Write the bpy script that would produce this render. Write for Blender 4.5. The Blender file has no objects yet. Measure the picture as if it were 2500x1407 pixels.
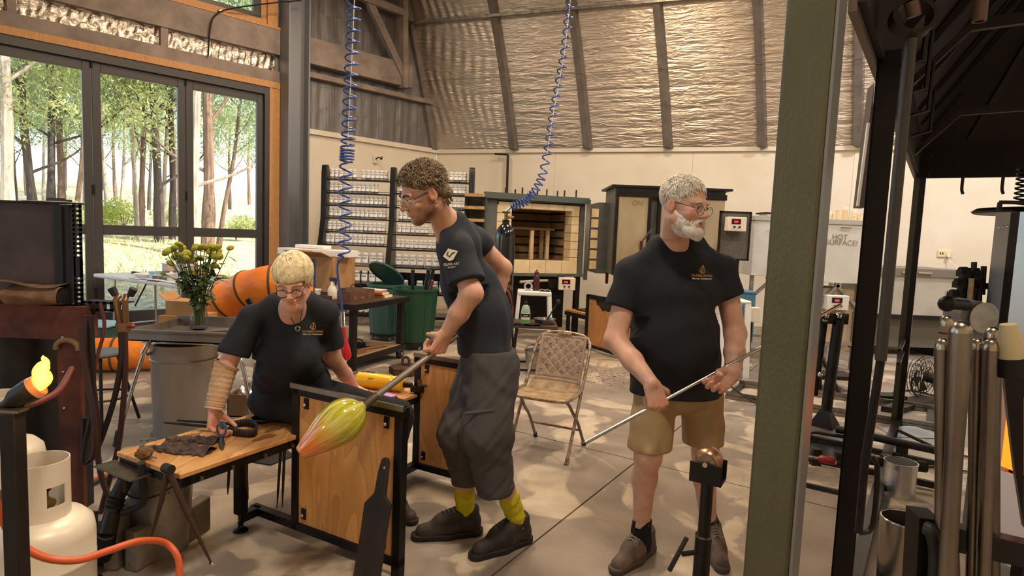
import bpy, bmesh, math, random
import numpy as np
from mathutils import Vector, Matrix
random.seed(7); RNG = np.random.default_rng(7)
scn = bpy.context.scene
COL = scn.collection

# ------------------------------------------------------------------ camera
F = 1500.0; PITCH = math.atan(134/1500); ROLL = 0.04; HC = 1.47
fw = Vector((0, math.cos(PITCH), -math.sin(PITCH)))
rt0 = Vector((1, 0, 0)); up0 = Vector((0, math.sin(PITCH), math.cos(PITCH)))
rt = math.cos(ROLL)*rt0 + math.sin(ROLL)*up0
up = -math.sin(ROLL)*rt0 + math.cos(ROLL)*up0
cam = bpy.data.cameras.new('camera'); camo = bpy.data.objects.new('camera', cam); COL.objects.link(camo)
cam.sensor_width = 36; cam.lens = 36*F/2500; cam.clip_end = 300; cam.clip_start = 0.05
camo.matrix_world = Matrix(((rt.x, up.x, -fw.x, 0), (rt.y, up.y, -fw.y, 0), (rt.z, up.z, -fw.z, HC), (0, 0, 0, 1)))
scn.camera = camo
scn.view_settings.view_transform = 'Standard'; scn.view_settings.look = 'None'
scn.view_settings.gamma = 1; scn.view_settings.use_curve_mapping = False
scn.view_settings.exposure = 0.8
# ------------------------------------------------------------------ sky, sun
wd = bpy.data.worlds.new('sky'); scn.world = wd; wd.use_nodes = True
wn = wd.node_tree.nodes; wl = wd.node_tree.links
sky = wn.new('ShaderNodeTexSky'); sky.sky_type = 'NISHITA'; sky.sun_disc = False
sky.sun_elevation = math.radians(42); sky.sun_rotation = math.radians(110); sky.dust_density = 2.0
wl.new(sky.outputs[0], wn['Background'].inputs[0]); wn['Background'].inputs[1].default_value = 0.36
def light(name, kind, loc, energy, color, size=1.0, look=None, sy=None):
    l = bpy.data.lights.new(name, kind); o = bpy.data.objects.new(name, l); COL.objects.link(o)
    o.location = loc; l.energy = energy; l.color = color
    if kind == 'AREA':
        l.size = size
        if sy: l.shape = 'RECTANGLE'; l.size_y = sy
    if look is not None:
        o.rotation_euler = (Vector(look)-Vector(loc)).to_track_quat('-Z', 'Y').to_euler()
    return o
sun = light('sun', 'SUN', (20, -10, 30), 4.2, (1, .94, .84), look=(20-.62*9, -10+.2*9, 30-.7*9)); sun.data.angle = .01
# high-bay lamps under the roof (their shades are built with the roof)
LAMPS = [((-1.2, 4.6, 5.6), 95, (1, .79, .58)), ((1.4, 7.6, 5.6), 85, (1, .76, .52)), ((3.6, 3.2, 5.6), 90, (1, .86, .72)),
         ((0.6, 0.6, 5.6), 110, (1, .84, .68)), ((6.0, 6.4, 5.6), 140, (1, .97, .94)), ((-2.4, 7.8, 5.6), 50, (1, .78, .56))]
for i, (p, e, c) in enumerate(LAMPS):
    light('bay_lamp_light', 'AREA', p, e, c, .7, (p[0], p[1], 0))

# ------------------------------------------------------------------ pixel helpers (2500 x 1407 frame -> place in the room)
def ray(x, y): return fw + (x-1250)/F*rt + (703.5-y)/F*up
CAM = Vector((0, 0, HC))
def G(x, y, z=0.0):
    d = ray(x, y); return CAM + d*((z-HC)/d.z)
def W(x, y, Y):
    d = ray(x, y); return CAM + d*(Y/d.y)
def hdir(x, y):
    d = ray(x, y); return Vector((d.x, d.y, 0)).normalized()
def onplane(x, y, o, n):
    d = ray(x, y); return CAM + d*((o-CAM).dot(n)/d.dot(n))
Z = Vector((0, 0, 1))
C0 = W(1062, 500, 12.1); C0.z = 0
gd = -hdir(2710, 627); hd = -hdir(-2907, 402)
ng = Vector((-gd.y, gd.x, 0)); ng = ng if ng.dot(-C0) > 0 else -ng
nb = Vector((-hd.y, hd.x, 0)); nb = nb if nb.dot(-C0) > 0 else -nb

# ------------------------------------------------------------------ materials
def lin(h):
    h = h.lstrip('#'); r = [int(h[i:i+2], 16)/255 for i in (0, 2, 4)]
    return tuple(c/12.92 if c <= .04045 else ((c+.055)/1.055)**2.4 for c in r)
MATS = {}
def M(name, col, rough=.5, metal=0.0, col2=None, scale=6.0, stretch=(1, 1, 1), bump=0.0, bscale=None, detail=4.0, lo=.35, hi=.65, emit=0, trans=0, alpha=1, coat=0, ior=1.45, spec=None, sheen=0, sss=0):
    if name in MATS: return MATS[name]
    m = bpy.data.materials.new(name); m.use_nodes = True; N = m.node_tree.nodes; L = m.node_tree.links
    b = N['Principled BSDF']; c = lin(col)+(1,)
    b.inputs['Base Color'].default_value = c; b.inputs['Roughness'].default_value = rough; b.inputs['Metallic'].default_value = metal
    b.inputs['IOR'].default_value = ior
    if spec is not None: b.inputs['Specular IOR Level'].default_value = spec
    if trans: b.inputs['Transmission Weight'].default_value = trans
    if coat: b.inputs['Coat Weight'].default_value = coat; b.inputs['Coat Roughness'].default_value = .08
    if sss: b.inputs['Subsurface Weight'].default_value = sss; b.inputs['Subsurface Radius'].default_value = (.02, .008, .005); b.inputs['Subsurface Scale'].default_value = .5
    if emit: b.inputs['Emission Color'].default_value = c; b.inputs['Emission Strength'].default_value = emit
    if alpha < 1: b.inputs['Alpha'].default_value = alpha
    if col2 or bump:
        tc = N.new('ShaderNodeTexCoord'); mp = N.new('ShaderNodeMapping'); mp.inputs['Scale'].default_value = stretch
        L.new(tc.outputs['Object'], mp.inputs['Vector'])
        if col2:
            n = N.new('ShaderNodeTexNoise'); n.inputs['Scale'].default_value = scale; n.inputs['Detail'].default_value = detail; n.inputs['Roughness'].default_value = .6
            L.new(mp.outputs[0], n.inputs['Vector'])
            r = N.new('ShaderNodeValToRGB'); r.color_ramp.elements[0].position = lo; r.color_ramp.elements[1].position = hi
            r.color_ramp.elements[0].color = c; r.color_ramp.elements[1].color = lin(col2)+(1,)
            L.new(n.outputs['Fac'], r.inputs[0]); L.new(r.outputs[0], b.inputs['Base Color'])
        if bump:
            n2 = N.new('ShaderNodeTexNoise'); n2.inputs['Scale'].default_value = bscale or scale*4; n2.inputs['Detail'].default_value = 3
            L.new(mp.outputs[0], n2.inputs['Vector'])
            bp = N.new('ShaderNodeBump'); bp.inputs['Strength'].default_value = bump; bp.inputs['Distance'].default_value = .02
            L.new(n2.outputs['Fac'], bp.inputs['Height']); L.new(bp.outputs[0], b.inputs['Normal'])
    MATS[name] = m; return m
def woodmat(name, c1, c2, axis=2, scale=1.0, rough=.45, coat=0.25, rings=9):
    """plywood / pine: long wavy figure along one axis of the object's own frame"""
    if name in MATS: return MATS[name]
    m = bpy.data.materials.new(name); m.use_nodes = True; N = m.node_tree.nodes; L = m.node_tree.links; b = N['Principled BSDF']
    tc = N.new('ShaderNodeTexCoord'); mp = N.new('ShaderNodeMapping'); s = [4.0*scale]*3; s[axis] = .8*scale; mp.inputs['Scale'].default_value = s
    L.new(tc.outputs['Object'], mp.inputs['Vector'])
    n = N.new('ShaderNodeTexNoise'); n.inputs['Scale'].default_value = 1.1; n.inputs['Detail'].default_value = 1.5; n.inputs['Distortion'].default_value = .6
    L.new(mp.outputs[0], n.inputs['Vector'])
    mu = N.new('ShaderNodeMath'); mu.operation = 'MULTIPLY'; mu.inputs[1].default_value = rings; L.new(n.outputs['Fac'], mu.inputs[0])
    fr = N.new('ShaderNodeMath'); fr.operation = 'FRACT'; L.new(mu.outputs[0], fr.inputs[0])
    n2 = N.new('ShaderNodeTexNoise'); n2.inputs['Scale'].default_value = 14; n2.inputs['Detail'].default_value = 4; L.new(mp.outputs[0], n2.inputs['Vector'])
    mx = N.new('ShaderNodeMath'); mx.operation = 'MULTIPLY_ADD'; mx.inputs[1].default_value = .55; L.new(fr.outputs[0], mx.inputs[0]); 
    m3 = N.new('ShaderNodeMath'); m3.operation = 'MULTIPLY'; m3.inputs[1].default_value = .5; L.new(n2.outputs['Fac'], m3.inputs[0]); L.new(m3.outputs[0], mx.inputs[2])
    r = N.new('ShaderNodeValToRGB'); r.color_ramp.elements[0].color = lin(c1)+(1,); r.color_ramp.elements[1].color = lin(c2)+(1,)
    r.color_ramp.elements[0].position = .15; r.color_ramp.elements[1].position = .95
    L.new(mx.outputs[0], r.inputs[0]); L.new(r.outputs[0], b.inputs['Base Color'])
    b.inputs['Roughness'].default_value = rough; b.inputs['Coat Weight'].default_value = coat; b.inputs['Coat Roughness'].default_value = .2
    MATS[name] = m; return m

# ------------------------------------------------------------------ mesh builder
class MB:
    def __init__(s): s.v = []; s.f = []
    def add(s, vs, fs):
        o = len(s.v); s.v.extend([tuple(p) for p in vs]); s.f.extend([tuple(i+o for i in f) for f in fs]); return s
    def boxf(s, o, X, Y, Zv, x0, x1, y0, y1, z0, z1):
        P = lambda x, y, z: o + X*x + Y*y + Zv*z
        return s.add([P(x0, y0, z0), P(x1, y0, z0), P(x1, y1, z0), P(x0, y1, z0), P(x0, y0, z1), P(x1, y0, z1), P(x1, y1, z1), P(x0, y1, z1)],
                     [(3, 2, 1, 0), (4, 5, 6, 7), (0, 1, 5, 4), (1, 2, 6, 5), (2, 3, 7, 6), (3, 0, 4, 7)] if X.cross(Y).dot(Zv) > 0 else
                     [(0, 1, 2, 3), (7, 6, 5, 4), (4, 5, 1, 0), (5, 6, 2, 1), (6, 7, 3, 2), (7, 4, 0, 3)])
    def box(s, x0, x1, y0, y1, z0, z1): return s.boxf(Vector((0, 0, 0)), Vector((1, 0, 0)), Vector((0, 1, 0)), Z, x0, x1, y0, y1, z0, z1)
    def beam(s, p, q, w, h=None, upv=Z):
        p = Vector(p); q = Vector(q); h = h or w; d = (q-p).normalized()
        if abs(d.dot(upv)) > .98: upv = Vector((0, 1, 0)) if abs(d.y) < .9 else Vector((1, 0, 0))
        x = d.cross(upv).normalized(); y = x.cross(d).normalized()
        return s.boxf(p, x, d, y, -w/2, w/2, 0, (q-p).length, -h/2, h/2)
    def tube(s, pts, r, n=10, cap=True, closed=False):
        pts = [Vector(p) for p in pts]; k = len(pts); rs = r if isinstance(r, (list, tuple)) else [r]*k
        vs = []; fs = []; ref = None
        for i in range(k):
            a = pts[i-1] if (i > 0 or closed) else pts[i]; b = pts[(i+1) % k] if (i < k-1 or closed) else pts[i]
            t = (b-a).normalized() if (b-a).length > 1e-9 else Vector((0, 0, 1))
            if ref is None:
                ref = t.orthogonal().normalized()
            else:
                ref = ref - t*ref.dot(t); ref = ref.normalized() if ref.length > 1e-6 else t.orthogonal().normalized()
            bn = t.cross(ref)
            for j in range(n):
                an = 2*math.pi*j/n; vs.append(pts[i]+(ref*math.cos(an)+bn*math.sin(an))*rs[i])
        m = k if closed else k-1
        for i in range(m):
            for j in range(n):
                a = i*n+j; b = i*n+(j+1) % n; c = ((i+1) % k)*n+(j+1) % n; d = ((i+1) % k)*n+j
                fs.append((a, b, c, d))
        if cap and not closed:
            fs.append(tuple(range(n-1, -1, -1))); fs.append(tuple((k-1)*n+j for j in range(n)))
        return s.add(vs, fs)
    def lathe(s, prof, n=24, o=Vector((0, 0, 0)), ax=Z, sx=None):
        """prof = [(r, h), ...] turned about axis ax through o"""
        o = Vector(o); ax = Vector(ax).normalized(); u = Vector(sx).normalized() if sx is not None else (Vector((1, 0, 0)) if abs(ax.x) < .9 else Vector((0, 1, 0)))
        u = (u-ax*u.dot(ax)).normalized(); w = ax.cross(u)
        vs = []; fs = []; ring = []
        for r, h in prof:
            if r < 1e-6: ring.append([len(vs)]); vs.append(o+ax*h)
            else:
                ring.append(list(range(len(vs), len(vs)+n)))
                vs += [o+ax*h+(u*math.cos(2*math.pi*j/n)+w*math.sin(2*math.pi*j/n))*r for j in range(n)]
        for a, b in zip(ring[:-1], ring[1:]):
            for j in range(n):
                k = (j+1) % n
                if len(a) == 1 and len(b) == 1: continue
                if len(a) == 1: fs.append((a[0], b[k], b[j]))
                elif len(b) == 1: fs.append((a[j], a[k], b[0]))
                else: fs.append((a[j], a[k], b[k], b[j]))
        return s.add(vs, fs)
    def cyl(s, p, q, r, n=16, r2=None):
        p = Vector(p); q = Vector(q); L = (q-p).length
        return s.lathe([(0, 0), (r, 0), (r2 if r2 is not None else r, L), (0, L)], n, p, q-p)
    def prism(s, poly, d):
        """poly: list of 3-D points in a plane, extruded by vector d"""
        n = len(poly); d = Vector(d); poly = [Vector(p) for p in poly]
        nr = Vector((0, 0, 0))
        for i in range(n): nr += poly[i].cross(poly[(i+1) % n])
        if nr.dot(d) < 0: poly = poly[::-1]
        vs = poly + [p+d for p in poly]
        fs = [tuple(range(n-1, -1, -1)), tuple(range(n, 2*n))] + [(i, (i+1) % n, n+(i+1) % n, n+i) for i in range(n)]
        return s.add(vs, fs)
    def grid(s, fn, nu, nv):
        vs = [fn(i/nu, j/nv) for j in range(nv+1) for i in range(nu+1)]
        return s.add(vs, [(j*(nu+1)+i, j*(nu+1)+i+1, (j+1)*(nu+1)+i+1, (j+1)*(nu+1)+i) for j in range(nv) for i in range(nu)])
    def sphere(s, o, r, n=12, m=8, sc=(1, 1, 1)):
        pr = [(math.sin(math.pi*i/m), -math.cos(math.pi*i/m)) for i in range(m+1)]
        k = len(s.v); s.lathe([(r*a if 0 < i < m else 0, r*b) for i, (a, b) in enumerate(pr)], n)
        for i in range(k, len(s.v)):
            v = s.v[i]; s.v[i] = (o[0]+v[0]*sc[0], o[1]+v[1]*sc[1], o[2]+v[2]*sc[2])
        return s
    def xf(s, M4, start=0):
        for i in range(start, len(s.v)): s.v[i] = tuple(M4 @ Vector(s.v[i]))
        return s
    def mesh(s, name, smooth=True, ang=38):
        me = bpy.data.meshes.new(name); me.from_pydata(s.v, [], s.f); me.update()
        if smooth:
            me.polygons.foreach_set('use_smooth', [True]*len(me.polygons)); me.set_sharp_from_angle(angle=math.radians(ang))
        return me
def link(name, me, mat, parent=None, label=None, cat=None, group=None, kind=None):
    o = bpy.data.objects.new(name, me); COL.objects.link(o)
    if me is not None and mat is not None and not me.materials: me.materials.append(mat)
    if parent is not None:
        o.parent = parent; o.matrix_parent_inverse = Matrix.Translation(-Vector(parent.location)) if parent.type == 'EMPTY' else Matrix.Identity(4)
    if label: o['label'] = label
    if cat: o['category'] = cat
    if group: o['group'] = group
    if kind: o['kind'] = kind
    return o
def ob(name, mb, mat, parent=None, label=None, cat=None, group=None, kind=None, smooth=True, bevel=0, seg=2, ang=38):
    o = link(name, mb.mesh(name, smooth, ang), mat, parent, label, cat, group, kind)
    if bevel:
        b = o.modifiers.new('bevel', 'BEVEL'); b.width = bevel; b.segments = seg; b.limit_method = 'ANGLE'; b.angle_limit = math.radians(40)
    return o
def thing(name, label, cat, loc=(0, 0, 0), group=None, kind=None):
    o = bpy.data.objects.new(name, None); COL.objects.link(o); o.location = Vector(loc); o.empty_display_size = .1
    o['label'] = label
    if cat: o['category'] = cat
    if group: o['group'] = group
    if kind: o['kind'] = kind
    return o
def dup(root, label=None, M4=None, group=None):
    """a copy of a thing with its parts and sub-parts; M4 is applied in the world"""
    def rec(o, par):
        c = o.copy(); COL.objects.link(c)
        if par is not None: c.parent = par
        for ch in o.children: rec(ch, c)
        return c
    r = rec(root, None)
    if M4 is not None: r.matrix_world = M4 @ root.matrix_basis
    if label: r['label'] = label
    if group: r['group'] = group
    return r
def spline(pts, n=8, closed=False):
    """Catmull-Rom through pts"""
    P = [Vector(p) for p in pts]; k = len(P); out = []
    for i in range(k if closed else k-1):
        p0 = P[(i-1) % k] if (closed or i > 0) else P[0]*2-P[1]; p1 = P[i]; p2 = P[(i+1) % k]
        p3 = P[(i+2) % k] if (closed or i+2 < k) else P[-1]*2-P[-2]
        for j in range(n):
            t = j/n
            out.append(.5*((2*p1)+(p2-p0)*t+(2*p0-5*p1+4*p2-p3)*t*t+(3*p1-p0-3*p2+p3)*t**3))
    if not closed: out.append(P[-1])
    return out
def frame(o, x, z=Z):
    x = Vector(x).normalized(); y = z.cross(x).normalized()
    return Matrix(((x.x, y.x, z.x, o[0]), (x.y, y.y, z.y, o[1]), (x.z, y.z, z.z, o[2]), (0, 0, 0, 1)))
# ================================================================== shared materials
m_black = M('black_steel', '#15120f', .45, .3, '#221d19', 9)
m_dark = M('dark_steel', '#2a2724', .5, .5, '#3a342e', 7)
m_steel = M('brushed_steel', '#9a938a', .32, 1.0, '#7d766d', 12, (1, 1, .2))
m_chrome = M('chrome', '#c9c6c0', .16, 1.0)
m_galv = M('galvanised', '#b9b7b2', .38, .9, '#8f8d88', 14)
m_rust = M('rusted_steel', '#5a2f1c', .8, .2, '#2c1a12', 5, bump=.3)
m_white = M('white_plastic', '#e9e6e0', .4)
m_rubber = M('black_rubber', '#100f0e', .6)
m_wallp = M('painted_board', '#e6dccb', .75, 0, '#ddd1bd', 1.2, bump=.03, bscale=90)
m_frame = M('dark_aluminium', '#4a4644', .45, .35)
m_greybeam = M('grey_painted_timber', '#9c8c81', .7, 0, '#7f7169', 3.2, (1, 1, 1), .15, 40)
m_pine = woodmat('orange_pine', '#cf9a62', '#b8824c', 2, 2.2, .6, .0)
m_glass = M('window_glass', '#ffffff', 0.0, 0, trans=1, ior=1.02, spec=.3)
m_paper = M('paper', '#e8e4da', .8)
m_card = M('cardboard', '#b98d5c', .8, 0, '#a87b4c', 4)

# ================================================================== floor
cosA = Vector((.535, .845, 0)).normalized(); cosB = Vector((.845, -.535, 0)).normalized()
XO = G(1556, 1125)                               # where the two saw cuts meet
m_conc = bpy.data.materials.new('worn_concrete'); m_conc.use_nodes = True
def _conc():
    N = m_conc.node_tree.nodes; L = m_conc.node_tree.links; b = N['Principled BSDF']
    tc = N.new('ShaderNodeTexCoord')
    def noise(s, d, dist=0):
        n = N.new('ShaderNodeTexNoise'); n.inputs['Scale'].default_value = s; n.inputs['Detail'].default_value = d; n.inputs['Distortion'].default_value = dist
        L.new(tc.outputs['Object'], n.inputs['Vector']); return n.outputs['Fac']
    def ramp(f, a, b_, c1, c2):
        r = N.new('ShaderNodeValToRGB'); r.color_ramp.elements[0].position = a; r.color_ramp.elements[1].position = b_
        r.color_ramp.elements[0].color = lin(c1)+(1,); r.color_ramp.elements[1].color = lin(c2)+(1,); L.new(f, r.inputs[0]); return r.outputs[0]
    def mix(f, a, b_):
        x = N.new('ShaderNodeMixRGB'); L.new(a, x.inputs[1]); L.new(b_, x.inputs[2]); L.new(f, x.inputs[0]); return x.outputs[0]
    base = ramp(noise(2.2, 8, .6), .3, .7, '#766a5e', '#9a8c7d')
    patch = ramp(noise(1.3, 5, 1.2), .52, .56, '#000000', '#ffffff')
    pale = ramp(noise(7, 6), .3, .7, '#a99982', '#c4b49d')
    c = mix(patch, base, pale)
    st = ramp(noise(.9, 6, .4), .60, .70, '#000000', '#8a8a8a')
    dark = ramp(noise(9, 4), .3, .7, '#5a5048', '#75695d')
    c = mix(st, c, dark)
    sp = ramp(noise(60, 2), .66, .70, '#000000', '#606060')
    c = mix(sp, c, dark)
    L.new(c, b.inputs['Base Color'])
    rr = N.new('ShaderNodeMapRange'); rr.inputs[1].default_value = .3; rr.inputs[2].default_value = .7; rr.inputs[3].default_value = .28; rr.inputs[4].default_value = .6
    L.new(noise(2.6, 6, .8), rr.inputs[0]); L.new(rr.outputs[0], b.inputs['Roughness'])
    bp = N.new('ShaderNodeBump'); bp.inputs['Strength'].default_value = .12; bp.inputs['Distance'].default_value = .01
    L.new(noise(35, 5), bp.inputs['Height']); L.new(bp.outputs[0], b.inputs['Normal'])
_conc()
def roompt(s, t): return C0 + gd*s + hd*t
LG, LB = 15.5, 14.0
CORN = [roompt(0, 0), roompt(LG, 0), roompt(LG, LB), roompt(0, LB)]
floor = ob('floor', MB().prism([p+Vector((0, 0, -.2)) for p in CORN], (0, 0, .19)), M('joint_filler', '#4d4238', .9), kind='structure')
floor['label'] = 'worn concrete workshop floor cut by thin saw joints'
def clip(poly, o, n):
    out = []
    for i in range(len(poly)):
        a, b = poly[i], poly[(i+1) % len(poly)]; da, db = (a-o).dot(n), (b-o).dot(n)
        if da >= 0: out.append(a)
        if da*db < 0: out.append(a+(b-a)*(da/(da-db)))
    return out
SL = 4.2
for i in range(-4, 5):
    for j in range(-4, 5):
        P = [XO+cosA*(SL*(i+u)+(.005 if u == 0 else -.005))+cosB*(SL*(j+w)+(.005 if w == 0 else -.005)) for u, w in ((0, 0), (1, 0), (1, 1), (0, 1))]
        ctr = sum(CORN, Vector())/4
        for k in range(4):
            a, b = CORN[k], CORN[(k+1) % 4]; n = Vector((-(b-a).y, (b-a).x, 0))
            if n.dot(ctr-a) < 0: n = -n
            if P: P = clip(P, a, n)
        if len(P) >= 3:
            ob('floor_slab', MB().prism([Vector((p.x, p.y, -.012)) for p in P], (0, 0, .012)), m_conc, floor, smooth=False)

# ================================================================== gable (left) wall
def gbox(mb, s0, s1, z0, z1, o0, o1): return mb.boxf(C0, gd, ng, Z, s0, s1, o0, o1, z0, z1)
def GP(s, z, off=0): return C0+gd*s+ng*off+Z*z
wl_ = thing('wall_left', 'gable end wall, cream boards below and grey sheeting above', None, C0, kind='structure')
ob('wall_board', gbox(MB(), 0, 3.19, 0, 2.95, -.1, 0), m_wallp, wl_)
ob('cap_rail', gbox(MB(), 0, 2.85, 2.95, 3.03, -.1, .05), m_wallp, wl_)
ob('wall_board', gbox(MB(), 9.6, LG, 0, 3.6, -.1, 0), m_wallp, wl_)
# grey sheeting above the boards with soft vertical folds, quilted in horizontal bands
m_sheet = M('grey_foil_sheet', '#6d6a69', .42, .55, '#807b78', 3, (6, 6, .4), .25, 5)
zs = [3.03, 3.38, 3.75, 4.12, 4.5, 4.9, 5.3, 5.75, 6.2]
for a, b in zip(zs[:-1], zs[1:]):
    def fn(u, v, a=a, b=b):
        s = .02+3.2*u; w = math.sin(s*31+2*math.sin(s*7+v*.5))*.5+.5*math.sin(s*17+v)
        return GP(s, a+(b-a)*v, -.012+.007*w*math.sin(math.pi*v)**.3)
    ob('sheet_band', MB().grid(fn, 130, 8), m_sheet, wl_)
ob('sheet_backing', gbox(MB(), 0, 3.2, 3.03, 7.6, -.12, -.06), m_dark, wl_)
# upper wall over the doors
ob('wall_board', gbox(MB(), 3.19, LG, 5.9, 7.6, -.12, -.02), m_greybeam, wl_)
# ---- timbers over the doors
trim = thing('trim_1', 'grey timber beams with an orange pine batten above the folding doors', None, GP(3.2, 3.5), kind='structure')
ob('head_batten', gbox(MB(), 3.17, 9.6, 3.552, 3.645, -.06, .07), m_pine, trim)
ob('lower_beam', gbox(MB(), 3.17, 9.6, 3.645, 3.815, -.08, .05), m_greybeam, trim)
ob('upper_beam', gbox(MB(), 3.17, 9.6, 4.07, 4.44, -.1, .06), m_greybeam, trim)
ob('sill_batten', gbox(MB(), 3.17, 9.6, 4.44, 4.475, -.1, .07), m_pine, trim)
for s in (4.79, 6.42, 7.9): ob('block', gbox(MB(), s-.045, s+.045, 3.815, 4.07, -.1, .04), m_greybeam, trim)
m_foil = bpy.data.materials.new('crumpled_foil'); m_foil.use_nodes = True
def _foil(m, col, sx, sc, st):
    N = m.node_tree.nodes; L = m.node_tree.links; b = N['Principled BSDF']
    b.inputs['Base Color'].default_value = lin(col)+(1,); b.inputs['Metallic'].default_value = 1; b.inputs['Roughness'].default_value = .36
    tc = N.new('ShaderNodeTexCoord'); mp = N.new('ShaderNodeMapping'); mp.inputs['Scale'].default_value = sx; L.new(tc.outputs['Object'], mp.inputs[0])
    n = N.new('ShaderNodeTexNoise'); n.inputs['Scale'].default_value = sc; n.inputs['Detail'].default_value = 4; n.inputs['Distortion'].default_value = 1.0; L.new(mp.outputs[0], n.inputs['Vector'])
    bp = N.new('ShaderNodeBump'); bp.inputs['Strength'].default_value = st; bp.inputs['Distance'].default_value = .03; L.new(n.outputs['Fac'], bp.inputs['Height']); L.new(bp.outputs[0], b.inputs['Normal'])
_foil(m_foil, '#cfc2b2', (1, 1, 1), 9, .8)
def fn(u, v):
    s = 3.2+5.2*u; k = math.sin(s*43+5*v)*math.sin(s*19-3*v+math.sin(s*5))
    return GP(s, 3.82+.25*v+.015*math.sin(s*25), -.05+.014*k)
ob('foil_strip', MB().grid(fn, 260, 8), m_foil, trim)
# upper window
w2 = thing('window_1', 'high window pane above the grey beam', None, GP(3.6, 4.5), kind='structure')
ob('window_frame', gbox(gbox(gbox(MB(), 3.22, 3.37, 4.475, 5.9, -.1, .07), 3.37, 3.45, 4.475, 5.9, -.08, .02), 3.37, 9.6, 4.475, 4.55, -.09, .03), m_pine, w2)
ob('sash', gbox(gbox(gbox(MB(), 3.45, 3.56, 4.55, 5.9, -.05, .0), 3.45, 9.6, 4.55, 4.62, -.06, .01), 6.2, 6.3, 4.55, 5.9, -.06, 0), m_frame, w2)
ob('pane', gbox(MB(), 3.5, 9.6, 4.6, 5.9, -.035, -.03), m_glass, w2)
# ---- bifold doors: three leaves in view and one beyond the frame
ob('door_frame_head', gbox(MB(), 3.33, 9.6, 3.44, 3.552, -.1, .05), m_frame, wl_)
ob('door_frame_jamb', gbox(MB(), 3.33, 3.40, 0, 3.44, -.1, .05), m_frame, wl_)
ob('pine_jamb', gbox(MB(), 3.17, 3.33, 0, 3.552, -.1, .06), m_pine, wl_)
ob('threshold', gbox(MB(), 3.33, 9.6, -.01, .03, -.12, .05), m_frame, wl_)
LEAF = [(3.40, 4.515), (4.515, 5.635), (5.635, 6.755), (6.755, 7.875), (7.875, 9.6)]
for i, (a, b) in enumerate(LEAF):
    d = thing('door_%d' % (i+1), ['glazed bifold door leaf beside the pine jamb', 'glazed bifold door leaf second from the pine jamb', 'glazed bifold door leaf third from the pine jamb, partly behind the dark furnace box', 'glazed bifold door leaf fourth from the pine jamb', 'glazed bifold door leaf farthest from the pine jamb'][i], None, GP(a, 0), kind='structure')
    f = MB(); st = .1
    for s0, s1, z0, z1 in ((a+.004, a+st, .03, 3.44), (b-st, b-.004, .03, 3.44), (a+st, b-st, 3.32, 3.44), (a+st, b-st, .03, .2), (a+st, b-st, 1.235, 1.365)):
        gbox(f, s0, s1, z0, z1, -.06, .0)
    ob('leaf_frame', f, m_frame, d, bevel=.004)
    ob('pane', gbox(MB(), a+st-.01, b-st+.01, 1.36, 3.33, -.034, -.028), m_glass, d)
    ob('pane', gbox(MB(), a+st-.01, b-st+.01, .19, 1.24, -.034, -.028), m_glass, d)
    for z in (.4, 1.75, 3.36): ob('hinge', MB().cyl(GP(a, z, .012), GP(a, z+.13, .012), .014), m_black, d)
# ---- steel column and gable truss
colm = thing('column_1', 'tall grey steel column between the doors and the cream wall', None, GP(3, 0, .1), kind='structure')
m_colgrey = M('column_grey', '#7b7c80', .42, .3); 
cb = MB(); gbox(cb, 2.815, 2.84, 0, 7.4, .02, .34); gbox(cb, 3.14, 3.165, 0, 7.4, .02, .34); gbox(cb, 2.84, 3.14, 0, 7.4, .17, .19)
ob('flanges', cb, m_colgrey, colm)
cb = MB()
truss = thing('trim_2', 'grey steel truss bracing the gable above the cream wall', None, GP(.8, 4.1, .1), kind='structure')
ob('tie_beam', gbox(MB(), .76, 2.82, 4.02, 4.42, .03, .2), m_greybeam, truss)
ob('girt', gbox(MB(), .1, 2.82, 3.83, 3.91, .0, .12), m_greybeam, truss)
def gpx(x, y, off): return onplane(x, y, C0+ng*off, ng)
ob('post', MB().beam(gpx(985, 215, .2), gpx(985, -160, .2), .15, .1, gd), m_greybeam, truss)
ob('brace', MB().beam(gpx(990, 195, .2), gpx(880, -40, .2), .13, .08, ng), m_greybeam, truss)
ob('strut', MB().beam(gpx(985, 32, .22), gpx(850, -20, .22), .12, .1, ng), m_greybeam, truss)
ob('rail', MB().beam(gpx(1062, -5, .1), gpx(860, -60, .1), .12, .1, ng), m_greybeam, truss)
ob('tie_beam', gbox(MB(), 3.165, 9.6, 6.0, 6.4, .03, .2), m_greybeam, truss)

# ================================================================== back wall
def bbox(mb, s0, s1, z0, z1, o0, o1): return mb.boxf(C0, hd, nb, Z, s0, s1, o0, o1, z0, z1)
def BP(s, z, off=0): return C0+hd*s+nb*off+Z*z
def bpx(x, y, off=0): return onplane(x, y, C0+nb*off, nb)
wb = thing('wall_back', 'long cream board wall behind the kilns with curved foil lined wall above', None, BP(5, 0), kind='structure')
for k in range(6): ob('wall_board', bbox(MB(), k*2.4+.0015, (k+1)*2.4-.0015, 0, 2.95, -.1, 0), m_wallp, wb)
ob('cap_rail', bbox(MB(), 0, LB, 2.95, 3.03, -.1, .045), m_wallp, wb)
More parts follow.
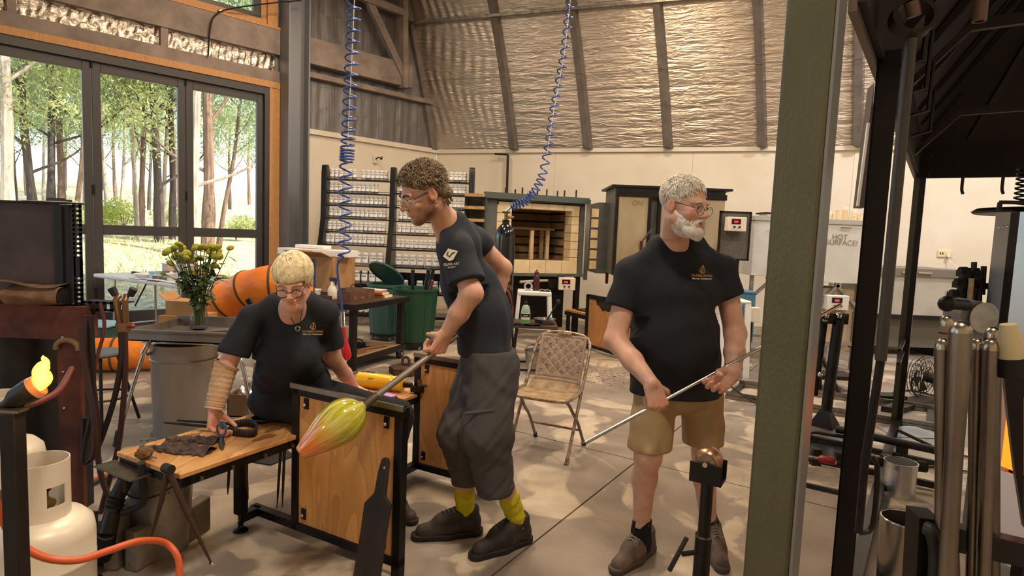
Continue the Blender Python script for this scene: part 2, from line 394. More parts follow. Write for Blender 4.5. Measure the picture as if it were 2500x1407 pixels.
# curved lining: inward lean (along the gable) as a function of height
def lean(z):
    t = max(0, z-3.03); return .04+.235*t+.012*t*t+.0025*t**3
def RP(t, z, off=0): return C0+hd*t+gd*(lean(z)+off)+Z*z
m_foilw = bpy.data.materials.new('quilted_foil'); m_foilw.use_nodes = True
_foil(m_foilw, '#d9cbbb', (1, 1, 6), 3.4, .6)
RIBS = [0.0, 1.68, 3.06, 4.44, 5.91, 7.27, 8.7, 10.1, 11.5, 12.9]
for k in range(len(RIBS)-1):
    t0, t1 = RIBS[k]+.05, RIBS[k+1]-.05; ph = RNG.uniform(0, 50)
    def fn(u, v, t0=t0, t1=t1, ph=ph, k=k):
        t = t0+(t1-t0)*u; z = 3.03+5.6*v
        if k == 0: w = math.sin(t*36+3*math.sin(z*3.1+t*2)+ph)*(.6+.4*math.sin(z*9+t*5))
        else: w = .5*math.sin(z*33+1.4*math.sin(t*2.3+z*1.7+ph)+ph)*(.4+.6*math.sin(t*3+z*2.1+ph))+.35*math.sin(z*83+2.5*math.sin(t*2.6+ph)+t*3)*(.5+.5*math.sin(z*5+ph))
        seam = -.9 if abs((z-3.03) % 0.62-.31) < .018 else 0
        return RP(t, z, .02+.006*w+.012*math.sin(math.pi*u)+.006*seam)
    ob('foil_panel', MB().grid(fn, 60, 220), m_foilw, wb, ang=80)
m_rib = M('rib_steel', '#7d746c', .45, .5, '#6a625b', 5)
for i, t in enumerate(RIBS):
    zz = [3.0+.35*q for q in range(17)]
    mb = MB(); w = .055
    for q in range(16):
        P = [RP(t+sx*w, z, oo) for z in (zz[q], zz[q+1]) for sx in (-1, 1) for oo in (.0, .13)]
        mb.add(P, [(0, 4, 6, 2), (1, 3, 7, 5), (0, 1, 5, 4), (2, 6, 7, 3)])
    ob('curved_rib', mb, m_rib, wb)
for z in (5.19, 7.4):
    ob('batten', MB().beam(RP(.02, z, .15), RP(LB-.2, z, .15), .05, .05), m_galv, wb)
ob('wire', MB().tube([RP(.1, 4.22, .14), RP(LB-.3, 4.22, .14)], .006, 6), m_galv, wb)
ob('lining_backing', MB().grid(lambda u, v: RP(-.1+(LB+.1)*u, 3.03+5.6*v, -.1), 2, 16), m_dark, wb)

# ================================================================== the rest of the shed (out of the picture)
zr = 7.55
cl = thing('ceiling', 'foil lined roof of the shed', None, (0, 5, zr), kind='structure')
ob('roof_lining', MB().prism([roompt(-.2, -.2)+Z*zr, roompt(LG+.2, -.2)+Z*zr, roompt(LG+.2, LB+.2)+Z*zr, roompt(-.2, LB+.2)+Z*zr], (0, 0, .1)), M('roof_foil', '#b5a894', .4, .6, bump=.3, scale=4), cl)
o0 = roompt(LG, 0)
wf = ob('wall_front', MB().boxf(o0, hd, gd, Z, 0, 3.2, 0, .1, 0, zr).boxf(o0, hd, gd, Z, 7.6, LB, 0, .1, 0, zr).boxf(o0, hd, gd, Z, 3.2, 7.6, 0, .1, 4.2, zr), m_wallp, kind='structure')
wf['label'] = 'cream end wall with a wide open roller doorway'
o1 = roompt(0, LB)
wr = ob('wall_right', MB().boxf(o1, gd, hd, Z, 0, LG, 0, .1, 0, zr), m_wallp, kind='structure'); wr['label'] = 'plain cream side wall of the shed'
for i, (p, e, c) in enumerate(LAMPS):
    t = thing('bay_lamp', 'round high bay lamp hanging under the shed roof', 'lamp', (p[0], p[1], p[2]), 'high bay lamps')
    P = Vector(p)
    ob('shade', MB().lathe([(.10, .32), (.14, .3), (.46, .03), (.47, .03), (.15, .33), (.1, .34)], 24, P), m_galv, t)
    ob('rod', MB().cyl(P+Z*.3, Vector((p[0], p[1], zr-.02)), .012, 8), m_black, t)
# ================================================================== outside: rising ground, eucalypts, shrubs
def gz(y): return -.12+max(0, (y-11))*.078
def OG(px, dist):
    """a point on the ground outside in the direction of image column px, dist metres forward"""
    d = hdir(px, 530); k = dist/d.y; return Vector((d.x*k, dist, gz(dist)))
m_ground = M('straw_ground', '#c9b98c', .95, 0, '#a9a470', .5, (1, 1, 1), .5, 8, lo=.3, hi=.6)
def _gfix():
    N = m_ground.node_tree.nodes; L = m_ground.node_tree.links; b = N['Principled BSDF']
    tc = N.new('ShaderNodeTexCoord'); n = N.new('ShaderNodeTexNoise'); n.inputs['Scale'].default_value = 5; n.inputs['Detail'].default_value = 8; L.new(tc.outputs['Object'], n.inputs['Vector'])
    r = N.new('ShaderNodeValToRGB'); e = r.color_ramp.elements; e[0].position = .36; e[1].position = .62; e[0].color = lin('#75664e')+(1,); e[1].color = lin('#cbbd94')+(1,)
    L.new(n.outputs['Fac'], r.inputs[0]); mx = N.new('ShaderNodeMixRGB'); mx.inputs[0].default_value = .6
    old = b.inputs['Base Color'].links[0].from_socket; L.new(old, mx.inputs[1]); L.new(r.outputs[0], mx.inputs[2]); L.new(mx.outputs[0], b.inputs['Base Color'])
_gfix()
def fn(u, v):
    p = GP(-30+70*u, 0, -.13-60*v**1.5); z = gz(p.y) if p.y > 11 else -.12
    d = 60*v**1.5
    z = -.12+max(0, d-2.2)*.085
    return Vector((p.x, p.y, z+(.05*math.sin(p.x*1.3)*math.sin(p.y*.9) if d > 2 else 0)))
gr = ob('ground', MB().grid(fn, 60, 40), m_ground, kind='structure'); gr['label'] = 'sunlit straw and grass slope outside the doors'
def gzp(p):
    d = -(p-C0).dot(ng)-.13; return -.12+max(0, d-2.2)*.085+.05*math.sin(p.x*1.3)*math.sin(p.y*.9)
def OG(px, d):
    """ground point outside at image column px, d metres beyond the gable wall"""
    q = onplane(px, 530, C0-ng*(d+.13), ng); q.z = gzp(q); return q
m_bark = [M('pale_bark', '#b5a893', .9, 0, '#8b7d6b', 3, (3, 3, .6), .5, 18), M('dark_bark', '#5d5049', .95, 0, '#3f3733', 3, (3, 3, .5), .6, 16), M('brown_bark', '#8d7460', .95, 0, '#685243', 3, (3, 3, .5), .6, 16)]
def leafmat(n, c, c2):
    m = M(n, c, .6, 0, c2, .9, lo=.4, hi=.6); b = m.node_tree.nodes['Principled BSDF']
    N = m.node_tree.nodes; L = m.node_tree.links; t = N.new('ShaderNodeBsdfTranslucent'); mx = N.new('ShaderNodeMixShader'); mx.inputs[0].default_value = .45
    src = b.inputs['Base Color'].links[0].from_socket; L.new(src, t.inputs['Color']); out = N['Material Output']
    L.new(b.outputs[0], mx.inputs[1]); L.new(t.outputs[0], mx.inputs[2]); L.new(mx.outputs[0], out.inputs[0]); return m
m_leaf = [leafmat('gum_leaf', '#98a35e', '#bcc184'), leafmat('gum_leaf_blue', '#8a9c76', '#aebd94'), leafmat('shrub_leaf', '#8fa03c', '#c2c460')]
def leaves(mb, c, r, n, size, rng):
    c = np.array(c); d = rng.normal(size=(n, 3)); d /= np.linalg.norm(d, axis=1)[:, None]
    p = c+d*(r*rng.random((n, 1))**.5)*np.array([1, 1, .7])
    a = rng.normal(size=(n, 3)); a[:, 2] -= .6; a /= np.linalg.norm(a, axis=1)[:, None]
    b = np.cross(a, rng.normal(size=(n, 3))); b /= np.linalg.norm(b, axis=1)[:, None]
    s = size*(.6+.8*rng.random((n, 1))); a = a*s; b = b*s*.3
    V = np.stack([p-a, p+b, p+a, p-b], 1).reshape(-1, 3)
    o = len(mb.v); mb.v.extend(map(tuple, V)); mb.f.extend([(o+4*i, o+4*i+1, o+4*i+2, o+4*i+3) for i in range(n)])
def tree(px, d, wpx, lean_, bark, leaf, label, h=15, nb_=7, seed=0, crown=.7, dens=1.0, low=.22):
    rng = np.random.default_rng(seed+100); b = OG(px, d); dist = (b-CAM).length; r0 = .8*wpx/F*b.y/2
    t = thing('eucalypt_tree', label, 'tree', b, 'eucalypts outside the doors')
    L = Vector((lean_, 0, 1)); pts = []; 
    for i in range(9):
        k = i/8; pts.append(b+Vector((lean_*h*k+.012*h*math.sin(3*k*math.pi+seed)*k, .1*math.sin(5*k+seed), h*k-.15)))
    rs = [max(.03, r0*(1.18 if i == 0 else 1)*(1-.72*i/8)) for i in range(9)]
    tr = MB(); tr.tube(spline(pts, 3), [rs[min(8, i//3)] for i in range(25)], 9)
    fo = MB()
    for k in range(nb_):
        u = low+.75*(k+rng.random())/nb_; i = min(7, int(u*8)); p0 = pts[i].lerp(pts[i+1], u*8-i)
        an = rng.uniform(0, 6.28); el = rng.uniform(.35, 1.0); ln = h*rng.uniform(.10, .22)*(1.25-u*.6)
        dv = Vector((math.cos(an)*math.cos(el), math.sin(an)*math.cos(el), math.sin(el)))
        p1 = p0+dv*ln*.55; p2 = p0+dv*ln+Vector((0, 0, .25*ln))
        tr.tube(spline([p0, p1, p2], 4), [r0*.42*(1-u*.6)*(1-.09*j) for j in range(9)], 6)
        for c in (p1.lerp(p2, .4), p2, p2+Vector((rng.normal()*.6, rng.normal()*.6, .5)), p2+Vector((rng.normal()*1.2, rng.normal(), -.2))):
            leaves(fo, c, crown*rng.uniform(.7, 1.4), int(300*dens), .066, rng)
    ob('trunk', tr, m_bark[bark], t); 
    f = ob('foliage', fo, m_leaf[leaf], t, smooth=False, kind='stuff')
    return t
T = [(14, 10, 36, 0, 0, 0, 'pale thick gum tree at the left edge of the door glass', 15, 6),
     (88, 13, 24, -.05, 1, 1, 'dark slim gum leaning left in the left door pane', 14, 7),
     (124, 14, 22, .0, 1, 0, 'dark upright gum in the left door pane, between two leaning ones', 15, 7),
     (150, 15, 20, .03, 2, 1, 'brown forked gum close behind the dark upright one', 14, 7),
     (178, 12, 16, .09, 2, 0, 'thin brown gum leaning right beside the left door stile', 9, 5),
     (262, 20, 12, -.03, 0, 0, 'thin pale gum just right of the left door stile', 12, 7),
     (300, 24, 10, .02, 0, 1, 'very thin far gum left of the pale pair in the middle pane', 12, 7),
     (331, 13, 13, -.008, 0, 1, 'slender white gum left of the pair in the middle pane', 15, 7),
     (348, 14, 16, .012, 2, 0, 'slender brown gum right of the pair in the middle pane', 15, 7),
     (384, 12, 25, .0, 1, 1, 'stout dark gum in the middle pane', 15, 7),
     (402, 14, 13, .02, 0, 0, 'pale thin gum between two dark ones in the middle pane', 14, 7),
     (416, 13, 18, .02, 1, 0, 'dark gum next to the middle door stile', 15, 7),
     (479, 9, 30, .0, 0, 1, 'grey thick gum at the left of the right door pane', 16, 5),
     (503, 10, 34, .02, 2, 0, 'brown rough barked thick gum in the right door pane', 16, 5),
     (536, 11, 15, .14, 2, 1, 'crooked small gum leaning right in the right door pane', 7, 6)]
for i, a in enumerate(T):
    d0 = a[1]
    tree(*a[:7], h=a[7], nb_=a[8]+3, seed=i*3, crown=.85, low=.12 if a[7] > 10 else .45)
for i, (px, d) in enumerate(sorted(((40, 26), (70, 32), (112, 22), (205, 24), (230, 30), (285, 32), (365, 26), (430, 30), (-60, 16), (-30, 24), (560, 30), (-110, 12), (450, 42), (330, 40), (160, 40), (20, 40), (250, 44), (610, 36)))):
    tree(px, d, 9, .02*math.sin(i*2.1), i % 3, i % 2, 'small distant gum tree, %s from the left in the far bush beyond the slope' % 'first second third fourth fifth sixth seventh eighth ninth tenth eleventh twelfth thirteenth fourteenth fifteenth sixteenth seventeenth eighteenth'.split()[i], h=11+i % 4, nb_=9, seed=200+i, crown=1.1, dens=.9, low=.12)
for i, (px, d, r, lab) in enumerate(((577, 13, .62, 'round green shrub at the foot of the crooked gum'), (300, 15, .8, 'round shrub below the far thin gum in the middle pane'), (20, 11, .7, 'low shrub at the foot of the pale left gum'),
                      (170, 12, .9, 'spreading yellow green shrub under the leaning gums'), (105, 13, .7, 'grey green shrub between the dark gums'), (430, 16, .7, 'small shrub beside the dark gum by the middle stile'), (610, 16, .5, 'small shrub at the right edge of the door glass'), (255, 17, .8, 'yellow shrub against the left door stile'))):
    b = OG(px, d); t = thing('shrub', lab, 'shrub', b, 'shrubs under the gums'); rng = np.random.default_rng(i+50); fo = MB()
    for k in range(9): leaves(fo, b+Vector((rng.normal()*r*.6, rng.normal()*r*.4, r*.5+rng.random()*r*.5)), r*.6, 130, .06, rng)
    ob('foliage', fo, m_leaf[2 if i % 2 else 0], t, smooth=False, kind='stuff'); st = MB()
    for k in range(4): st.tube([b, b+Vector((rng.normal()*r*.4, rng.normal()*r*.3, r*.8))], [.02, .008], 5)
    ob('stem', st, m_bark[2], t)
# dry grass tufts
gm = MB(); rng = np.random.default_rng(5); n = 9000
S = rng.uniform(2.5, 10, n); D = .4+22*rng.random(n)**1.2
for s, d in zip(S, D):
    s2 = 5-(5-s)*(1+d*.09); p = GP(s2, 0, -.15-d); p.z = gzp(p)-.02; h = rng.uniform(.05, .2)*(1 if d > 3 else .45)
    a = rng.uniform(0, 6.28); q = Vector((math.cos(a), math.sin(a), 0)); k = len(gm.v)
    gm.v += [tuple(p-q*.025), tuple(p+q*.025), tuple(p+Vector((rng.normal()*.06, rng.normal()*.06, h)))]; gm.f.append((k, k+1, k+2))
ob('dry_grass', gm, M('dry_grass', '#d6c894', .9, 0, '#b9b878', .5), label='short dry grass growing on the slope outside', cat='grass', kind='stuff', smooth=False)
# ================================================================== text helper (flat lettering as geometry)
def text(name, s, size, M4, mat, parent, align='CENTER', ext=.0006):
    cu = bpy.data.curves.new(name, 'FONT'); cu.body = s; cu.size = size; cu.align_x = align; cu.align_y = 'CENTER'; cu.extrude = ext
    o = bpy.data.objects.new(name, cu); COL.objects.link(o); dg = bpy.context.evaluated_depsgraph_get(); dg.update()
    me = bpy.data.meshes.new_from_object(o.evaluated_get(dg)); bpy.data.objects.remove(o); bpy.data.curves.remove(cu)
    me.transform(M4); return link(name, me, mat, parent)
def facing(o, right, upv=Z):
    r = Vector(right).normalized(); n = r.cross(upv).normalized()
    return Matrix(((r.x, upv.x, n.x, o[0]), (r.y, upv.y, n.y, o[1]), (r.z, upv.z, n.z, o[2]), (0, 0, 0, 1)))
X1 = Vector((1, 0, 0)); Y1 = Vector((0, 1, 0))
def RA(xl, yt, xr, yb, Y):
    xm, ym = (xl+xr)/2, (yt+yb)/2
    return W(xl, ym, Y).x, W(xr, ym, Y).x, W(xm, yb, Y).z, W(xm, yt, Y).z

# ================================================================== colour-jar racks
m_rack = M('rack_black', '#141416', .35, .2)
m_lid = M('jar_lid', '#f0eeea', .35); m_jar = M('jar_glass', '#cfd2d2', .12, 0, alpha=.4); m_jlab = M('jar_label', '#f4f2ee', .7)
POW = ['#3b3a40', '#4a4c58', '#2e3d4a', '#5b5e60', '#8c8f90', '#b9b2a0', '#c9a23a', '#c7842e', '#a63a46', '#7c4a5c', '#b06a72', '#98a04a', '#6c7f8e', '#d8c9a0', '#cfd0ca', '#2b2b2e']
m_pow = [M('glass_powder_%d' % i, c, .8) for i, c in enumerate(POW)]
POWN = ['charcoal', 'slate', 'navy', 'grey', 'silver', 'sand', 'amber', 'orange', 'red', 'plum', 'pink', 'olive', 'blue grey', 'cream', 'white', 'black']
def jar_meshes(r, h):
    j = MB().lathe([(0, 0), (r*.94, 0), (r, .004), (r, h*.80), (r*.82, h*.84), (r*.82, h*.86)], 14).mesh('jar_body'); j.materials.append(m_jar)
    l = MB().lathe([(r*.9, h*.85), (r*.92, h*.855), (r*.92, h*.985), (r*.86, h), (0, h)], 14).mesh('jar_lid'); l.materials.append(m_lid)
    b = MB(); n = 8
    b.add([Vector((r*1.02*math.sin(a), -r*1.02*math.cos(a), z)) for z in (h*.22, h*.72) for a in np.linspace(-1.25, 1.25, n)], [(i, i+1, n+i+1, n+i) for i in range(n-1)])
    b = b.mesh('jar_label'); b.materials.append(m_jlab)
    ps = []
    for i, m in enumerate(m_pow):
        p = MB().lathe([(0, .004), (r*.95, .004), (r*.95, h*.62), (0, h*.62)], 12).mesh('powder'); p.materials.append(m); ps.append(p)
    pr = MB().add([Vector((r*1.03*math.sin(a), -r*1.03*math.cos(a), z)) for z in (h*.50, h*.64) for a in np.linspace(-.8, .8, 5)], [(i, i+1, 6+i, 5+i) for i in range(4)]).mesh('label_print'); pr.materials.append(M('label_print', '#6b6b70', .7))
    return j, l, b, ps, pr
JS = jar_meshes(.0325, .15); JL = jar_meshes(.05, .19)
def jar(p, js, ci, label, group):
    t = thing('powder_jar', label, 'jar', p, group); an = random.uniform(-.35, .35)
    for nm, me in (('body', js[0]), ('lid', js[1]), ('paper_label', js[2]), ('powder', js[3][ci]), ('label_print', js[4])):
        o = link(nm, me, None, None); o.parent = t
    t.rotation_euler.z = an; return t
YR = 9.2
ORD = 'first second third fourth fifth sixth seventh eighth ninth tenth eleventh twelfth thirteenth fourteenth fifteenth sixteenth seventeenth eighteenth nineteenth twentieth'.split()
def rack(xl, xr, lips, name, label, which, ncol):
    zl = [W((xl+xr)/2, y, YR).z for y in lips]; x0 = W(xl, 560, YR).x; x1 = W(xr, 560, YR).x
    t = thing('jar_rack', label, 'rack', ((x0+x1)/2, YR, 0), 'jar racks')
    ztop = W((xl+xr)/2, 402, YR).z
    # stepped side panels
    prof = [(.30, ztop), (.26, ztop-.02), (.24, ztop-.12), (.22, zl[3]), (.16, zl[4]), (.08, zl[5]-.02), (0, zl[6]), (-.04, zl[7]), (-.05, .13), (.42, .13), (.42, ztop-.12), (.38, ztop-.01), (.35, ztop)]
    for x in ((x0, x1) if which == 'left' else (x1,)):
        ob('side_panel', MB().prism([Vector((x-.04, YR+y-.12, z)) for y, z in prof], (.08, 0, 0)), m_rack, t, bevel=.006)
    off = [.20, .19, .18, .16, .10, .03, -.06, -.1]
    for k, z in enumerate(zl):
        y = YR+off[k]; d = .12 if k < 6 else .3
        ob('shelf', MB().box(x0, x1, y-.035, y+d, z-.02, z), m_rack if not (which == 'left' and k == 6) else woodmat('shelf_pine', '#c79457', '#a8763c', 0, 2), t)
        ob('lip_rail', MB().box(x0, x1, y-.04, y-.034, z+.02, z+.028).box(x0, x1, y-.04, y-.034, z-.012, z+.0), m_rack, t)
        big = k >= 6; js = JL if big else JS; pitch = .068 if not big else .112; n = int((x1-x0-.1)/pitch)
        names = ['top', 'second', 'third', 'fourth', 'fifth', 'sixth', 'seventh', 'lowest']
        for i in range(n):
            if random.random() < (.05 if not big else .12) or (which == 'left' and k == 1 and i in (11, 12)): continue
            ci = random.choice([[5, 13, 14, 0, 15], [0, 1, 3, 15, 4], [1, 2, 11, 3, 0], [15, 0, 2, 12, 3] if which == 'left' else [8, 10, 1, 9, 8], [10, 13, 5, 3, 12] if which == 'left' else [8, 9, 10, 0, 7], [6, 13, 5, 11, 14] if which == 'left' else [9, 0, 6, 7, 14], [4, 12, 5, 1, 3], [7, 10, 4, 14, 12]][k])
            jar(Vector((x0+.06+pitch*(i+.5)+random.uniform(-.004, .004), y+(.028 if not big else .06), z)), js, ci,
                'white lidded jar of %s powder, %s from left, %s shelf of the %s rack' % (POWN[ci], ORD[i], names[k], which), 'powder jars on the racks')
    ob('back_strip', MB().box(x0, x1, YR+.26, YR+.27, zl[6]-.4, zl[6]-.1), m_rack, t)
    for x in (x0+.08, x1-.08):
        c = ob('caster', MB().lathe([(0, -.02), (.055, -.02), (.06, -.012), (.06, .012), (.055, .02), (0, .02)], 16, (x, YR-.1, .062), X1), m_rubber, t)
        ob('fork', MB().box(x-.03, x+.03, YR-.12, YR-.08, .11, .14).box(x-.03, x-.024, YR-.13, YR-.07, .05, .12).box(x+.024, x+.03, YR-.13, YR-.07, .05, .12), m_galv, c)
    ob('base', MB().box(x0, x1, YR-.15, YR+.3, .14, .18), m_rack, t)
    return t, x0, x1
rl = rack(783, 952, [436, 470, 501, 533, 567, 598, 647, 690], 'l', 'black stepped rack of jars on wheels beside the cream wall corner', 'left', 16)
rr_ = rack(956, 1146, [440, 473, 508, 542, 575, 612, 655, 717], 'r', 'black stepped rack of jars on wheels behind the curly haired man', 'right', 18)
# white tube ends stored under the racks
m_pvc = M('white_pvc', '#e8e2d6', .4); m_pvc2 = M('tube_shadow', '#6b5a4a', .8)
tm = MB().lathe([(.032, 0), (.04, 0), (.04, .5), (.032, .5), (.032, .02), (0, .06)], 14, (0, 0, 0), Y1).mesh('tube'); tm.materials.append(m_pvc)
for i in range(34):
    lft = i < 17; k = i if lft else i-17; rw, cl_ = divmod(k, 6)
    x = (rl[1]+.5 if lft else rr_[1]+.12)+cl_*.083+(.04 if rw % 2 else 0); z = .22+.04+rw*.072
    o = link('storage_tube', tm, None, None, 'white open tube, %s from left in the %s row under the %s jar rack' % (ORD[cl_], ('lowest', 'middle', 'upper')[rw], 'left' if lft else 'right'), 'tube', 'white tubes under the racks'); o.location = (x, YR-.2, z)

# ================================================================== steel work table with clutter
N0 = G(862, 911); aT = (G(957, 880)-N0).normalized(); bT = Vector((aT.y, -aT.x, 0)); wT = .9; lT = 1.25
m_ttop = M('scorched_bench_top', '#5a4534', .55, .3, '#3a2c22', 4)
tb = thing('work_table', 'black steel work table on wheels with cluttered top between the racks and the bench', 'table', N0)
zt = .70
def TP(a, b, z): return N0+aT*a-bT*b+Z*z      # a deeper, b to the left
def tbox(mb, a0, a1, b0, b1, z0, z1): return mb.boxf(N0, aT, -bT, Z, a0, a1, b0, b1, z0, z1)
ob('table_top', tbox(MB(), -.03, wT+.08, -.03, lT, zt-.03, zt), m_ttop, tb)
ob('rim', tbox(tbox(MB(), -.04, wT+.09, -.05, -.028, zt-.06, zt-.002), -.05, -.028, -.05, lT, zt-.06, zt-.002), m_black, tb)
for a, b in ((0, 0), (wT, 0), (0, lT-.08), (wT, lT-.08)): ob('leg', tbox(MB(), a, a+.06, b, b+.06, .1 if a else .0, zt-.03), m_black, tb)
ob('lower_shelf', tbox(MB(), 0, wT+.06, .0, lT, .12, .15), woodmat('shelf_ply', '#a98a66', '#8a6b47', 0, 2, .7, 0), tb)
ob('shelf_rail', tbox(tbox(MB(), 0, wT+.06, -.03, 0, .09, .15), -.03, 0, -.03, lT, .09, .15), m_black, tb)
c = ob('caster', MB().lathe([(0, -.022), (.05, -.022), (.055, -.012), (.055, .012), (.05, .022), (0, .022)], 16, TP(wT-.05, -.02, .056), bT), m_rubber, tb)
ob('hub', MB().cyl(TP(wT-.05, -.05, .056), TP(wT-.05, .01, .056), .018), m_galv, c)
# on the table
cbx = thing('cardboard_box', 'tall open cardboard box on the work table behind the seated woman', 'box', TP(.35, .95, zt))
o_ = TP(.45, .62, zt)
mb = MB(); w_, d_, h_ = .5, .42, .42
for (x0, x1, y0, y1) in ((0, w_, 0, .006), (0, w_, d_-.006, d_), (0, .006, 0, d_), (w_-.006, w_, 0, d_)): mb.boxf(o_, -bT, aT, Z, x0, x1, y0, y1, 0, h_)
ob('walls', mb, m_card, cbx, smooth=False)
ob('flap', MB().boxf(o_+Z*h_, -bT, (aT*-.8+Z*.25).normalized(), Z, 0, w_, 0, .2, 0, .006), m_card, cbx); ob('bottom', MB().boxf(o_, -bT, aT, Z, 0, w_, 0, d_, 0, .006), m_card, cbx)
ob('tape_strip', MB().boxf(o_, -bT, aT, Z, .22, .27, -.002, 0, .05, h_-.02), M('blue_print', '#3f5a86', .6), cbx)
lb = thing('long_carton', 'long flat white carton with orange label lying on the tall cardboard box', 'box', o_+Z*h_)
ob('carton', MB().boxf(o_+Z*(h_+.006), (-bT).lerp(-aT, .12).normalized(), aT, Z, -.12, .75, .08, .3, 0, .075), m_white, lb, bevel=.006)
ob('orange_label', MB().boxf(o_+Z*(h_+.02), (-bT).lerp(-aT, .12).normalized(), aT, Z, .3, .48, .076, .079, 0, .045), M('orange_label', '#e08a45', .6), lb)
l2 = thing('paper_roll', 'pale paper parcel resting on top of the long white carton', 'parcel', o_+Z*(h_+.085))
ob('wrap', MB().boxf(o_+Z*(h_+.083), -bT, aT, Z, .2, .6, .1, .25, 0, .04), m_paper, l2, bevel=.01)
sb = thing('spray_bottle', 'white spray bottle with dark trigger on the work table', 'bottle', TP(.2, .42, zt))
P = TP(.2, .42, zt); ob('bottle_body', MB().lathe([(0, 0), (.045, 0), (.05, .01), (.048, .1), (.03, .14), (.022, .15), (.018, .19), (0, .19)], 16, P), M('milky_plastic', '#e3d9c4', .4), sb)
ob('trigger_head', MB().boxf(P+Z*.19, -bT, aT, Z, -.05, .03, -.014, .014, 0, .04).boxf(P+Z*.15, -bT, aT, Z, -.05, -.035, -.008, .008, 0, .05), M('navy_plastic', '#2a3350', .4), sb)
wb_ = thing('wooden_block', 'wooden block mould with three scooped hollows on the work table corner', 'mould', TP(.05, .3, zt))
n = 28; pr = []
for i in range(n+1):
    u = i/n; zz = .12
    for cx, rr in ((.2, .1), (.5, .12), (.8, .1)):
        if abs(u-cx) < rr: zz = min(zz, .12-.09*math.sqrt(1-((u-cx)/rr)**2))
    pr.append((u*.42, zz))
P = TP(.02, .06, zt); dv = (aT*.8-bT*-.0).normalized()
poly = [P+dv*x+Z*z for x, z in pr]+[P+dv*.42, P]
ob('block', MB().prism(poly[::-1], -bT*.16), M('walnut_block', '#6d4a34', .6, 0, '#54361f', 6, (1, 1, 4)), wb_, ang=50)
tl = thing('wooden_tray', 'long dark wooden trough with papers on the work table', 'tray', TP(.05, .7, zt))
mb = MB(); P = TP(-.02, .3, zt); tbox(mb, .0, .3, .28, 1.1, zt, zt+.012)
ob('base', mb, M('tray_wood', '#5c4232', .6, 0, '#43301f', 5), tl); ob('side', tbox(tbox(MB(), 0, .015, .28, 1.1, zt, zt+.06), .285, .3, .28, 1.1, zt, zt+.06), MATS['tray_wood'], tl)
for i, (a, b, w, d, h, col, lab) in enumerate(((.62, .05, .3, .16, .035, '#b98a3c', 'yellow notebook on the far end of the work table'), (.6, .07, .24, .14, .03, '#a0602f', 'brown folder lying over the yellow notebook'), (.5, .28, .26, .2, .09, '#4d3f34', 'dark brown tool box on the work table'), (.78, .22, .3, .14, .06, '#e6e1d6', 'white tray on the far edge of the work table'), (.1, .55, .22, .16, .004, '#e9e5dc', 'white paper sheet on the work table'))):
    z0 = zt+(.035 if i == 1 else 0); t = thing(['notebook', 'folder', 'tool_box', 'plastic_tray', 'paper_sheet'][i], lab, ['notebook', 'folder', 'box', 'tray', 'paper'][i], TP(a, b, z0))
    ob('cover' if i < 2 else 'body', tbox(MB(), a, a+d, b, b+w, z0, z0+h), M('tbl_%d' % i, col, .6), t, bevel=.003)
    if i < 2: ob('pages', tbox(MB(), a+.004, a+d-.004, b-.002, b+w-.004, z0+.005, z0+h-.005), m_paper, t)
    if i == 2: ob('handle', MB().tube(spline([TP(a+.1, b+.06, z0+h), TP(a+.1, b+.08, z0+h+.035), TP(a+.1, b+.18, z0+h+.035), TP(a+.1, b+.2, z0+h)], 5), .005, 6), m_black, t)
    if i == 3: ob('rim', tbox(MB(), a-.008, a+d+.008, b-.008, b+w+.008, z0+h, z0+h+.008), m_white, t)
pt = thing('plastic_tub', 'small white plastic tub behind the seated woman', 'tub', TP(.12, .62, zt))
P = TP(.14, .6, zt); ob('tub', MB().lathe([(0, 0), (.05, 0), (.065, .09), (.07, .09), (.07, .1), (.06, .1), (.05, .02), (0, .02)], 18, P), m_white, pt); ob('label_sticker', MB().boxf(P+Z*.04, -bT, aT, Z, -.02, .02, -.067, -.062, 0, .03), M('grey_print', '#777777', .7), pt)
# on the lower shelf
for i, (a, b, lab) in enumerate(((.45, .2, 'black iron clamp on the lower shelf of the work table'),)):
    t = thing('iron_clamp', lab, 'clamp', TP(a, b, .15)); P = TP(a, b, .15)
    ob('plate', MB().boxf(P, aT, -bT, Z, -.05, .12, -.05, .2, 0, .015), m_dark, t); ob('handle', MB().tube(spline([P+aT*-.02+Z*.015, P+aT*-.02+Z*.1, P+aT*-.02-bT*.15+Z*.1, P+aT*-.02-bT*.15+Z*.015], 4), .008, 6), m_black, t)
    ob('jaw', MB().boxf(P, aT, -bT, Z, .02, .08, .02, .12, .015, .06), m_black, t)
t = thing('wooden_paddle', 'small wooden paddle with handle on the lower table shelf', 'paddle', TP(.2, .1, .15)); P = TP(.15, .02, .152)
ob('blade', MB().boxf(P, aT, -bT, Z, 0, .18, .05, .3, 0, .02), M('paddle_wood', '#8a5c36', .6), t); ob('handle', MB().cyl(P+aT*.18-bT*.15+Z*.01, P+aT*.55-bT*.05+Z*.012, .014, 8), MATS['paddle_wood'], t)
t = thing('wire_bundle', 'bundle of yellow wood offcuts on the lower table shelf', 'offcuts', TP(.05, .3, .15)); mb = MB()
for i in range(4): mb.beam(TP(.02+.05*i, .12, .16+.012*i), TP(.06+.05*i, .5, .165), .03, .012)
ob('sticks', mb, M('offcut_wood', '#c9a068', .7), t, smooth=False)

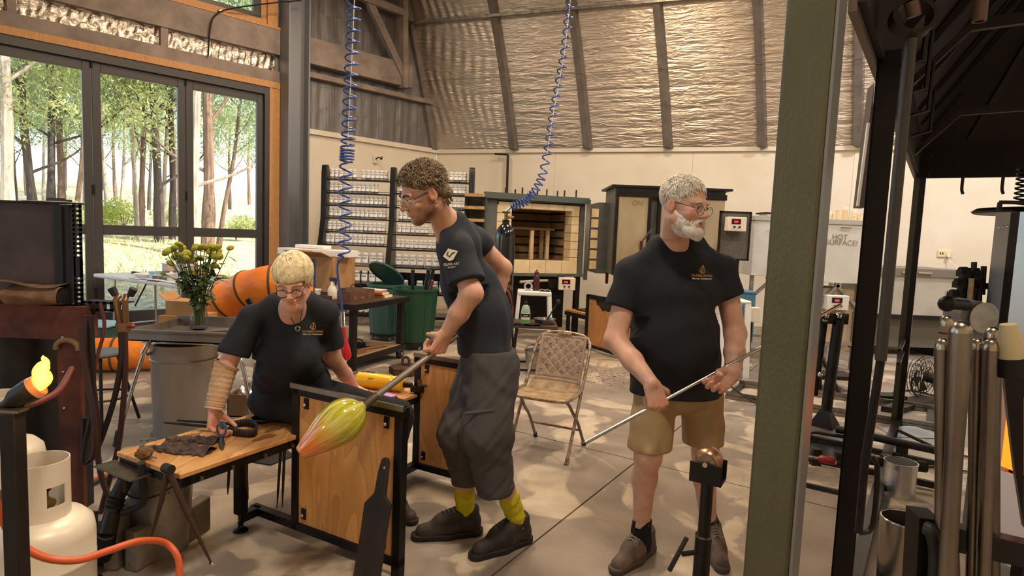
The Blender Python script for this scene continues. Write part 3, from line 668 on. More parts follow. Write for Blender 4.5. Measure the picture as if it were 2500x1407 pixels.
# ================================================================== green bins
def bin_(px, pyb, rtop, h, col, label, lid=False):
    P = G(px, pyb); P.z = 0
    t = thing('rubbish_bin', label, 'bin', P, 'plastic bins'); m = M('bin_'+col[1:], col, .4, 0, None)
    pr = [(0, .09), (rtop*.80, .09), (rtop*.83, .1), (rtop, .09+h), (rtop*1.06, .09+h), (rtop*1.07, .12+h), (rtop*.97, .12+h), (rtop*.95, .09+h), (rtop*.8, .12), (0, .12)]
    ob('bin_body', MB().lathe(pr, 28, P), m, t)
    for k in range(14):
        a = k*2*math.pi/14; d = Vector((math.cos(a), math.sin(a), 0)); ob('rib', MB().beam(P+d*rtop*.835+Z*.13, P+d*rtop*.985+Z*(.05+h), .012, .008, d), m, t)
    ob('dolly', MB().lathe([(0, .06), (rtop*.85, .06), (rtop*.85, .088), (0, .088)], 20, P), m_rubber, t)
    for k in range(4):
        a = k*math.pi/2+.5; q = P+Vector((math.cos(a), math.sin(a), 0))*rtop*.7
        ob('caster', MB().lathe([(0, -.012), (.03, -.012), (.03, .012), (0, .012)], 12, q+Z*.031, X1).box(q.x-.015, q.x+.015, q.y-.015, q.y+.015, .05, .06), m_galv, t)
    return t, P
gb, gP = bin_(1011, 849, .275, .63, '#1f4a34', 'green plastic bin on a dolly with rods standing in it')
tb2, tP = bin_(942, 828, .25, .62, '#45695f', 'teal plastic bin behind the green bin, its lid ajar')
ob('lid', MB().lathe([(.25, 0), (.26, .02), (.2, .05), (0, .07)], 24, tP+Vector((-.02, .02, .86)), (.35, .55, .8)), MATS['bin_45695f'], tb2)
for i, (dx, dy, tx, ty, h, r, c, lab) in enumerate(((-.05, -.03, .03, .0, .24, .022, '#12181a', 'short black rod standing upright in the green bin'), (.08, 0, .14, .02, .25, .024, '#14181c', 'black rod leaning right in the green bin'), (.14, .05, .12, .03, .26, .025, '#17181b', 'dark rod behind the leaning one in the green bin'), (.16, -.05, .1, 0, .12, .02, '#6e2a24', 'red tipped rod at the edge of the green bin'))):
    p0 = gP+Vector((dx*.5, dy, .2)); p1 = gP+Vector((dx+tx*.5, dy+ty, .72+h)); t = thing('tool_rod', lab, 'rod', p0, 'rods in the green bin'); m = M('rod_%d' % i, c, .4)
    ob('shaft', MB().cyl(p0, p1, r, 10), m, t); ob('knob', MB().sphere(p1, r*1.15, 10, 6), m, t)
# floor items near the bins
P = G(990, 912); t = thing('iron_weight', 'hexagonal rusty iron weight with lifting eye on the floor', 'weight', P); m = M('rust_brown', '#5d4330', .7, .4, '#3f2c20', 12)
ob('block', MB().lathe([(0, 0), (.17, 0), (.17, .07), (.13, .085), (0, .085)], 6, P), m, t); ob('lifting_eye', MB().tube(spline([P+Vector((.035*math.cos(a), 0, .125+.045*math.sin(a))) for a in np.linspace(0, 6.28, 9)[:-1]], 3, True), .014, 8, closed=True), m, t); ob('stem', MB().cyl(P+Z*.085, P+Z*.1, .03), m, t)
P = G(888, 914); t = thing('perforated_disc', 'round drain disc with dark holes lying on the floor', 'disc', P)
ob('rim', MB().lathe([(.11, 0), (.15, 0), (.15, .012), (.11, .012), (.11, 0)], 28, P), M('pale_metal', '#b9ab9c', .5, .6), t); ob('grate', MB().cyl(P, P+Z*.006, .112, 24), M('rusty_grate', '#4a3426', .8), t)
for a in range(8): ob('spoke', MB().beam(P+Z*.008, P+Vector((math.cos(a*.785), math.sin(a*.785), 0))*.112+Z*.008, .012, .006), MATS['pale_metal'], t)

# ================================================================== small wall fittings near the corner
t = thing('wall_hook', 'small bronze hook bracket on the cream wall above the rack', 'hook', GP(1.35, 2.8, .02)); P = gpx(917, 388, .02)
ob('arm', MB().tube(spline([P, P+ng*.12+Z*.02, P+ng*.18-Z*.02, P+ng*.2+Z*.03], 4), .012, 6), m_dark, t); ob('plate', MB().boxf(P, gd, ng, Z, -.05, .05, -.02, .01, -.08, .05), m_wallp, t)
t = thing('wall_lamp_bracket', 'thin black post with a short arm standing against the cream wall behind the kiln', 'bracket', bpx(1240, 470, .12)); P0 = bpx(1241, 480, .12); P1 = bpx(1240, 378, .12); P2 = bpx(1208, 376, .12)
P3 = Vector((P0.x, P0.y, 0)); ob('post', MB().beam(P3, P1, .045, .03), m_black, t); ob('arm', MB().beam(P1, P2, .03, .03), m_black, t)
# ================================================================== open kiln
kx = Vector((.93, .367, 0)).normalized(); ky = Vector((-kx.y, kx.x, 0))
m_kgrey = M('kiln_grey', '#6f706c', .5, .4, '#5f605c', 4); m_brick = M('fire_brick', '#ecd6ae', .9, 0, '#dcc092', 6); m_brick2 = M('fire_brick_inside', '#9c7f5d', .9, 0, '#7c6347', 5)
YK = 8.2
K0 = W(1188, 480, YK); K0.z = 0
def kp(px, py, off=0): return onplane(px, py, K0+ky*off, ky)
def kl(px, py, off=0):
    p = kp(px, py, off); return (p-K0).dot(kx), p.z
def kbox(mb, x0, x1, y0, y1, z0, z1): return mb.boxf(K0, kx, ky, Z, x0, x1, y0, y1, z0, z1)
kil = thing('open_kiln', 'large grey kiln with its door open showing a pale brick lined chamber', 'kiln', K0)
xL, zT = kl(1190, 482); xR, _ = kl(1430, 492); _, zB = kl(1330, 668)
ix0, iz1 = kl(1250, 508); ix1, iz0 = kl(1390, 638)
ox0, ox1 = xL+.16, xR-.09
dK = .8
# steel shell
ob('shell', kbox(kbox(kbox(kbox(MB(), xL, xL+.14, .0, dK, zB, zT), xR-.08, xR, .0, dK, zB, zT), xL, xR, 0, dK, zT-.03, zT+.04), xL, xR, dK-.04, dK, zB, zT), m_kgrey, kil)
ob('floor_plate', kbox(MB(), xL, xR, -.02, dK, zB-.04, zB), m_kgrey, kil)
ob('top_bar', kbox(MB(), xL-.06, xR+.02, -.08, -.02, zT-.01, zT+.07), M('kiln_green_steel', '#58625c', .5, .4), kil)
# brick face: individual bricks around the opening
nb_ = 0
zb = zB
while zb < zT-.05:
    h = min(.115, zT-.04-zb)
    for (a, b) in ((ox0-.02, ix0), (ix1, ox1)):
        if zb+h > iz0 and zb < iz1: ob('brick', kbox(MB(), a+.003, b-.003, -.005, .23, zb+.003, zb+h-.003), m_brick, kil)
    zb += .115
for (z0, z1) in ((zB, iz0), (iz1, zT-.04)):
    n = 5
    for i in range(n):
        a = ox0+(ox1-ox0)*i/n; b = ox0+(ox1-ox0)*(i+1)/n; ob('brick', kbox(MB(), a+.003, b-.003, -.006, .23, z0+.003, z1-.003), m_brick, kil)
# chamber
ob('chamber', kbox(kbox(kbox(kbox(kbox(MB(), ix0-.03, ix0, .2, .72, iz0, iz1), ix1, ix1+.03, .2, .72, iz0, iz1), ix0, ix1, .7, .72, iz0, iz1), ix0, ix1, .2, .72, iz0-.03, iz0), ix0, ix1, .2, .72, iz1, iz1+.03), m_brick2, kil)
nl = 6
for i in range(nl):
    z = iz0+(iz1-iz0)*(i+.7)/nl
    ob('element_groove', MB().tube([K0+kx*(ix0+.006)+ky*.22+Z*z, K0+kx*(ix0+.006)+ky*.69+Z*z, K0+kx*(ix1-.006)+ky*.69+Z*z, K0+kx*(ix1-.006)+ky*.22+Z*z], .012, 6), m_black, kil)
sh = thing('kiln_shelf', 'brown kiln shelf on four props standing in the open kiln chamber', 'shelf', K0+kx*(ix0+.4)+ky*.5+Z*iz0); zsh = iz0+.42
ob('slab', kbox(MB(), ix0+.1, ix1-.12, .28, .66, zsh, zsh+.03), M('kiln_slab', '#6b5644', .85), sh)
for x, y in ((ix0+.42, .3), (ix0+.72, .42), (ix0+.14, .6), (ix1-.2, .58)): ob('prop', kbox(MB(), x, x+.05, y, y+.05, iz0, zsh), m_brick, sh)
# open door swung to the right
dd = thing('kiln_door', 'grey kiln door swung open, pale bricks on its inner edge', 'door', K0+kx*(xR+.2)); dd.parent = kil; del dd['category']
dd.matrix_parent_inverse = Matrix.Translation(-Vector(kil.location))
o_ = K0+kx*(xR+.03); dx = (kx*.35-ky*-.3+Vector((.35, .1, 0))).normalized(); dx = Vector((.99, .1, 0)).normalized(); dy = Vector((-dx.y, dx.x, 0))
ob('door_shell', MB().boxf(o_, dx, dy, Z, .16, .40, -.05, .7, zB+.02, zT+.02), m_kgrey, dd)
for i in range(6):
    z0 = zB+.08+i*(zT-zB-.12)/6; ob('brick', MB().boxf(o_, dx, dy, Z, .06, .16, -.04, .1, z0, z0+(zT-zB-.12)/6-.03), m_brick, dd)
ob('latch_bar', MB().boxf(o_, dx, dy, Z, .3, .335, -.09, -.055, zB-.12, zT-.05), m_rust, dd)
ob('edge_post', MB().boxf(o_, dx, dy, Z, -.02, .035, -.06, .0, zB-.08, zT+.05), m_chrome, dd)
ob('back_box', MB().boxf(o_, dx, dy, Z, .40, .52, .1, .7, zB+.1, zT-.16), m_kgrey, dd)
for i in range(9):
    x = xL+.25+i*(xR-xL-.3)/9+random.uniform(-.05, .05); ob('roof_bolt', MB().cyl(K0+kx*x+ky*.02+Z*(zT+.03), K0+kx*x+ky*.02+Z*(zT+.12+random.random()*.06), .011, 6), m_rust, kil)
# stand
st = MB()
for x in (xL+.03, xR-.08):
    for y in (.03, dK-.1): kbox(st, x, x+.07, y, y+.07, 0, zB-.04)
kbox(st, xL+.1, xR-.08, .4, .45, .1, zB-.05); ob('stand', st, m_black, kil)
ob('conduit', MB().tube(spline([K0+kx*(xL+.5)-ky*.03+Z*(zB-.12), K0+kx*(xL+.95)-ky*.03+Z*(zB-.1), K0+kx*(xR-.35)-ky*.03+Z*(zB-.18)], 6), .02, 8), M('conduit_grey', '#a59a88', .5), kil)
ob('junction_box', kbox(MB(), xR-.55, xR-.35, -.06, .02, zB-.2, zB-.08), m_black, kil)
# controller box
def controller(name, px0, py0, px1, py1, Y, label, col='#e6d8c2', dark=False):
    x0, x1, z0, z1 = RA(px0, py0, px1, py1, Y); t = thing(name, label, 'controller', ((x0+x1)/2, Y, z0), 'kiln controllers'); w = x1-x0; h = z1-z0
    ob('housing', MB().box(x0, x1, Y, Y+.12, z0, z1), M('ctrl_'+col[1:], col, .5), t, bevel=.008)
    ob('display', MB().box(x0+w*.2, x0+w*.68, Y-.004, Y, z0+h*.5, z0+h*.86), M('display_dark', '#2a1216', .2), t)
    text('digits', '888', h*.2, facing(((x0+x0+w*.86)/2, Y-.006, z0+h*.66), X1), M('red_led', '#ff2a3a', .4, emit=2.0), t)
    for k in (.35, .62): ob('knob', MB().cyl((x0+w*k, Y, z0+h*.3), (x0+w*k, Y-.02, z0+h*.3), .012, 10), m_black, t)
    return t
controller('kiln_controller', 1364, 679, 1405, 709, YK+.2, 'cream kiln controller box with red digits below the open kiln')

# wooden slat rack left of the kiln
x0, x1, z0, z1 = RA(1152, 475, 1182, 610, 7.95); t = thing('slat_rack', 'narrow rack with pale wooden slats between the jar rack and the kiln', 'rack', ((x0+x1)/2, 7.95, 0))
ob('frame', MB().box(x0-.1, x0-.07, 7.95, 8.12, 0, z1).box(x1-.03, x1, 7.95, 8.12, 0, z1).box(x0-.1, x1, 8.1, 8.12, 0, z1), m_black, t)
for i in range(7): ob('slat', MB().box(x0-.1, x1, 7.91, 7.95, z1-.03-i*.16, z1-i*.16+.01), woodmat('slat_pine', '#c9a26a', '#a87d45', 0, 2), t)

# black gas cylinder with regulator
P = W(1232, 620, 7.1); P.z = 0; t = thing('gas_cylinder', 'tall black gas cylinder standing in front of the open kiln', 'gas cylinder', P)
rc = .115; zc = 1.45; m_cyl = M('cylinder_black', '#0f1416', .18, .1, coat=.6)
ob('cylinder', MB().lathe([(0, 0), (rc, 0), (rc, zc-.05), (rc*.98, zc), (rc*.85, zc+.06), (rc*.5, zc+.11), (.035, zc+.125), (0, zc+.125)], 28, P), m_cyl, t)
ob('collar', MB().lathe([(.04, zc+.115), (.04, zc+.17), (0, zc+.17)], 16, P), m_black, t); m_brass = M('brass', '#8d7a4c', .35, .9)
ob('valve', MB().cyl(P+Z*(zc+.16), P+Z*(zc+.25), .022, 10).cyl(P+Z*(zc+.2), P+Vector((.09, 0, zc+.2)), .016, 8), m_brass, t); ob('hand_wheel', MB().lathe([(.0, 0), (.045, 0), (.05, .008), (.045, .016), (0, .016)], 12, P+Z*(zc+.25)), M('valve_green', '#4a5a3c', .5, .4), t)
# regulators and hoses low on the cylinder trolley
t = thing('regulator_set', 'gas regulators with red and black hoses beside the black cylinder', 'regulator', P+Vector((.0, -.3, 0))); q = W(1232, 690, 6.8)
for k in range(2): ob('gauge', MB().cyl(q+Vector((-.06+.09*k, 0, .04*k)), q+Vector((-.06+.09*k, -.03, .04*k)), .035, 14), m_chrome if k else M('gauge_red', '#8c2a24', .4), t)
ob('body', MB().box(q.x-.08, q.x+.08, q.y, q.y+.04, q.z-.08, q.z-.03).cyl(q-Z*.3, q, .015, 8), m_brass, t)
for k, c in ((0, '#8a3a22'), (1, '#141414')): ob('hose', MB().tube(spline([q+Vector((-.03+.06*k, 0, -.05)), q+Vector((.06+.03*k, -.03, -.12)), q+Vector((.1, -.03, -.35)), q+Vector((.02+.1*k, 0, -.8)), Vector((q.x+.1, q.y, .02))], 6), .012, 8), M('hose_'+c[1:], c, .5), t)

# ================================================================== second workbench area behind the folding chair
x0, x1, z0, z1 = RA(1262, 712, 1345, 800, 6.9)
t = thing('white_stool', 'white square metal stool with tapered legs behind the dish soap', 'stool', ((x0+x1)/2, 7, 0)); z1 = W(1300, 712, 6.9).z
ob('seat', MB().box(x0, x1, 6.9, 7.2, z1-.05, z1), m_white, t, bevel=.012)
for sx, sy in ((0, 0), (1, 0), (0, 1), (1, 1)):
    a = Vector((x0+.02 if sx == 0 else x1-.02, 6.92 if sy == 0 else 7.18, z1-.03)); b = Vector((a.x+(.05 if sx else -.05), a.y+(.05 if sy else -.05), 0)); ob('leg', MB().beam(a, b, .04, .025), m_white, t)
ob('stretcher', MB().box(x0-.02, x1+.02, 7.03, 7.05, z1*.45, z1*.45+.03), m_white, t)
q = Vector(((x0*.45+x1*.55), 7.02, z1)); t = thing('drink_bottle', 'dark red sipper bottle standing on the white stool', 'bottle', q)
ob('bottle_body', MB().lathe([(0, 0), (.034, 0), (.037, .01), (.034, .07), (.037, .12), (.036, .16), (.022, .185), (0, .185)], 16, q), M('maroon_plastic', '#4a2024', .3), t); ob('cap', MB().lathe([(.025, .18), (.025, .215), (.012, .225), (.01, .24), (0, .24)], 12, q), M('maroon_cap', '#5c3438', .4), t)
q = Vector((x0+.12, 6.98, z1)); t = thing('tape_roll', 'pale tape roll standing beside the dark red bottle', 'tape', q); ob('roll', MB().lathe([(.03, -.02), (.05, -.02), (.05, .02), (.03, .02), (.03, -.02)], 20, q+Z*.051, Y1), M('tape_grey', '#b9aeb0', .5), t)
q = Vector((x1-.07, 7.0, z1)); t = thing('rag', 'crumpled grey rag on the corner of the white stool', 'rag', q); ob('cloth', MB().grid(lambda u, v: q+Vector(((u-.5)*.13, (v-.5)*.16, .004+.02*abs(math.sin(7*u+3)*math.sin(6*v+1)))), 12, 12), M('grey_rag', '#7b7068', .9), t)
# low cluttered table with soap bottle and pan
A = G(1262, 790, .52); zt2 = .52; YT = 6.35
x0, x1 = W(1255, 780, YT).x, W(1360, 780, YT).x
t = thing('low_steel_table', 'low dark steel table with thin legs holding dish soap and a pan', 'table', ((x0+x1)/2, YT, 0)); zt2 = W(1300, 790, YT).z
ob('table_top', MB().box(x0, x1, YT-.18, YT+.3, zt2-.03, zt2), m_ttop, t)
for x in (x0+.02, x1-.05):
    for y in (YT-.16, YT+.25): ob('leg', MB().beam((x+.015, y, zt2-.03), (x+.015+(.05 if x > x0+.1 else -.05), y, 0), .025), m_black, t)
ob('base_rail', MB().beam((x0, YT-.16, .08), (x1, YT-.16, .08), .02).beam((x0, YT+.25, .08), (x1, YT+.25, .08), .02), m_black, t)
q = W(1283, 770, YT-.05); q.z = zt2; t = thing('dish_soap', 'clear dish soap bottle with green label and black cap', 'bottle', q)
ob('bottle_body', MB().lathe([(0, 0), (.045, 0), (.05, .01), (.05, .12), (.038, .18), (.02, .2), (0, .2)], 20, q), M('soap_clear', '#8fa08c', .15), t); ob('cap', MB().lathe([(.018, .2), (.018, .225), (.008, .235), (.007, .255), (0, .255)], 12, q), m_black, t)
def lab(nm, z0, z1, r, mt, par, q=q): return ob(nm, MB().add([q+Vector((r*math.sin(a), -r*math.cos(a), z)) for z in (z0, z1) for a in np.linspace(-1, 1, 7)], [(i, i+1, 8+i, 7+i) for i in range(6)]), mt, par)
lab('label_sticker', .015, .12, .0515, M('soap_label', '#cfd8b8', .5), t); lab('green_band', .02, .05, .0525, M('soap_green', '#5f9a3c', .5), t); lab('black_badge', .075, .11, .0527, m_black, t)
text('badge_text', 'Earth', .022, facing(q+Vector((0, -.0545, .092)), X1), m_white, t)
q = W(1330, 777, YT+.02); q.z = zt2; t = thing('metal_pan', 'shallow steel pan with a ladle on the low dark table', 'pan', q)
ob('bowl', MB().lathe([(0, .004), (.1, .004), (.115, .05), (.12, .05), (.12, .054), (.11, .054), (.095, .012), (0, .012)], 24, q), m_steel, t); ob('ladle', MB().cyl(q+Vector((.02, 0, .03)), q+Vector((.12, -.02, .22)), .008, 8).sphere(q+Vector((.13, -.02, .24)), .025, 10, 6), m_dark, t)
q = W(1285, 788, YT-.12); q.z = zt2; t = thing('charred_paper_pad', 'charred wet newspaper pad on the low dark table', 'pad', q); ob('pad', MB().grid(lambda u, v: q+Vector(((u-.5)*.3, (v-.5)*.12, .006+.012*abs(math.sin(9*u)*math.cos(7*v)))), 14, 8), M('char', '#1d1714', .9), t)
t = thing('metal_pail', 'pale metal pail standing under the low dark table', 'pail', (W(1300, 850, YT+.1).x, YT+.1, 0)); q = Vector((W(1310, 850, YT).x, YT+.08, 0)); ob('pail', MB().lathe([(0, 0), (.09, 0), (.12, .24), (.125, .245), (.115, .245), (.085, .01), (0, .01)], 22, q), m_galv, t); ob('bail', MB().tube(spline([q+Vector((.12*math.cos(a), -.02, .24+.07*math.sin(a))) for a in np.linspace(0, math.pi, 7)], 3), .004, 6), m_steel, t)
# far bench: board table + burnt panel
B0 = G(1425, 850); bx = (G(1525, 882)-B0).normalized(); by = Vector((-bx.y, bx.x, 0)); wB = (G(1545, 888)-B0).length; zP = W(1424, 718, B0.y).z
t = thing('far_workbench', 'second blowing bench with burnt plywood panel behind the standing man', 'bench', B0)
ob('panel_frame', MB().boxf(B0, bx, by, Z, 0, .05, 0, .05, 0, zP).boxf(B0, bx, by, Z, wB, wB+.05, 0, .05, 0, zP).boxf(B0, bx, by, Z, 0, wB+.05, 0, .05, zP-.05, zP).boxf(B0, bx, by, Z, 0, wB+.05, 0, .05, .03, .07), m_black, t)
m_ply2 = woodmat('panel_ply_far', '#c98f4e', '#a96d30', 2, 1.5, .5, .2)
ob('panel', MB().boxf(B0, bx, by, Z, .04, wB+.01, .015, .035, .06, zP-.04), m_ply2, t)
ob('scorch', MB().prism([B0+bx*x+by*.012+Z*z for x, z in [(.2, zP-.05), (wB, zP-.05)]+[(wB-(wB-.22)*u, zP-.05-(.27-.2*u)*(1+.18*math.sin(17*u)+.1*math.sin(39*u))) for u in np.linspace(0, 1, 25)]], by*.003), M('scorch', '#2b211c', .9), t)
ob('bolt', MB().sphere(B0+bx*.1+by*.01+Z*(zP-.09), .014, 8, 6).sphere(B0+bx*.1+by*.01+Z*.14, .014, 8, 6), m_chrome, t)
zs2 = W(1385, 765, B0.y).z
ob('seat_board', MB().boxf(B0, bx, by, Z, -.5, .0, .02, .5, zs2-.025, zs2), m_ply2, t)
ob('seat_frame', MB().boxf(B0, bx, by, Z, -.5, .0, .0, .04, zs2-.075, zs2-.025).boxf(B0, bx, by, Z, -.48, -.44, .02, .06, 0, zs2-.03).boxf(B0, bx, by, Z, -.48, -.44, .44, .48, 0, zs2-.03), m_black, t)
q = B0+bx*-.25+by*.2+Z*zs2; t = thing('dark_tile', 'dark slate tile leaning on the far bench board', 'tile', q); ob('tile', MB().boxf(q, bx, by, Z, -.14, .16, -.1, .15, 0, .02), m_dark, t, bevel=.003); ob('grip', MB().boxf(q, bx, by, Z, -.02, .04, -.02, .02, .02, .035), m_black, t)
q = G(1385, 880); t = thing('wire_stand', 'low black wire stand on the floor beside the far bench', 'stand', q)
for k in range(3): ob('leg', MB().beam(q+Vector((.06*k-.06, .03*k, 0)), q+Vector((.04*k-.04, .03*k, .34)), .012), m_black, t)
ob('ring', MB().tube([q+Vector((.1*math.cos(a), .08*math.sin(a), .32)) for a in np.linspace(0, 6.28, 13)[:-1]], .008, 6, closed=True), m_black, t)
# glass crumbs swept on the floor behind the chair
cr = MB(); rng = np.random.default_rng(3)
for i in range(240):
    q = G(1480+rng.normal()*55, 918+rng.normal()*11, 0); s = .004+.007*rng.random()
    cr.sphere((q.x, q.y, s*.5), s, 5, 3, (1, 1, .7))
ob('glass_crumbs', cr, M('crumbs', '#7a5a48', .5, 0, '#c2a48e', 30), label='scattered glass crumbs swept on the floor behind the folding chair', cat='crumbs', kind='stuff', smooth=False)

# ================================================================== silver kiln behind the man, panels, white kilns
x0, x1, z0, z1 = RA(1500, 462, 1770, 640, 8.1); YS = 8.1
t = thing('silver_kiln', 'silver fronted kiln with black framed doors behind the bearded man', 'kiln', ((x0+x1)/2, YS, 0)); xm = x0+(x1-x0)*.33
m_silver = M('silver_sheet', '#cbb998', .35, .45, '#b39d7a', 2, (1, 1, .5)); z1b = z1
ob('body', MB().box(x0, x1, YS+.06, YS+.9, z0-.2, z1), m_kgrey, t); ob('top_plate', MB().box(x0-.06, x1+.06, YS-.04, YS+.95, z1, z1+.03), m_black, t)
ob('door_sheet', MB().box(x0+.04, xm-.05, YS, YS+.06, z0-.2, z1-.12), m_silver, t); ob('front_rail', MB().box(x0, x1, YS-.01, YS+.06, z1-.12, z1-.05), m_black, t)
ob('door_sheet', MB().box(xm+.12, x1-.02, YS, YS+.06, z0-.2, z1-.12), m_silver, t)
ob('door_frame', MB().box(x0, x0+.04, YS-.02, YS+.06, z0-.2, z1-.1).box(xm-.05, xm-.01, YS-.02, YS+.06, z0-.2, z1-.1).box(xm+.08, xm+.12, YS-.02, YS+.06, z0-.2, z1-.1), m_black, t)
for k in (-.12, .05):
    ob('lever', MB().beam((xm+k, YS-.05, z0+.25), (xm+k+.12, YS-.05, z0+.42), .02), m_steel, t); ob('grip', MB().cyl((xm+k, YS-.05, z0+.05), (xm+k, YS-.05, z0+.26), .022, 8), m_rust, t)
text('scribble', 'ON', .09, facing(((x0+xm)/2+.05, YS-.003, z0+.75), X1), M('pencil', '#8a7358', .9), t)
for x in (x0+.05, x1-.1): ob('leg', MB().box(x, x+.06, YS+.1, YS+.16, 0, z0-.2), m_black, t)
ob('vent_pipe', MB().cyl((x1-.08, YS+.3, z1-.4), (x1-.08, YS+.3, z1+.0), .08, 14), m_black, t)
x0, x1, z0, z1 = RA(1756, 516, 1833, 636, 7.5); t = thing('control_board', 'black framed grey board mounted beside the silver kiln', 'board', ((x0+x1)/2, 7.5, z0))
ob('sheet', MB().box(x0, x1, 7.52, 7.54, z0, z1), M('speckled_panel', '#6a6459', .6, .3, '#57524a', 40), t); ob('border', MB().box(x0, x1, 7.51, 7.55, z1-.02, z1).box(x0, x1, 7.51, 7.55, z0, z0+.02).box(x1-.02, x1, 7.51, 7.55, z0, z1).box(x0, x0+.02, 7.51, 7.55, z0, z1), m_black, t)
ob('support', MB().box(x0+.1, x0+.14, 7.55, 7.59, 0, z1-.1).box(x1-.14, x1-.1, 7.55, 7.59, 0, z1-.1), m_black, t)
controller('panel_controller', 1777, 530, 1823, 565, 7.39, 'cream controller with red digits on the black framed board')
def white_kiln(pl, pt, pr, pb, Y, label, lettering=None):
    x0, x1, z0, z1 = RA(pl, pt, pr, pb, Y); t = thing('white_kiln', label, 'kiln', ((x0+x1)/2, Y, 0), 'white box kilns'); m = M('white_enamel', '#dcdad6', .4, .1, '#d2cec6', 3)
    ob('box', MB().box(x0, x1, Y, Y+.75, z0, z1-.06), m, t, bevel=.006); ob('lid', MB().box(x0-.015, x1+.015, Y-.015, Y+.76, z1-.06, z1), M('lid_grey', '#b5b2aa', .5), t, bevel=.004)
    for x in (x0+.02, x1-.06):
        for y in (Y+.04, Y+.66): ob('leg', MB().box(x, x+.04, y, y+.04, .0, z0), m_galv, t)
    ob('brace', MB().beam((x0+.04, Y+.05, z0-.28), (x0+.32, Y+.05, z0-.01), .035).beam((x1-.04, Y+.05, z0-.28), (x1-.32, Y+.05, z0-.01), .035), m_galv, t); ob('shelf', MB().box(x0, x1, Y, Y+.75, .3, .33), m_galv, t)
    ob('handle', MB().cyl(((x0+x1)/2-.06, Y-.03, z1-.1), ((x0+x1)/2+.06, Y-.03, z1-.1), .008, 8), m_chrome, t)
    if lettering:
        for k, s in enumerate(lettering): text('lettering', s, .085, facing((x0+(x1-x0)*.42+.03*k, Y-.003, z0+(z1-z0)*(.72-.085*k)), X1), M('pencil_mark', '#8b857b', .9), t)
    return x0, x1, z0, z1
wk1 = white_kiln(1838, 528, 1945, 675, 7.6, 'white box kiln on metal legs half hidden by the green post')
wk2 = white_kiln(1996, 536, 2118, 692, 7.2, 'white box kiln with pencilled warning between the green post and the black frame', ('HOT', 'SURFACE!'))
t = thing('flat_grille', 'small black grille plate on the half hidden white kiln', 'plate', ((wk1[0]+.35), 7.9, wk1[3])); ob('plate', MB().box(wk1[0]+.16, wk1[0]+.6, 7.7, 8.0, wk1[3]+.03, wk1[3]+.05), m_black, t)
ob('spacer', MB().box(wk1[0]+.2, wk1[0]+.56, 7.72, 7.98, wk1[3], wk1[3]+.03), m_white, t)
for i in range(11):
    x = wk2[0]+.02+i*.054+random.uniform(-.008, .008); y = 7.3+random.uniform(0, .25); h = random.choice([.05, .07, .1, .12]); t = thing('fire_clay_piece', 'small cream ceramic piece number %s from the green post on the white kiln lid' % ['one', 'two', 'three', 'four', 'five', 'six', 'seven', 'eight', 'nine', 'ten', 'eleven'][i], 'ceramic', (x, y, wk2[3]), 'cream ceramic pieces on the white kiln')
    if i % 3 == 1: ob('brick', MB().box(x-.026, x+.026, y-.03, y+.03, wk2[3], wk2[3]+h), m_brick, t, bevel=.004); ob('chip', MB().box(x-.02, x+.02, y-.025, y+.025, wk2[3]+h, wk2[3]+h+.03), m_paper, t, bevel=.003)
    else: ob('cup', MB().lathe([(0, 0), (.022, 0), (.025, h), (.018, h), (.016, .01), (0, .01)], 14, (x, y, wk2[3])), m_brick, t); ob('rim', MB().lathe([(.018, h), (.026, h), (.026, h+.008), (.018, h+.008), (.018, h)], 14, (x, y, wk2[3])), m_paper, t)
controller('control_box', 2020, 722, 2073, 758, 7.15, 'white control box with dark screen under the lettered white kiln', '#d9d4cb')
x0, x1, z0, z1 = RA(2010, 705, 2085, 815, 7.25); t = thing('support_cabinet', 'beige cabinet under the lettered white kiln', 'cabinet', ((x0+x1)/2, 7.3, 0))
ob('body', MB().box(x0, x1, 7.28, 7.7, .33, z1), M('beige_sheet', '#b39b80', .6), t); ob('chute', MB().prism([Vector((x0+.1, 7.26, z0+.35)), Vector((x1-.08, 7.26, z0+.35)), Vector((x1-.14, 7.26, z0+.1)), Vector((x0+.16, 7.26, z0+.1))], (0, .02, 0)), M('grey_chute', '#8f8878', .6), t)
# stool, blue crate, white box behind the man's elbow
x0, x1, z0, z1 = RA(1802, 735, 1835, 860, 6.6); t = thing('plastic_step', 'white plastic stool with tapered legs behind the bearded man', 'stool', ((x0+x1)/2, 6.6, 0)); z1 = W(1815, 735, 6.6).z
ob('seat', MB().box(x0-.2, x1-.02, 6.6, 6.9, z1-.03, z1), m_white, t, bevel=.01)
for x in (x0-.18, x1-.05): ob('leg', MB().beam((x, 6.62, z1-.02), (x+.02, 6.58, 0), .06, .03), m_white, t); ob('leg', MB().beam((x, 6.88, z1-.02), (x, 6.92, 0), .06, .03), m_white, t)
x0, x1, z0, z1 = RA(1820, 718, 1848, 800, 6.9); t = thing('blue_crate', 'blue plastic crate standing behind the white stool', 'crate', ((x0+x1)/2, 7, 0)); ob('crate', MB().box(x0-.1, x1, 6.95, 7.25, .34, z1), M('crate_blue', '#4d7690', .5), t, bevel=.01); ob('rim', MB().box(x0-.11, x1+.01, 6.94, 7.26, z1, z1+.02), MATS['crate_blue'], t); ob('base_block', MB().box(x0-.08, x1-.02, 6.97, 7.22, 0, .34), m_dark, t)
x0, x1, z0, z1 = RA(1832, 752, 1858, 788, 6.6); t = thing('wall_switch_box', 'small cream switch box on a post behind the blue crate', 'switch box', ((x0+x1)/2, 6.7, 0)); ob('box', MB().box(x0, x1, 6.62, 6.7, z0, z1), m_wallp, t, bevel=.006); ob('post', MB().box(x0+.03, x0+.07, 6.7, 6.74, 0, z1), m_dark, t)

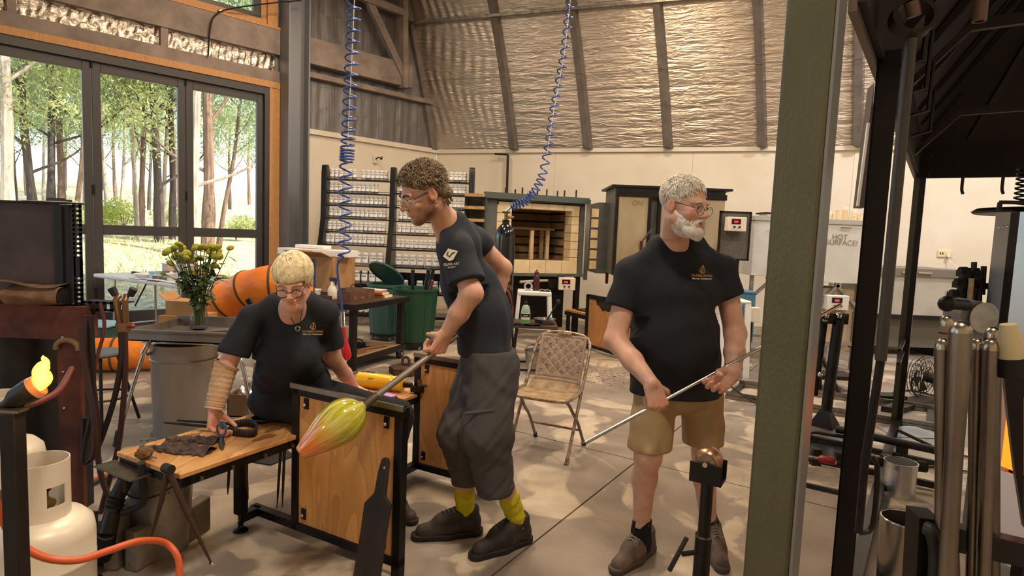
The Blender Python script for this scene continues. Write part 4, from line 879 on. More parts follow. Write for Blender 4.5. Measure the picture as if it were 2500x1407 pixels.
# ================================================================== long annealing oven at the right of the back wall
YA = 8.3
x0, x1, z0, z1 = RA(2130, 655, 2345, 770, YA); t = thing('long_annealer', 'long low annealing oven with pale metal front beneath the power outlet', 'oven', ((x0+x1)/2, YA, 0)); m_alu = M('pale_aluminium', '#c2bfb8', .45, .3, '#b3aea4', 2)
ob('front_sheet', MB().box(x0, x1, YA, YA+.03, z0, z1-.12), m_alu, t); ob('body', MB().box(x0, x1, YA+.03, YA+.8, z0, z1-.12), m_kgrey, t); ob('lid', MB().box(x0-.02, x1+.03, YA-.03, YA+.82, z1-.12, z1), M('lid_taupe', '#7d766b', .55, .2), t, bevel=.01)
ob('under_rail', MB().box(x0, x1, YA-.02, YA+.03, z0-.06, z0), m_black, t)
ob('base', MB().box(x0+.05, x1-.05, YA+.1, YA+.7, .12, z0-.06), M('oven_base', '#6a645c', .6), t)
for x in (x0+.1, x1-.2): ob('foot', MB().box(x, x+.1, YA+.12, YA+.66, 0, .12), m_black, t)
ob('latch', MB().box(x1-.62, x1-.44, YA-.05, YA-.03, z1-.07, z1-.05).box(x0+.35, x0+.45, YA-.05, YA-.03, z1-.07, z1-.05), m_chrome, t)
q = Vector((x0+.98, YA-.01, z1-.42)); ob('dial', MB().cyl(q, q-Y1*.015, .03, 16), M('dial_cream', '#d8b690', .5), t); ob('probe', MB().tube([q+Vector((.01, -.01, .03)), q+Vector((.02, -.012, .13))], .008, 6), m_black, t)
q = bpx(2305, 620); t = thing('power_outlet', 'cream double power outlet with a plug and cord on the back wall', 'outlet', q)
ob('plate', MB().boxf(q, hd, nb, Z, -.09, .09, 0, .02, -.05, .05), M('outlet_cream', '#e3cfa8', .5), t, bevel=.004); ob('socket', MB().boxf(q, hd, nb, Z, -.06, -.045, .02, .022, -.01, .02).boxf(q, hd, nb, Z, -.03, -.015, .02, .022, -.01, .02), m_dark, t); ob('plug', MB().boxf(q, hd, nb, Z, .02, .06, .02, .07, -.04, .01), m_white, t)
ob('cord', MB().tube(spline([q+hd*.04+nb*.06-Z*.03, q+hd*.1+nb*.1-Z*.15, q+hd*.35+nb*.2-Z*.3, q+hd*.55+nb*.25-Z*.42], 6), .006, 6), m_white, t)
# ================================================================== green steel post in the foreground
GPo = W(1934, 703, 1.55); GPo.z = 0
m_green = M('olive_paint', '#5d5a40', .38, .1, '#55523a', 8, (1, 1, .4), .12, 160)
t = thing('column_2', 'thick olive green square steel post in the foreground', None, GPo, kind='structure')
b_ = Vector((.80, -.60, 0)).normalized(); a_ = Vector((.60, .80, 0))
ob('post', MB().boxf(GPo, b_, a_, Z, -.054, .054, -.05, .05, 0, 5.5), m_green, t, bevel=.008, seg=3)
ob('edge_strip', MB().boxf(GPo, b_, a_, Z, .055, .062, -.04, .05, 0, 5.5), M('strip_grey', '#8a8a86', .4, .4), t)

# ================================================================== roller stand
q = W(1722, 1250, 1.9); q.z = 0; t = thing('roller_stand', 'black pipe stand with an orange lit steel ball roller in front of the bearded man', 'stand', q)
zr_ = W(1722, 1310, 1.9).z; zh = W(1735, 1165, 1.9).z
ob('sleeve', MB().cyl(q+Z*.05, q+Z*zr_, .026, 20), m_black, t); ob('sleeve_rim', MB().lathe([(.019, zr_), (.0265, zr_), (.0265, zr_+.006), (.019, zr_+.006), (.019, zr_)], 20, q), m_steel, t)
ob('inner_tube', MB().cyl(q+Z*(zr_-.1), q+Z*zh, .0195, 18), m_black, t)
m_roll = M('roller_steel', '#b58a6c', .3, .8)
hx = Vector((.85, -.5, 0)).normalized(); hy = Vector((.5, .85, 0)).normalized(); c = q+Z*(zh+.055)
ob('fork', MB().boxf(q+Z*zh, hx, hy, Z, -.05, .05, -.04, -.032, -.01, .055).boxf(q+Z*zh, hx, hy, Z, -.05, .05, .032, .04, -.01, .055).boxf(q+Z*zh, hx, hy, Z, -.05, .05, -.04, .04, -.012, -.003), m_black, t, bevel=.003)
ob('roller', MB().lathe([(0, -.03), (.03, -.03), (.04, -.02), (.043, 0), (.04, .02), (.03, .03), (0, .03)], 26, c, hy), m_roll, t)
ob('bearing', MB().lathe([(.012, 0), (.026, 0), (.026, .004), (.012, .004)], 20, c-hy*.034, hy), m_steel, t)
ob('bolt', MB().cyl(c-hy*.055, c+hy*.055, .008, 8), m_chrome, t)
p = q+Z*(zr_-.05); d = Vector((-.9, -.3, 0)).normalized()
ob('clamp_screw', MB().cyl(p+d*.02, p+d*.075, .008, 8), m_black, t); ob('handle', MB().cyl(p+d*.075+Vector((.01, 0, .055)), p+d*.085+Vector((-.03, 0, -.055)), .008, 8), m_dark, t)
for k in range(3):
    a = k*2.094+.4; ob('foot', MB().beam(q+Z*.1, q+Vector((math.cos(a)*.28, math.sin(a)*.28, .012)), .03, .02), m_black, t)

# ================================================================== furnace frame and hood at the right
A = W(2092, 1000, 2.05); A.z = 0; Bf = G(2188, 1037); Bf.z = 0
fa = (Bf-A).normalized(); fb = Vector((fa.y, -fa.x, 0)); LF = (Bf-A).length; zH = 2.05; wH = 3.0
t = thing('furnace_stand', 'black steel posts carrying the hood over the furnace', 'frame', A)
def fbx(mb, a0, a1, b0, b1, z0, z1): return mb.boxf(A, fa, fb, Z, a0, a1, b0, b1, z0, z1)
m_fr = M('frame_black', '#120e0c', .3, .4, '#1d1613', 4)
ob('post', fbx(fbx(MB(), -.03, .03, -.03, -.024, 0, zH+.05), -.03, -.024, -.03, .035, 0, zH+.05), m_fr, t)
ob('post', fbx(fbx(MB(), .028, .034, -.03, .03, 0, zH+.05), .0, .03, .024, .03, 0, zH+.05), m_fr, t)
m_ol = M('olive_dark', '#3a3826', .4, .2)
ob('post', fbx(MB(), LF-.04, LF+.04, -.04, .0, 0, zH), m_ol, t); ob('post', fbx(MB(), LF-.04, LF+.04, .0, .04, 0, zH), m_fr, t)
for a, z in ((LF*.62, .75), (LF*.62, .95), (.1, .3)): pass
ob('cross_bar', fbx(MB(), LF*.8, LF, -.012, .012, .62, .64), m_fr, t); ob('cross_bar', fbx(MB(), LF*.8, LF, -.012, .012, .72, .74), m_fr, t)
ob('foot_rail', fbx(MB(), -.03, LF, -.03, .03, .02, .06), m_fr, t)
p = W(1957, 1182, 2.6)
ob('tie_rod', MB().cyl(W(1950, 1181, 2.3), W(2062, 1206, 2.12), .011, 10), m_dark, t)
ob('knee_brace', MB().beam(A+Z*1.28+fa*.03, A+Z*1.35+fa*.12, .03, .012), m_steel, t)
hood = thing('furnace_hood', 'large dark sheet steel hood with inner ribs over the furnace at the right', 'hood', A+Z*zH)
m_hd = M('hood_black', '#1a1412', .6, .3, '#241c18', 3); m_hd2 = M('hood_taupe', '#6b5b50', .45, .35)
ob('side_band', fbx(MB(), -.6, LF+.1, -.05, -.03, zH, zH+.3), m_hd2, hood)
ob('side_skin', fbx(MB(), -.6, LF+.1, -.03, -.01, zH+.02, zH+1.0), m_hd, hood)
ob('end_band', fbx(MB(), LF+.06, LF+.1, -.03, wH, zH, zH+.28), m_hd, hood)
ob('end_skin', MB().add([A+fa*(LF+.06)-fb*.03+Z*(zH+.26), A+fa*(LF+.06)+fb*wH+Z*(zH+.26), A+fa*(LF-.9)+fb*wH+Z*(zH+1.2), A+fa*(LF-.9)+fb*.6+Z*(zH+1.2)], [(0, 1, 2, 3)]), m_hd, hood)
ob('slope_skin', MB().add([A+fa*-.6-fb*.02+Z*(zH+.3), A+fa*(LF+.06)-fb*.02+Z*(zH+.26), A+fa*(LF-.9)+fb*.6+Z*(zH+1.2), A+fa*-.6+fb*.6+Z*(zH+1.2)], [(0, 1, 2, 3)]), m_hd, hood)
ob('top_skin', fbx(MB(), -.6, LF-.88, .58, wH, zH+1.2, zH+1.22), m_hd, hood)
for k in range(6):
    a = LF-.25-k*.55
    ob('rib', MB().beam(A+fa*a+Z*(zH+.29)+fb*.0, A+fa*a+fb*.62+Z*(zH+1.16), .05, .03), m_hd, hood)
    ob('rib', MB().beam(A+fa*a+Z*(zH+1.17)+fb*.6, A+fa*a+fb*wH+Z*(zH+1.17), .05, .03), m_hd, hood)
for k in range(5): ob('rib', MB().beam(A+fa*(LF+.02)+fb*(.3+.55*k)+Z*(zH+.3), A+fa*(LF-.86)+fb*(.7+.5*k)+Z*(zH+1.16), .05, .03), m_hd, hood)
for a, zz in ((LF*.36, .22), (LF*.72, .06)): ob('cross_rail', MB().beam(A+fa*a-fb*.02+Z*(zH+zz), A+fa*a+fb*.22+Z*(zH+zz+.26), .035, .03).beam(A+fa*a+fb*.22+Z*(zH+zz+.26), A+fa*a+fb*wH+Z*(zH+zz+.3), .035, .05), m_dark, hood)
for a in (.18, .62, 1.1, 1.7): ob('bracket', MB().tube([A+fa*a-fb*.0+Z*(zH+.28), A+fa*a+fb*.09+Z*(zH+.28), A+fa*a+fb*.085+Z*(zH+.06), A+fa*a+fb*.0+Z*(zH+.04)], .009, 6), m_black, hood)
for k in range(9): ob('chain_link', MB().tube([A+fa*(LF-.15)+fb*(.06+.012*math.cos(x)*(k % 2))+fa*(.012*math.cos(x)*((k+1) % 2))+Z*(zH+.02-.0+.035*k+.022*math.sin(x)) for x in np.linspace(0, 6.28, 9)[:-1]], .005, 5, closed=True), m_black, hood)
for k in (0, 1): ob('hook', MB().tube(spline([A+fa*(LF+.05)+fb*(.28+.25*k)+Z*(zH+.01), A+fa*(LF+.05)+fb*(.28+.25*k)+Z*(zH-.09), A+fa*(LF+.04)+fb*(.29+.25*k)+Z*(zH-.13)], 4), .012, 6), m_black, hood)
# lifting rod with ring and pull handle
p0 = W(2224, 95, 1.75); p1 = W(2182, 420, 1.75); p2 = W(2112, 1300, 1.78)
t = thing('lifting_rod', 'long grey steel rod with a ring on top and a looped pull handle', 'rod', p2)
ob('rod', MB().cyl(p0, W(2150, 880, 1.76), .0155, 14), M('rod_grey', '#4a4541', .45, .6), t); ob('ring', MB().lathe([(.045, -.02), (.056, -.02), (.056, .02), (.045, .02), (.045, -.02)], 26, W(2228, 45, 1.75), (.2, 1, -.3)), m_dark, t)
ob('grip', MB().cyl(W(2150, 880, 1.76), W(2112, 1130, 1.77), .012, 10).cyl(W(2112, 1128, 1.77), W(2096, 1300, 1.78), .011, 10), m_black, t)
ob('pull_loop', MB().tube(spline([W(2128, 1112, 1.77), W(2142, 1150, 1.78), W(2130, 1283, 1.78), W(2098, 1302, 1.78)], 5), .008, 8), m_black, t)
ob('hook_tip', MB().cyl(W(2225, 5, 1.75), W(2232, 40, 1.75), .018, 10), M('tip_taupe', '#6b564a', .5), t)
q = W(2395, 8, 1.8); t = thing('hanging_pipe_end', 'stub of a brown pipe hanging under the hood at the top edge', 'pipe', q); ob('stub', MB().lathe([(.012, -.05), (.018, -.05), (.018, .25), (0, .25)], 16, q), MATS['tip_taupe'], t); ob('collar', MB().lathe([(.018, .08), (.022, .08), (.022, .1), (.018, .1)], 16, q), m_dark, t)
# vertical shield on the far side of the frame (grey plate seen beyond the post)
q = W(2125, 430, 3.2); t = thing('heat_shield', 'tapered dark grey heat shield plate with pale edge beside the black frame', 'shield', q)
ob('plate', MB().prism([W(2098, 505, 3.2), W(2118, 506, 3.2), W(2135, 200, 3.2), W(2122, 300, 3.2)], (0.05, .15, 0)), M('shield_grey', '#5a5350', .6, .3), t); ob('edge', MB().beam(W(2094, 503, 3.19), W(2120, 300, 3.19), .012, .01), m_white, t)

# ================================================================== furnace with riveted silver panels
YF = 2.9
t = thing('pot_furnace', 'riveted silver sheet furnace at the right edge with a dark lid', 'furnace', W(2480, 800, YF)); m_sil = M('rivet_sheet', '#aeb0b2', .35, .75, '#9b9da0', 3, (1, 1, .4)); m_sil2 = M('pale_sheet', '#c3ced6', .3, .5)
pA, pB, pC = W(2424, 545, YF), W(2470, 530, YF+.05), W(2500, 530, YF-.08)
def fur(mb, c0, c1, z0, z1, dep): 
    d = (c1-c0); d.z = 0; L = d.length; d.normalize(); n = Vector((-d.y, d.x, 0)); o = Vector((c0.x, c0.y, 0)); return mb.boxf(o, d, n, Z, 0, L, 0, dep, z0, z1)
ztp = W(2450, 522, YF).z
xA = W(2412, 700, YF); xB = W(2448, 700, YF-.12); xC = W(2470, 700, YF-.18); xD = W(2660, 700, YF-.5)
ob('side_panel', fur(MB(), xA, xB, .95, ztp, .02), m_sil, t); ob('corner_post', fur(MB(), xB, xC, .0, ztp, .03), m_fr, t); ob('front_panel', fur(MB(), xC, xD, .95, ztp, .02), m_sil2, t)
ob('inner_body', fur(MB(), xA+Vector((.04, .05, 0)), xD+Vector((0, .05, 0)), .2, ztp-.02, .7), m_dark, t)
ob('lower_panel', fur(MB(), xA, xB, .1, .95, .02), m_sil, t); ob('lower_panel', fur(MB(), xC, xD, .1, .5, .02), M('pale_pink_sheet', '#d9cfc9', .5), t)
ob('hot_lining', fur(MB(), xC, xC+(xD-xC)*.2, .5, .95, .02), M('warm_brick', '#c99a80', .8), t); ob('glow_port', fur(MB(), xC+(xD-xC)*.12-Vector((0, .006, 0)), xD-Vector((0, .006, 0)), .52, .85, .01), M('glow_orange', '#ff6a14', .6, emit=1.6), t)
ob('lid', MB().lathe([(0, 0), (.30, 0), (.31, .01), (.29, .025), (0, .04)], 40, W(2560, 525, YF+.15)), m_black, t)
ob('lid_handle', MB().beam(W(2438, 515, YF-.1), W(2442, 494, YF-.1), .014).beam(W(2442, 494, YF-.1), W(2560, 496, YF-.1), .016), m_black, t)
ob('spring', MB().tube([W(2496, 470, YF+.2)+Vector((.03*math.cos(k*.8), .03*math.sin(k*.8), -.06+.003*k)) for k in range(60)], .005, 5), m_black, t)
for k in range(7):
    f = k/7; ob('rivet', MB().sphere(xC+(xD-xC)*.03+Vector((0, -.012, .98+k*.13)), .009, 8, 5), m_chrome, t)
for k in range(3): ob('rivet', MB().sphere(xA.lerp(xB, .2+.3*k)*1+Vector((0, -.012, ztp-.07-xA.z)), .008, 8, 5), m_chrome, t)
# burner gear between the oven and the furnace
t = thing('burner_gear', 'cluster of black burner valves and brackets beside the silver furnace', 'burner', W(2365, 720, 2.95)); YG = 2.95
for x, y0, y1, r in ((2378, 640, 820, .012), (2355, 665, 800, .01), (2392, 660, 760, .014), (2330, 710, 800, .012), (2345, 690, 790, .014), (2402, 650, 720, .012)): ob('pipe', MB().cyl(W(x, y0, YG), W(x-4, y1, YG), r, 8), m_dark, t)
for x, y in ((2342, 688), (2352, 660), (2378, 668), (2392, 690), (2330, 715), (2365, 700)): ob('valve', MB().cyl(W(x-9, y, YG-.02), W(x+9, y, YG-.02), .016, 8).box(W(x, y, YG).x-.02, W(x, y, YG).x+.02, YG-.03, YG+.02, W(x, y, YG).z-.03, W(x, y, YG).z), m_black, t)
ob('plate', MB().box(W(2356, 700, YG).x, W(2400, 700, YG).x, YG+.03, YG+.05, W(2380, 800, YG).z, W(2380, 655, YG).z), m_dark, t)
ob('wood_strip', MB().beam(W(2372, 680, YG-.04), W(2366, 745, YG-.04), .02, .01), woodmat('strip_wood', '#cbb189', '#a98c5e', 2, 2), t)
ob('stand', MB().cyl(W(2365, 790, YG), Vector((W(2365, 790, YG).x, YG, 0)), .025, 10), m_black, t)
q = W(2370, 760, 2.2); t = thing('grey_belt_guard', 'rounded grey guard with a black knob beside the silver furnace', 'guard', q); o_ = W(2382, 775, 2.2)
ob('shell', MB().prism([o_+Vector((.055*math.cos(a)*(1 if math.sin(a) > 0 else .9), 0, .06*math.sin(a) if math.sin(a) > 0 else .12*math.sin(a))) for a in np.linspace(0, 6.28, 25)[:-1]], (.02, .12, 0)), M('guard_grey', '#6f6f72', .4, .2), t); ob('edge', MB().prism([o_+Vector((.02+.05*math.cos(a), -.012, .055*math.sin(a))) for a in np.linspace(0, 6.28, 21)[:-1]], (.02, .02, 0)), m_galv, t)
ob('knob', MB().sphere(W(2312, 742, 2.15), .028, 14, 8, (1.1, .8, 1)).cyl(W(2312, 742, 2.15), W(2360, 745, 2.2), .02, 10), m_black, t); ob('stand', MB().cyl(Vector((o_.x+.02, o_.y+.06, 0)), o_+Vector((.02, .06, -.05)), .02, 10), m_black, t)
# ================================================================== blowpipes in the near rack
rk = thing('blowpipe_rack', 'black steel blowpipe rack in the bottom right corner', 'rack', W(2350, 1350, 1.25)); YP = 1.22
R0 = W(2262, 1290, YP); R1 = W(2530, 1385, YP)
ob('top_bar', MB().beam(W(2245, 1290, YP+.05), W(2520, 1355, YP+.05), .045, .05), m_black, rk); ob('side_plate', MB().prism([W(2245, 1265, YP), W(2300, 1272, YP), W(2300, 1500, YP), W(2232, 1500, YP)], (.01, .06, 0)), m_black, rk)
ob('clamp', MB().tube(spline([W(2258, 1290, YP-.01), W(2275, 1300, YP-.02), W(2285, 1350, YP-.02), W(2282, 1440, YP-.02)], 5), [.014]*16, 10), m_dark, rk)
for x in (2270, 2500): ob('leg', MB().beam(W(x, 1380, YP+.05), Vector((W(x, 1380, YP+.05).x, YP+.05, 0)), .03), m_black, rk)
ob('lower_bar', MB().beam(Vector((W(2262, 1380, YP).x, YP+.05, .12)), Vector((W(2530, 1380, YP).x, YP+.05, .12)), .03), m_black, rk)
ob('arm', MB().prism([W(2446, 870, YP+.12), W(2500, 868, YP+.12), W(2500, 1290, YP+.12), W(2478, 1150, YP+.12), W(2462, 1020, YP+.12)], (.01, .02, 0)), m_fr, rk)
m_pipe = M('blowpipe_steel', '#8d8377', .33, 1.0, '#6e655b', 9, (1, 1, .3))
PIPES = [((2302, 828), (2296, 1407), .0145, 1.20, 'slim steel blowpipe at the left of the rack', False), ((2347, 786), (2312, 1407), .0195, 1.16, 'thick rounded steel blowpipe second from the left in the rack', False), ((2386, 828), (2372, 1407), .0135, 1.22, 'slim steel blowpipe in the middle of the rack', False),
         ((2420, 830), (2402, 1407), .0145, 1.19, 'steel blowpipe in front of the capped one at the right of the rack', False), ((2424, 800), (2424, 1407), .016, 1.27, 'capped steel blowpipe behind the others at the right of the rack', False), ((2310, 772), (2330, 1407), .0135, 1.30, 'steel punty rod with a grooved brown grip', True)]
for (a, b, r, Y, lab_, gr_) in PIPES:
    p, q = W(*a, Y), W(*b, Y); d = (q-p).normalized(); e = p+d*(p.z-.14)/abs(d.z); t = thing('blowpipe', lab_, 'blowpipe', e, 'blowpipes in the rack')
    ob('tube', MB().tube([p+d*.02, p+d*.10, p+d*.25, e], [r, r, r*.8, r*.8], 18), m_pipe, t); ob('rounded_end', MB().lathe([(r, 0), (r*.95, .008), (r*.7, .017), (r*.3, .021), (0, .021)], 18, p+d*.02, -d), M('end_cap_steel', '#a39782', .25, 1.0), t)
    if gr_:
        for k in range(4): ob('groove', MB().lathe([(r*1.0, -.002), (r*1.08, -.001), (r*1.08, .001), (r, .002)], 18, p+d*(.035+.016*k), d), m_black, t)
        ob('grip_wood', MB().lathe([(r*1.02, .02), (r*1.05, .05), (r*1.02, .1)], 18, p, d), M('grip_tan', '#8a7358', .5), t)
q0 = W(2462, 792, 1.18); q1 = W(2468, 870, 1.18); t = thing('tapered_handle', 'cream tapered wooden tool handle above the black arm at the right edge', 'handle', q1); ob('handle', MB().tube([q0, q0.lerp(q1, .5), q1, q1+(q1-q0)*.5], [.014, .02, .026, .026], 18), M('cream_wood', '#b3a27a', .5), t); ob('cap', MB().tube([q1+(q1-q0)*.02, q1+(q1-q0)*.6], .027, 18), m_black, t)

# ================================================================== stands, rails and tools on the floor at the right
def floor_rail(pts, w, h, name, label, mat, z=.0, extra=None):
    pass
t = thing('roller_track', 'low steel roller track with two rails crossing the floor behind the green post', 'track', G(1850, 980))
r1 = [G(1771, 972), G(2300, 1055)]; r2 = [G(1804, 943), G(2300, 1010)]
for a, b in (r1, r2): ob('rail', MB().beam(a+Z*.05, b+Z*.05, .03, .03).beam(a+Z*.018, b+Z*.018, .05, .03), m_steel, t)
for f in (.02, .35, .65, .95): ob('sleeper', MB().beam(r1[0].lerp(r1[1], f)+Z*.02, r2[0].lerp(r2[1], f)+Z*.02, .05, .03), m_dark, t)
t = thing('black_cable', 'thin black cable lying along the roller track', 'cable', G(1780, 962)); ob('cable', MB().tube(spline([G(1768, 958)+Z*.085, G(1790, 972)+Z*.09, G(1850, 992)+Z*.012, G(1900, 1005)+Z*.012], 6), .008, 6), m_rubber, t); ob('plug', MB().cyl(G(1762, 955)+Z*.085, G(1768, 958)+Z*.085, .014, 8), m_rubber, t)
q = G(2012, 1066); t = thing('yoke_stand', 'black pipe yoke stand with two tubes on a domed grey base', 'stand', q); ztop = W(2018, 782, q.y).z
ob('base_dome', MB().lathe([(0, .075), (.1, .07), (.22, .04), (.28, .012), (.28, 0), (0, 0)], 36, q+Vector((.02, .05, 0))), M('dome_grey', '#6a625a', .6, .4, '#57504a', 6), t)
ob('flange', MB().lathe([(.12, .07), (.12, .08), (.045, .2), (.04, .2)], 4, q+Vector((.02, .05, 0))), m_black, t); ob('main_tube', MB().cyl(q+Vector((.02, .05, .07)), q+Vector((.06, .05, ztop)), .04, 16), m_black, t)
ob('side_tube', MB().cyl(q+Vector((-.06, .1, .3)), q+Vector((-.03, .1, ztop-.02)), .032, 14), m_black, t); ob('bolt', MB().sphere(q+Vector((-.06, .02, .48)), .022, 10, 6), m_chrome, t)
for dx in (-.035, .06): ob('fork_head', MB().boxf(q+Vector((dx, .06, ztop)), X1, Y1, Z, -.06, -.045, -.04, .04, -.02, .05).boxf(q+Vector((dx, .06, ztop)), X1, Y1, Z, .045, .06, -.04, .04, -.02, .05).boxf(q+Vector((dx, .06, ztop)), X1, Y1, Z, -.06, .06, -.04, .04, -.03, -.015), m_black, t); ob('ball', MB().sphere(q+Vector((dx, .06, ztop+.025)), .032, 12, 8), m_chrome, t)
q = G(1985, 955); t = thing('trestle_stand', 'dark folded trestle stand behind the yoke stand', 'stand', q)
for k, (a, b) in enumerate((((1975, 958), (1998, 870)), ((1945, 935), (1998, 868)), ((2050, 962), (2005, 870)))): 
    p = G(*a); ob('leg', MB().beam(p, W(b[0], b[1], q.y+.1), .03), m_dark, t)
ob('post', MB().beam(W(1998, 950, q.y+.1), W(1995, 860, q.y+.1), .05), m_dark, t); ob('tray', MB().boxf(q+Vector((.15, .15, .12)), X1, Y1, Z, -.25, .3, -.15, .15, 0, .04), m_dark, t)
t = thing('floor_slide', 'long black floor slide with steel slides in front of the domed stand', 'slide', G(2000, 1100)); 
for a, b in (((1962, 1078), (2310, 1150)), ((1958, 1128), (2310, 1205))): p, q = G(*a), G(*b); ob('rail', MB().beam(p+Z*.035, q+Z*.035, .03, .04), m_dark, t)
ob('plate', MB().prism([G(1966, 1086, .0)+Z*.012, G(2060, 1102)+Z*.012, G(2058, 1128)+Z*.012, G(1960, 1116)+Z*.012], (0, 0, .012)), M('dark_plate', '#262a2c', .25, .3), t)
ob('hoop', MB().tube(spline([G(1955, 1110)+Z*.03, G(1975, 1080)+Z*.07, G(2030, 1085)+Z*.07, G(2080, 1094)+Z*.07], 5), .014, 8), m_dark, t)
for a, b, zz in (((2132, 1108), (2280, 1142), .12), ((2142, 1180), (2236, 1192), .14)):
    p, q = G(*a), G(*b); p.z = q.z = zz; d = (q-p).normalized(); ob('ram', MB().cyl(p-d*.25, q, .028, 16), m_black, t); ob('ram_head', MB().cyl(q, q+d*.045, .034, 14), m_dark, t); ob('ram_rod', MB().cyl(q+d*.04, q+d*.4, .012, 10), m_chrome, t)
for a in ((2160, 1150), (2200, 1122), (1990, 1135)): p = G(*a); ob('support', MB().box(p.x-.03, p.x+.03, p.y-.02, p.y+.02, 0, .11), m_dark, t)
t = thing('red_handled_tool', 'steel rod tool with a red and black handle lying on the floor slide', 'tool', G(2010, 1125)); p, q = G(1962, 1113, .075), G(2070, 1133, .075); d = (q-p).normalized(); L_ = (q-p).length
ob('rod', MB().cyl(p, p+d*L_*.4, .012, 10), m_steel, t); ob('red_handle', MB().tube([p+d*L_*.34, p+d*L_*.4, p+d*L_*.62, p+d*L_*.72], [.016, .024, .026, .02], 14), M('red_plastic', '#8f1c22', .35), t); ob('end_grip', MB().cyl(p+d*L_*.76, p+d*L_, .03, 12), m_rubber, t); ob('ferrule', MB().cyl(p+d*L_*.71, p+d*L_*.77, .018, 12), m_chrome, t)
t = thing('wire_yoke', 'bent black wire yoke standing on the floor beside a grey cloth', 'yoke', G(2220, 1085)); Yw = G(2220, 1090).y
ob('bar', MB().tube([W(2190, 1050, Yw), W(2300, 1102, Yw)], .012, 8), m_black, t); ob('leg', MB().tube(spline([W(2190, 1050, Yw), W(2184, 1080, Yw), W(2205, 1090, Yw)], 4), .012, 8), m_black, t); ob('leg', MB().tube([W(2255, 1080, Yw), W(2243, 1098, Yw)], .012, 8), m_black, t)
q = G(2225, 1058); t = thing('grey_cloth', 'crumpled grey cloth on the floor behind the bent wire yoke', 'cloth', q); ob('cloth', MB().grid(lambda u, v: q+Vector(((u-.5)*.42, (v-.5)*.25, .004+.05*math.sin(math.pi*u)*math.sin(math.pi*v)*(.6+.4*math.sin(9*u+5*v)))), 20, 14), M('cloth_grey', '#9a9da0', .9), t)
q = G(2192, 1208); t = thing('tin_can', 'corrugated silver tin can standing on the floor', 'can', q); rC, hC = .088, .20
pr = [(0, .004), (rC, 0)]+[(rC*(1 if k % 2 else .975), .03+k*.0075) for k in range(20)]+[(rC, hC-.006), (rC*1.02, hC), (rC*.97, hC), (rC*.95, .01), (0, .01)]
ob('can', MB().lathe(pr, 32, q), M('tin', '#d3d3d0', .28, .9), t, ang=80); ob('rim', MB().lathe([(rC*.98, hC), (rC*1.03, hC), (rC*1.03, hC+.006), (rC*.98, hC+.006), (rC*.98, hC)], 32, q), m_chrome, t)
q = G(2192, 1452); t = thing('steel_bucket', 'tall stainless steel bucket on the floor beside the blowpipes', 'bucket', q); hB = .335
ob('bucket', MB().lathe([(0, .004), (.08, 0), (.085, .02), (.093, hB), (.089, hB), (.078, .01), (0, .01)], 40, q), M('stainless', '#a8a096', .25, .95, '#968d80', 3), t); ob('rolled_rim', MB().lathe([(.09+.004*math.cos(a), hB+.004*math.sin(a)) for a in np.linspace(0, 6.28, 9)], 40, q), m_chrome, t)
m_st = M('heat_stain', '#4b3629', .4, .6)
for an, z, r in ((-1.25, .1, .014), (-.9, .085, .017)): 
    c = q+Vector((.0905*math.cos(an), .0905*math.sin(an), z)); ob('heat_stain', MB().lathe([(r*.55, 0), (r, 0), (r, .0015), (r*.55, .0015)], 16, c, (math.cos(an), math.sin(an), .05)), m_st, t)
q = G(2246, 972); t = thing('floor_fan', 'small black floor fan on a wire loop stand', 'fan', q); fx = Vector((.55, -.83, 0)); c = q+Z*.22
cg = MB()
for r in (.2, .15, .1, .05): cg.tube([c+fx*(-.05)+Vector((-fx.y, fx.x, 0))*r*math.cos(a)+Z*r*math.sin(a) for a in np.linspace(0, 6.28, 29)[:-1]], .004, 5, closed=True); cg.tube([c+fx*(.05)+Vector((-fx.y, fx.x, 0))*r*math.cos(a)+Z*r*math.sin(a) for a in np.linspace(0, 6.28, 29)[:-1]], .004, 5, closed=True)
fy = Vector((-fx.y, fx.x, 0))
for k in range(16): a = k*math.pi/8; d = fy*math.cos(a)+Z*math.sin(a); cg.tube([c-fx*.06, c-fx*.05+d*.15, c+d*.205, c+fx*.05+d*.15, c+fx*.06], .003, 4)
ob('cage', cg, m_black, t); ob('motor', MB().cyl(c+fx*.03, c+fx*.15, .05, 16), m_black, t); bl = MB()
for k in range(4): a = k*math.pi/2; d = fy*math.cos(a)+Z*math.sin(a); e = fy*math.cos(a+.6)+Z*math.sin(a+.6); bl.add([c+d*.03, c+d*.17-fx*.02, c+e*.17+fx*.02, c+e*.03], [(0, 1, 2, 3)])
ob('blade', bl, m_dark, t, smooth=False); ob('stand_loop', MB().tube(spline([c+fy*.21, q+fy*.22+fx*.02+Z*.1, q+fy*.18+fx*.15+Z*.012, q-fy*.18+fx*.15+Z*.012, q-fy*.22+fx*.02+Z*.1, c-fy*.21], 6), .01, 8), m_black, t); ob('foot_loop', MB().tube(spline([q+fy*.18+Z*.012+fx*.13, q+fy*.2-fx*.18+Z*.012, q-fy*.2-fx*.18+Z*.012, q-fy*.18+fx*.13+Z*.012], 6), .01, 8), m_black, t)
q = G(2180, 985); t = thing('black_tray', 'flat black tray full of scraps on the floor behind the furnace frame', 'tray', q); ob('tray', MB().prism([G(2150, 1005)+Z*.0, G(2200, 1012), G(2290, 985), G(2240, 975)], (0, 0, .05)), m_dark, t)
ob('scraps', MB().box(q.x-.15, q.x+.1, q.y-.05, q.y+.1, .05, .08), m_black, t)
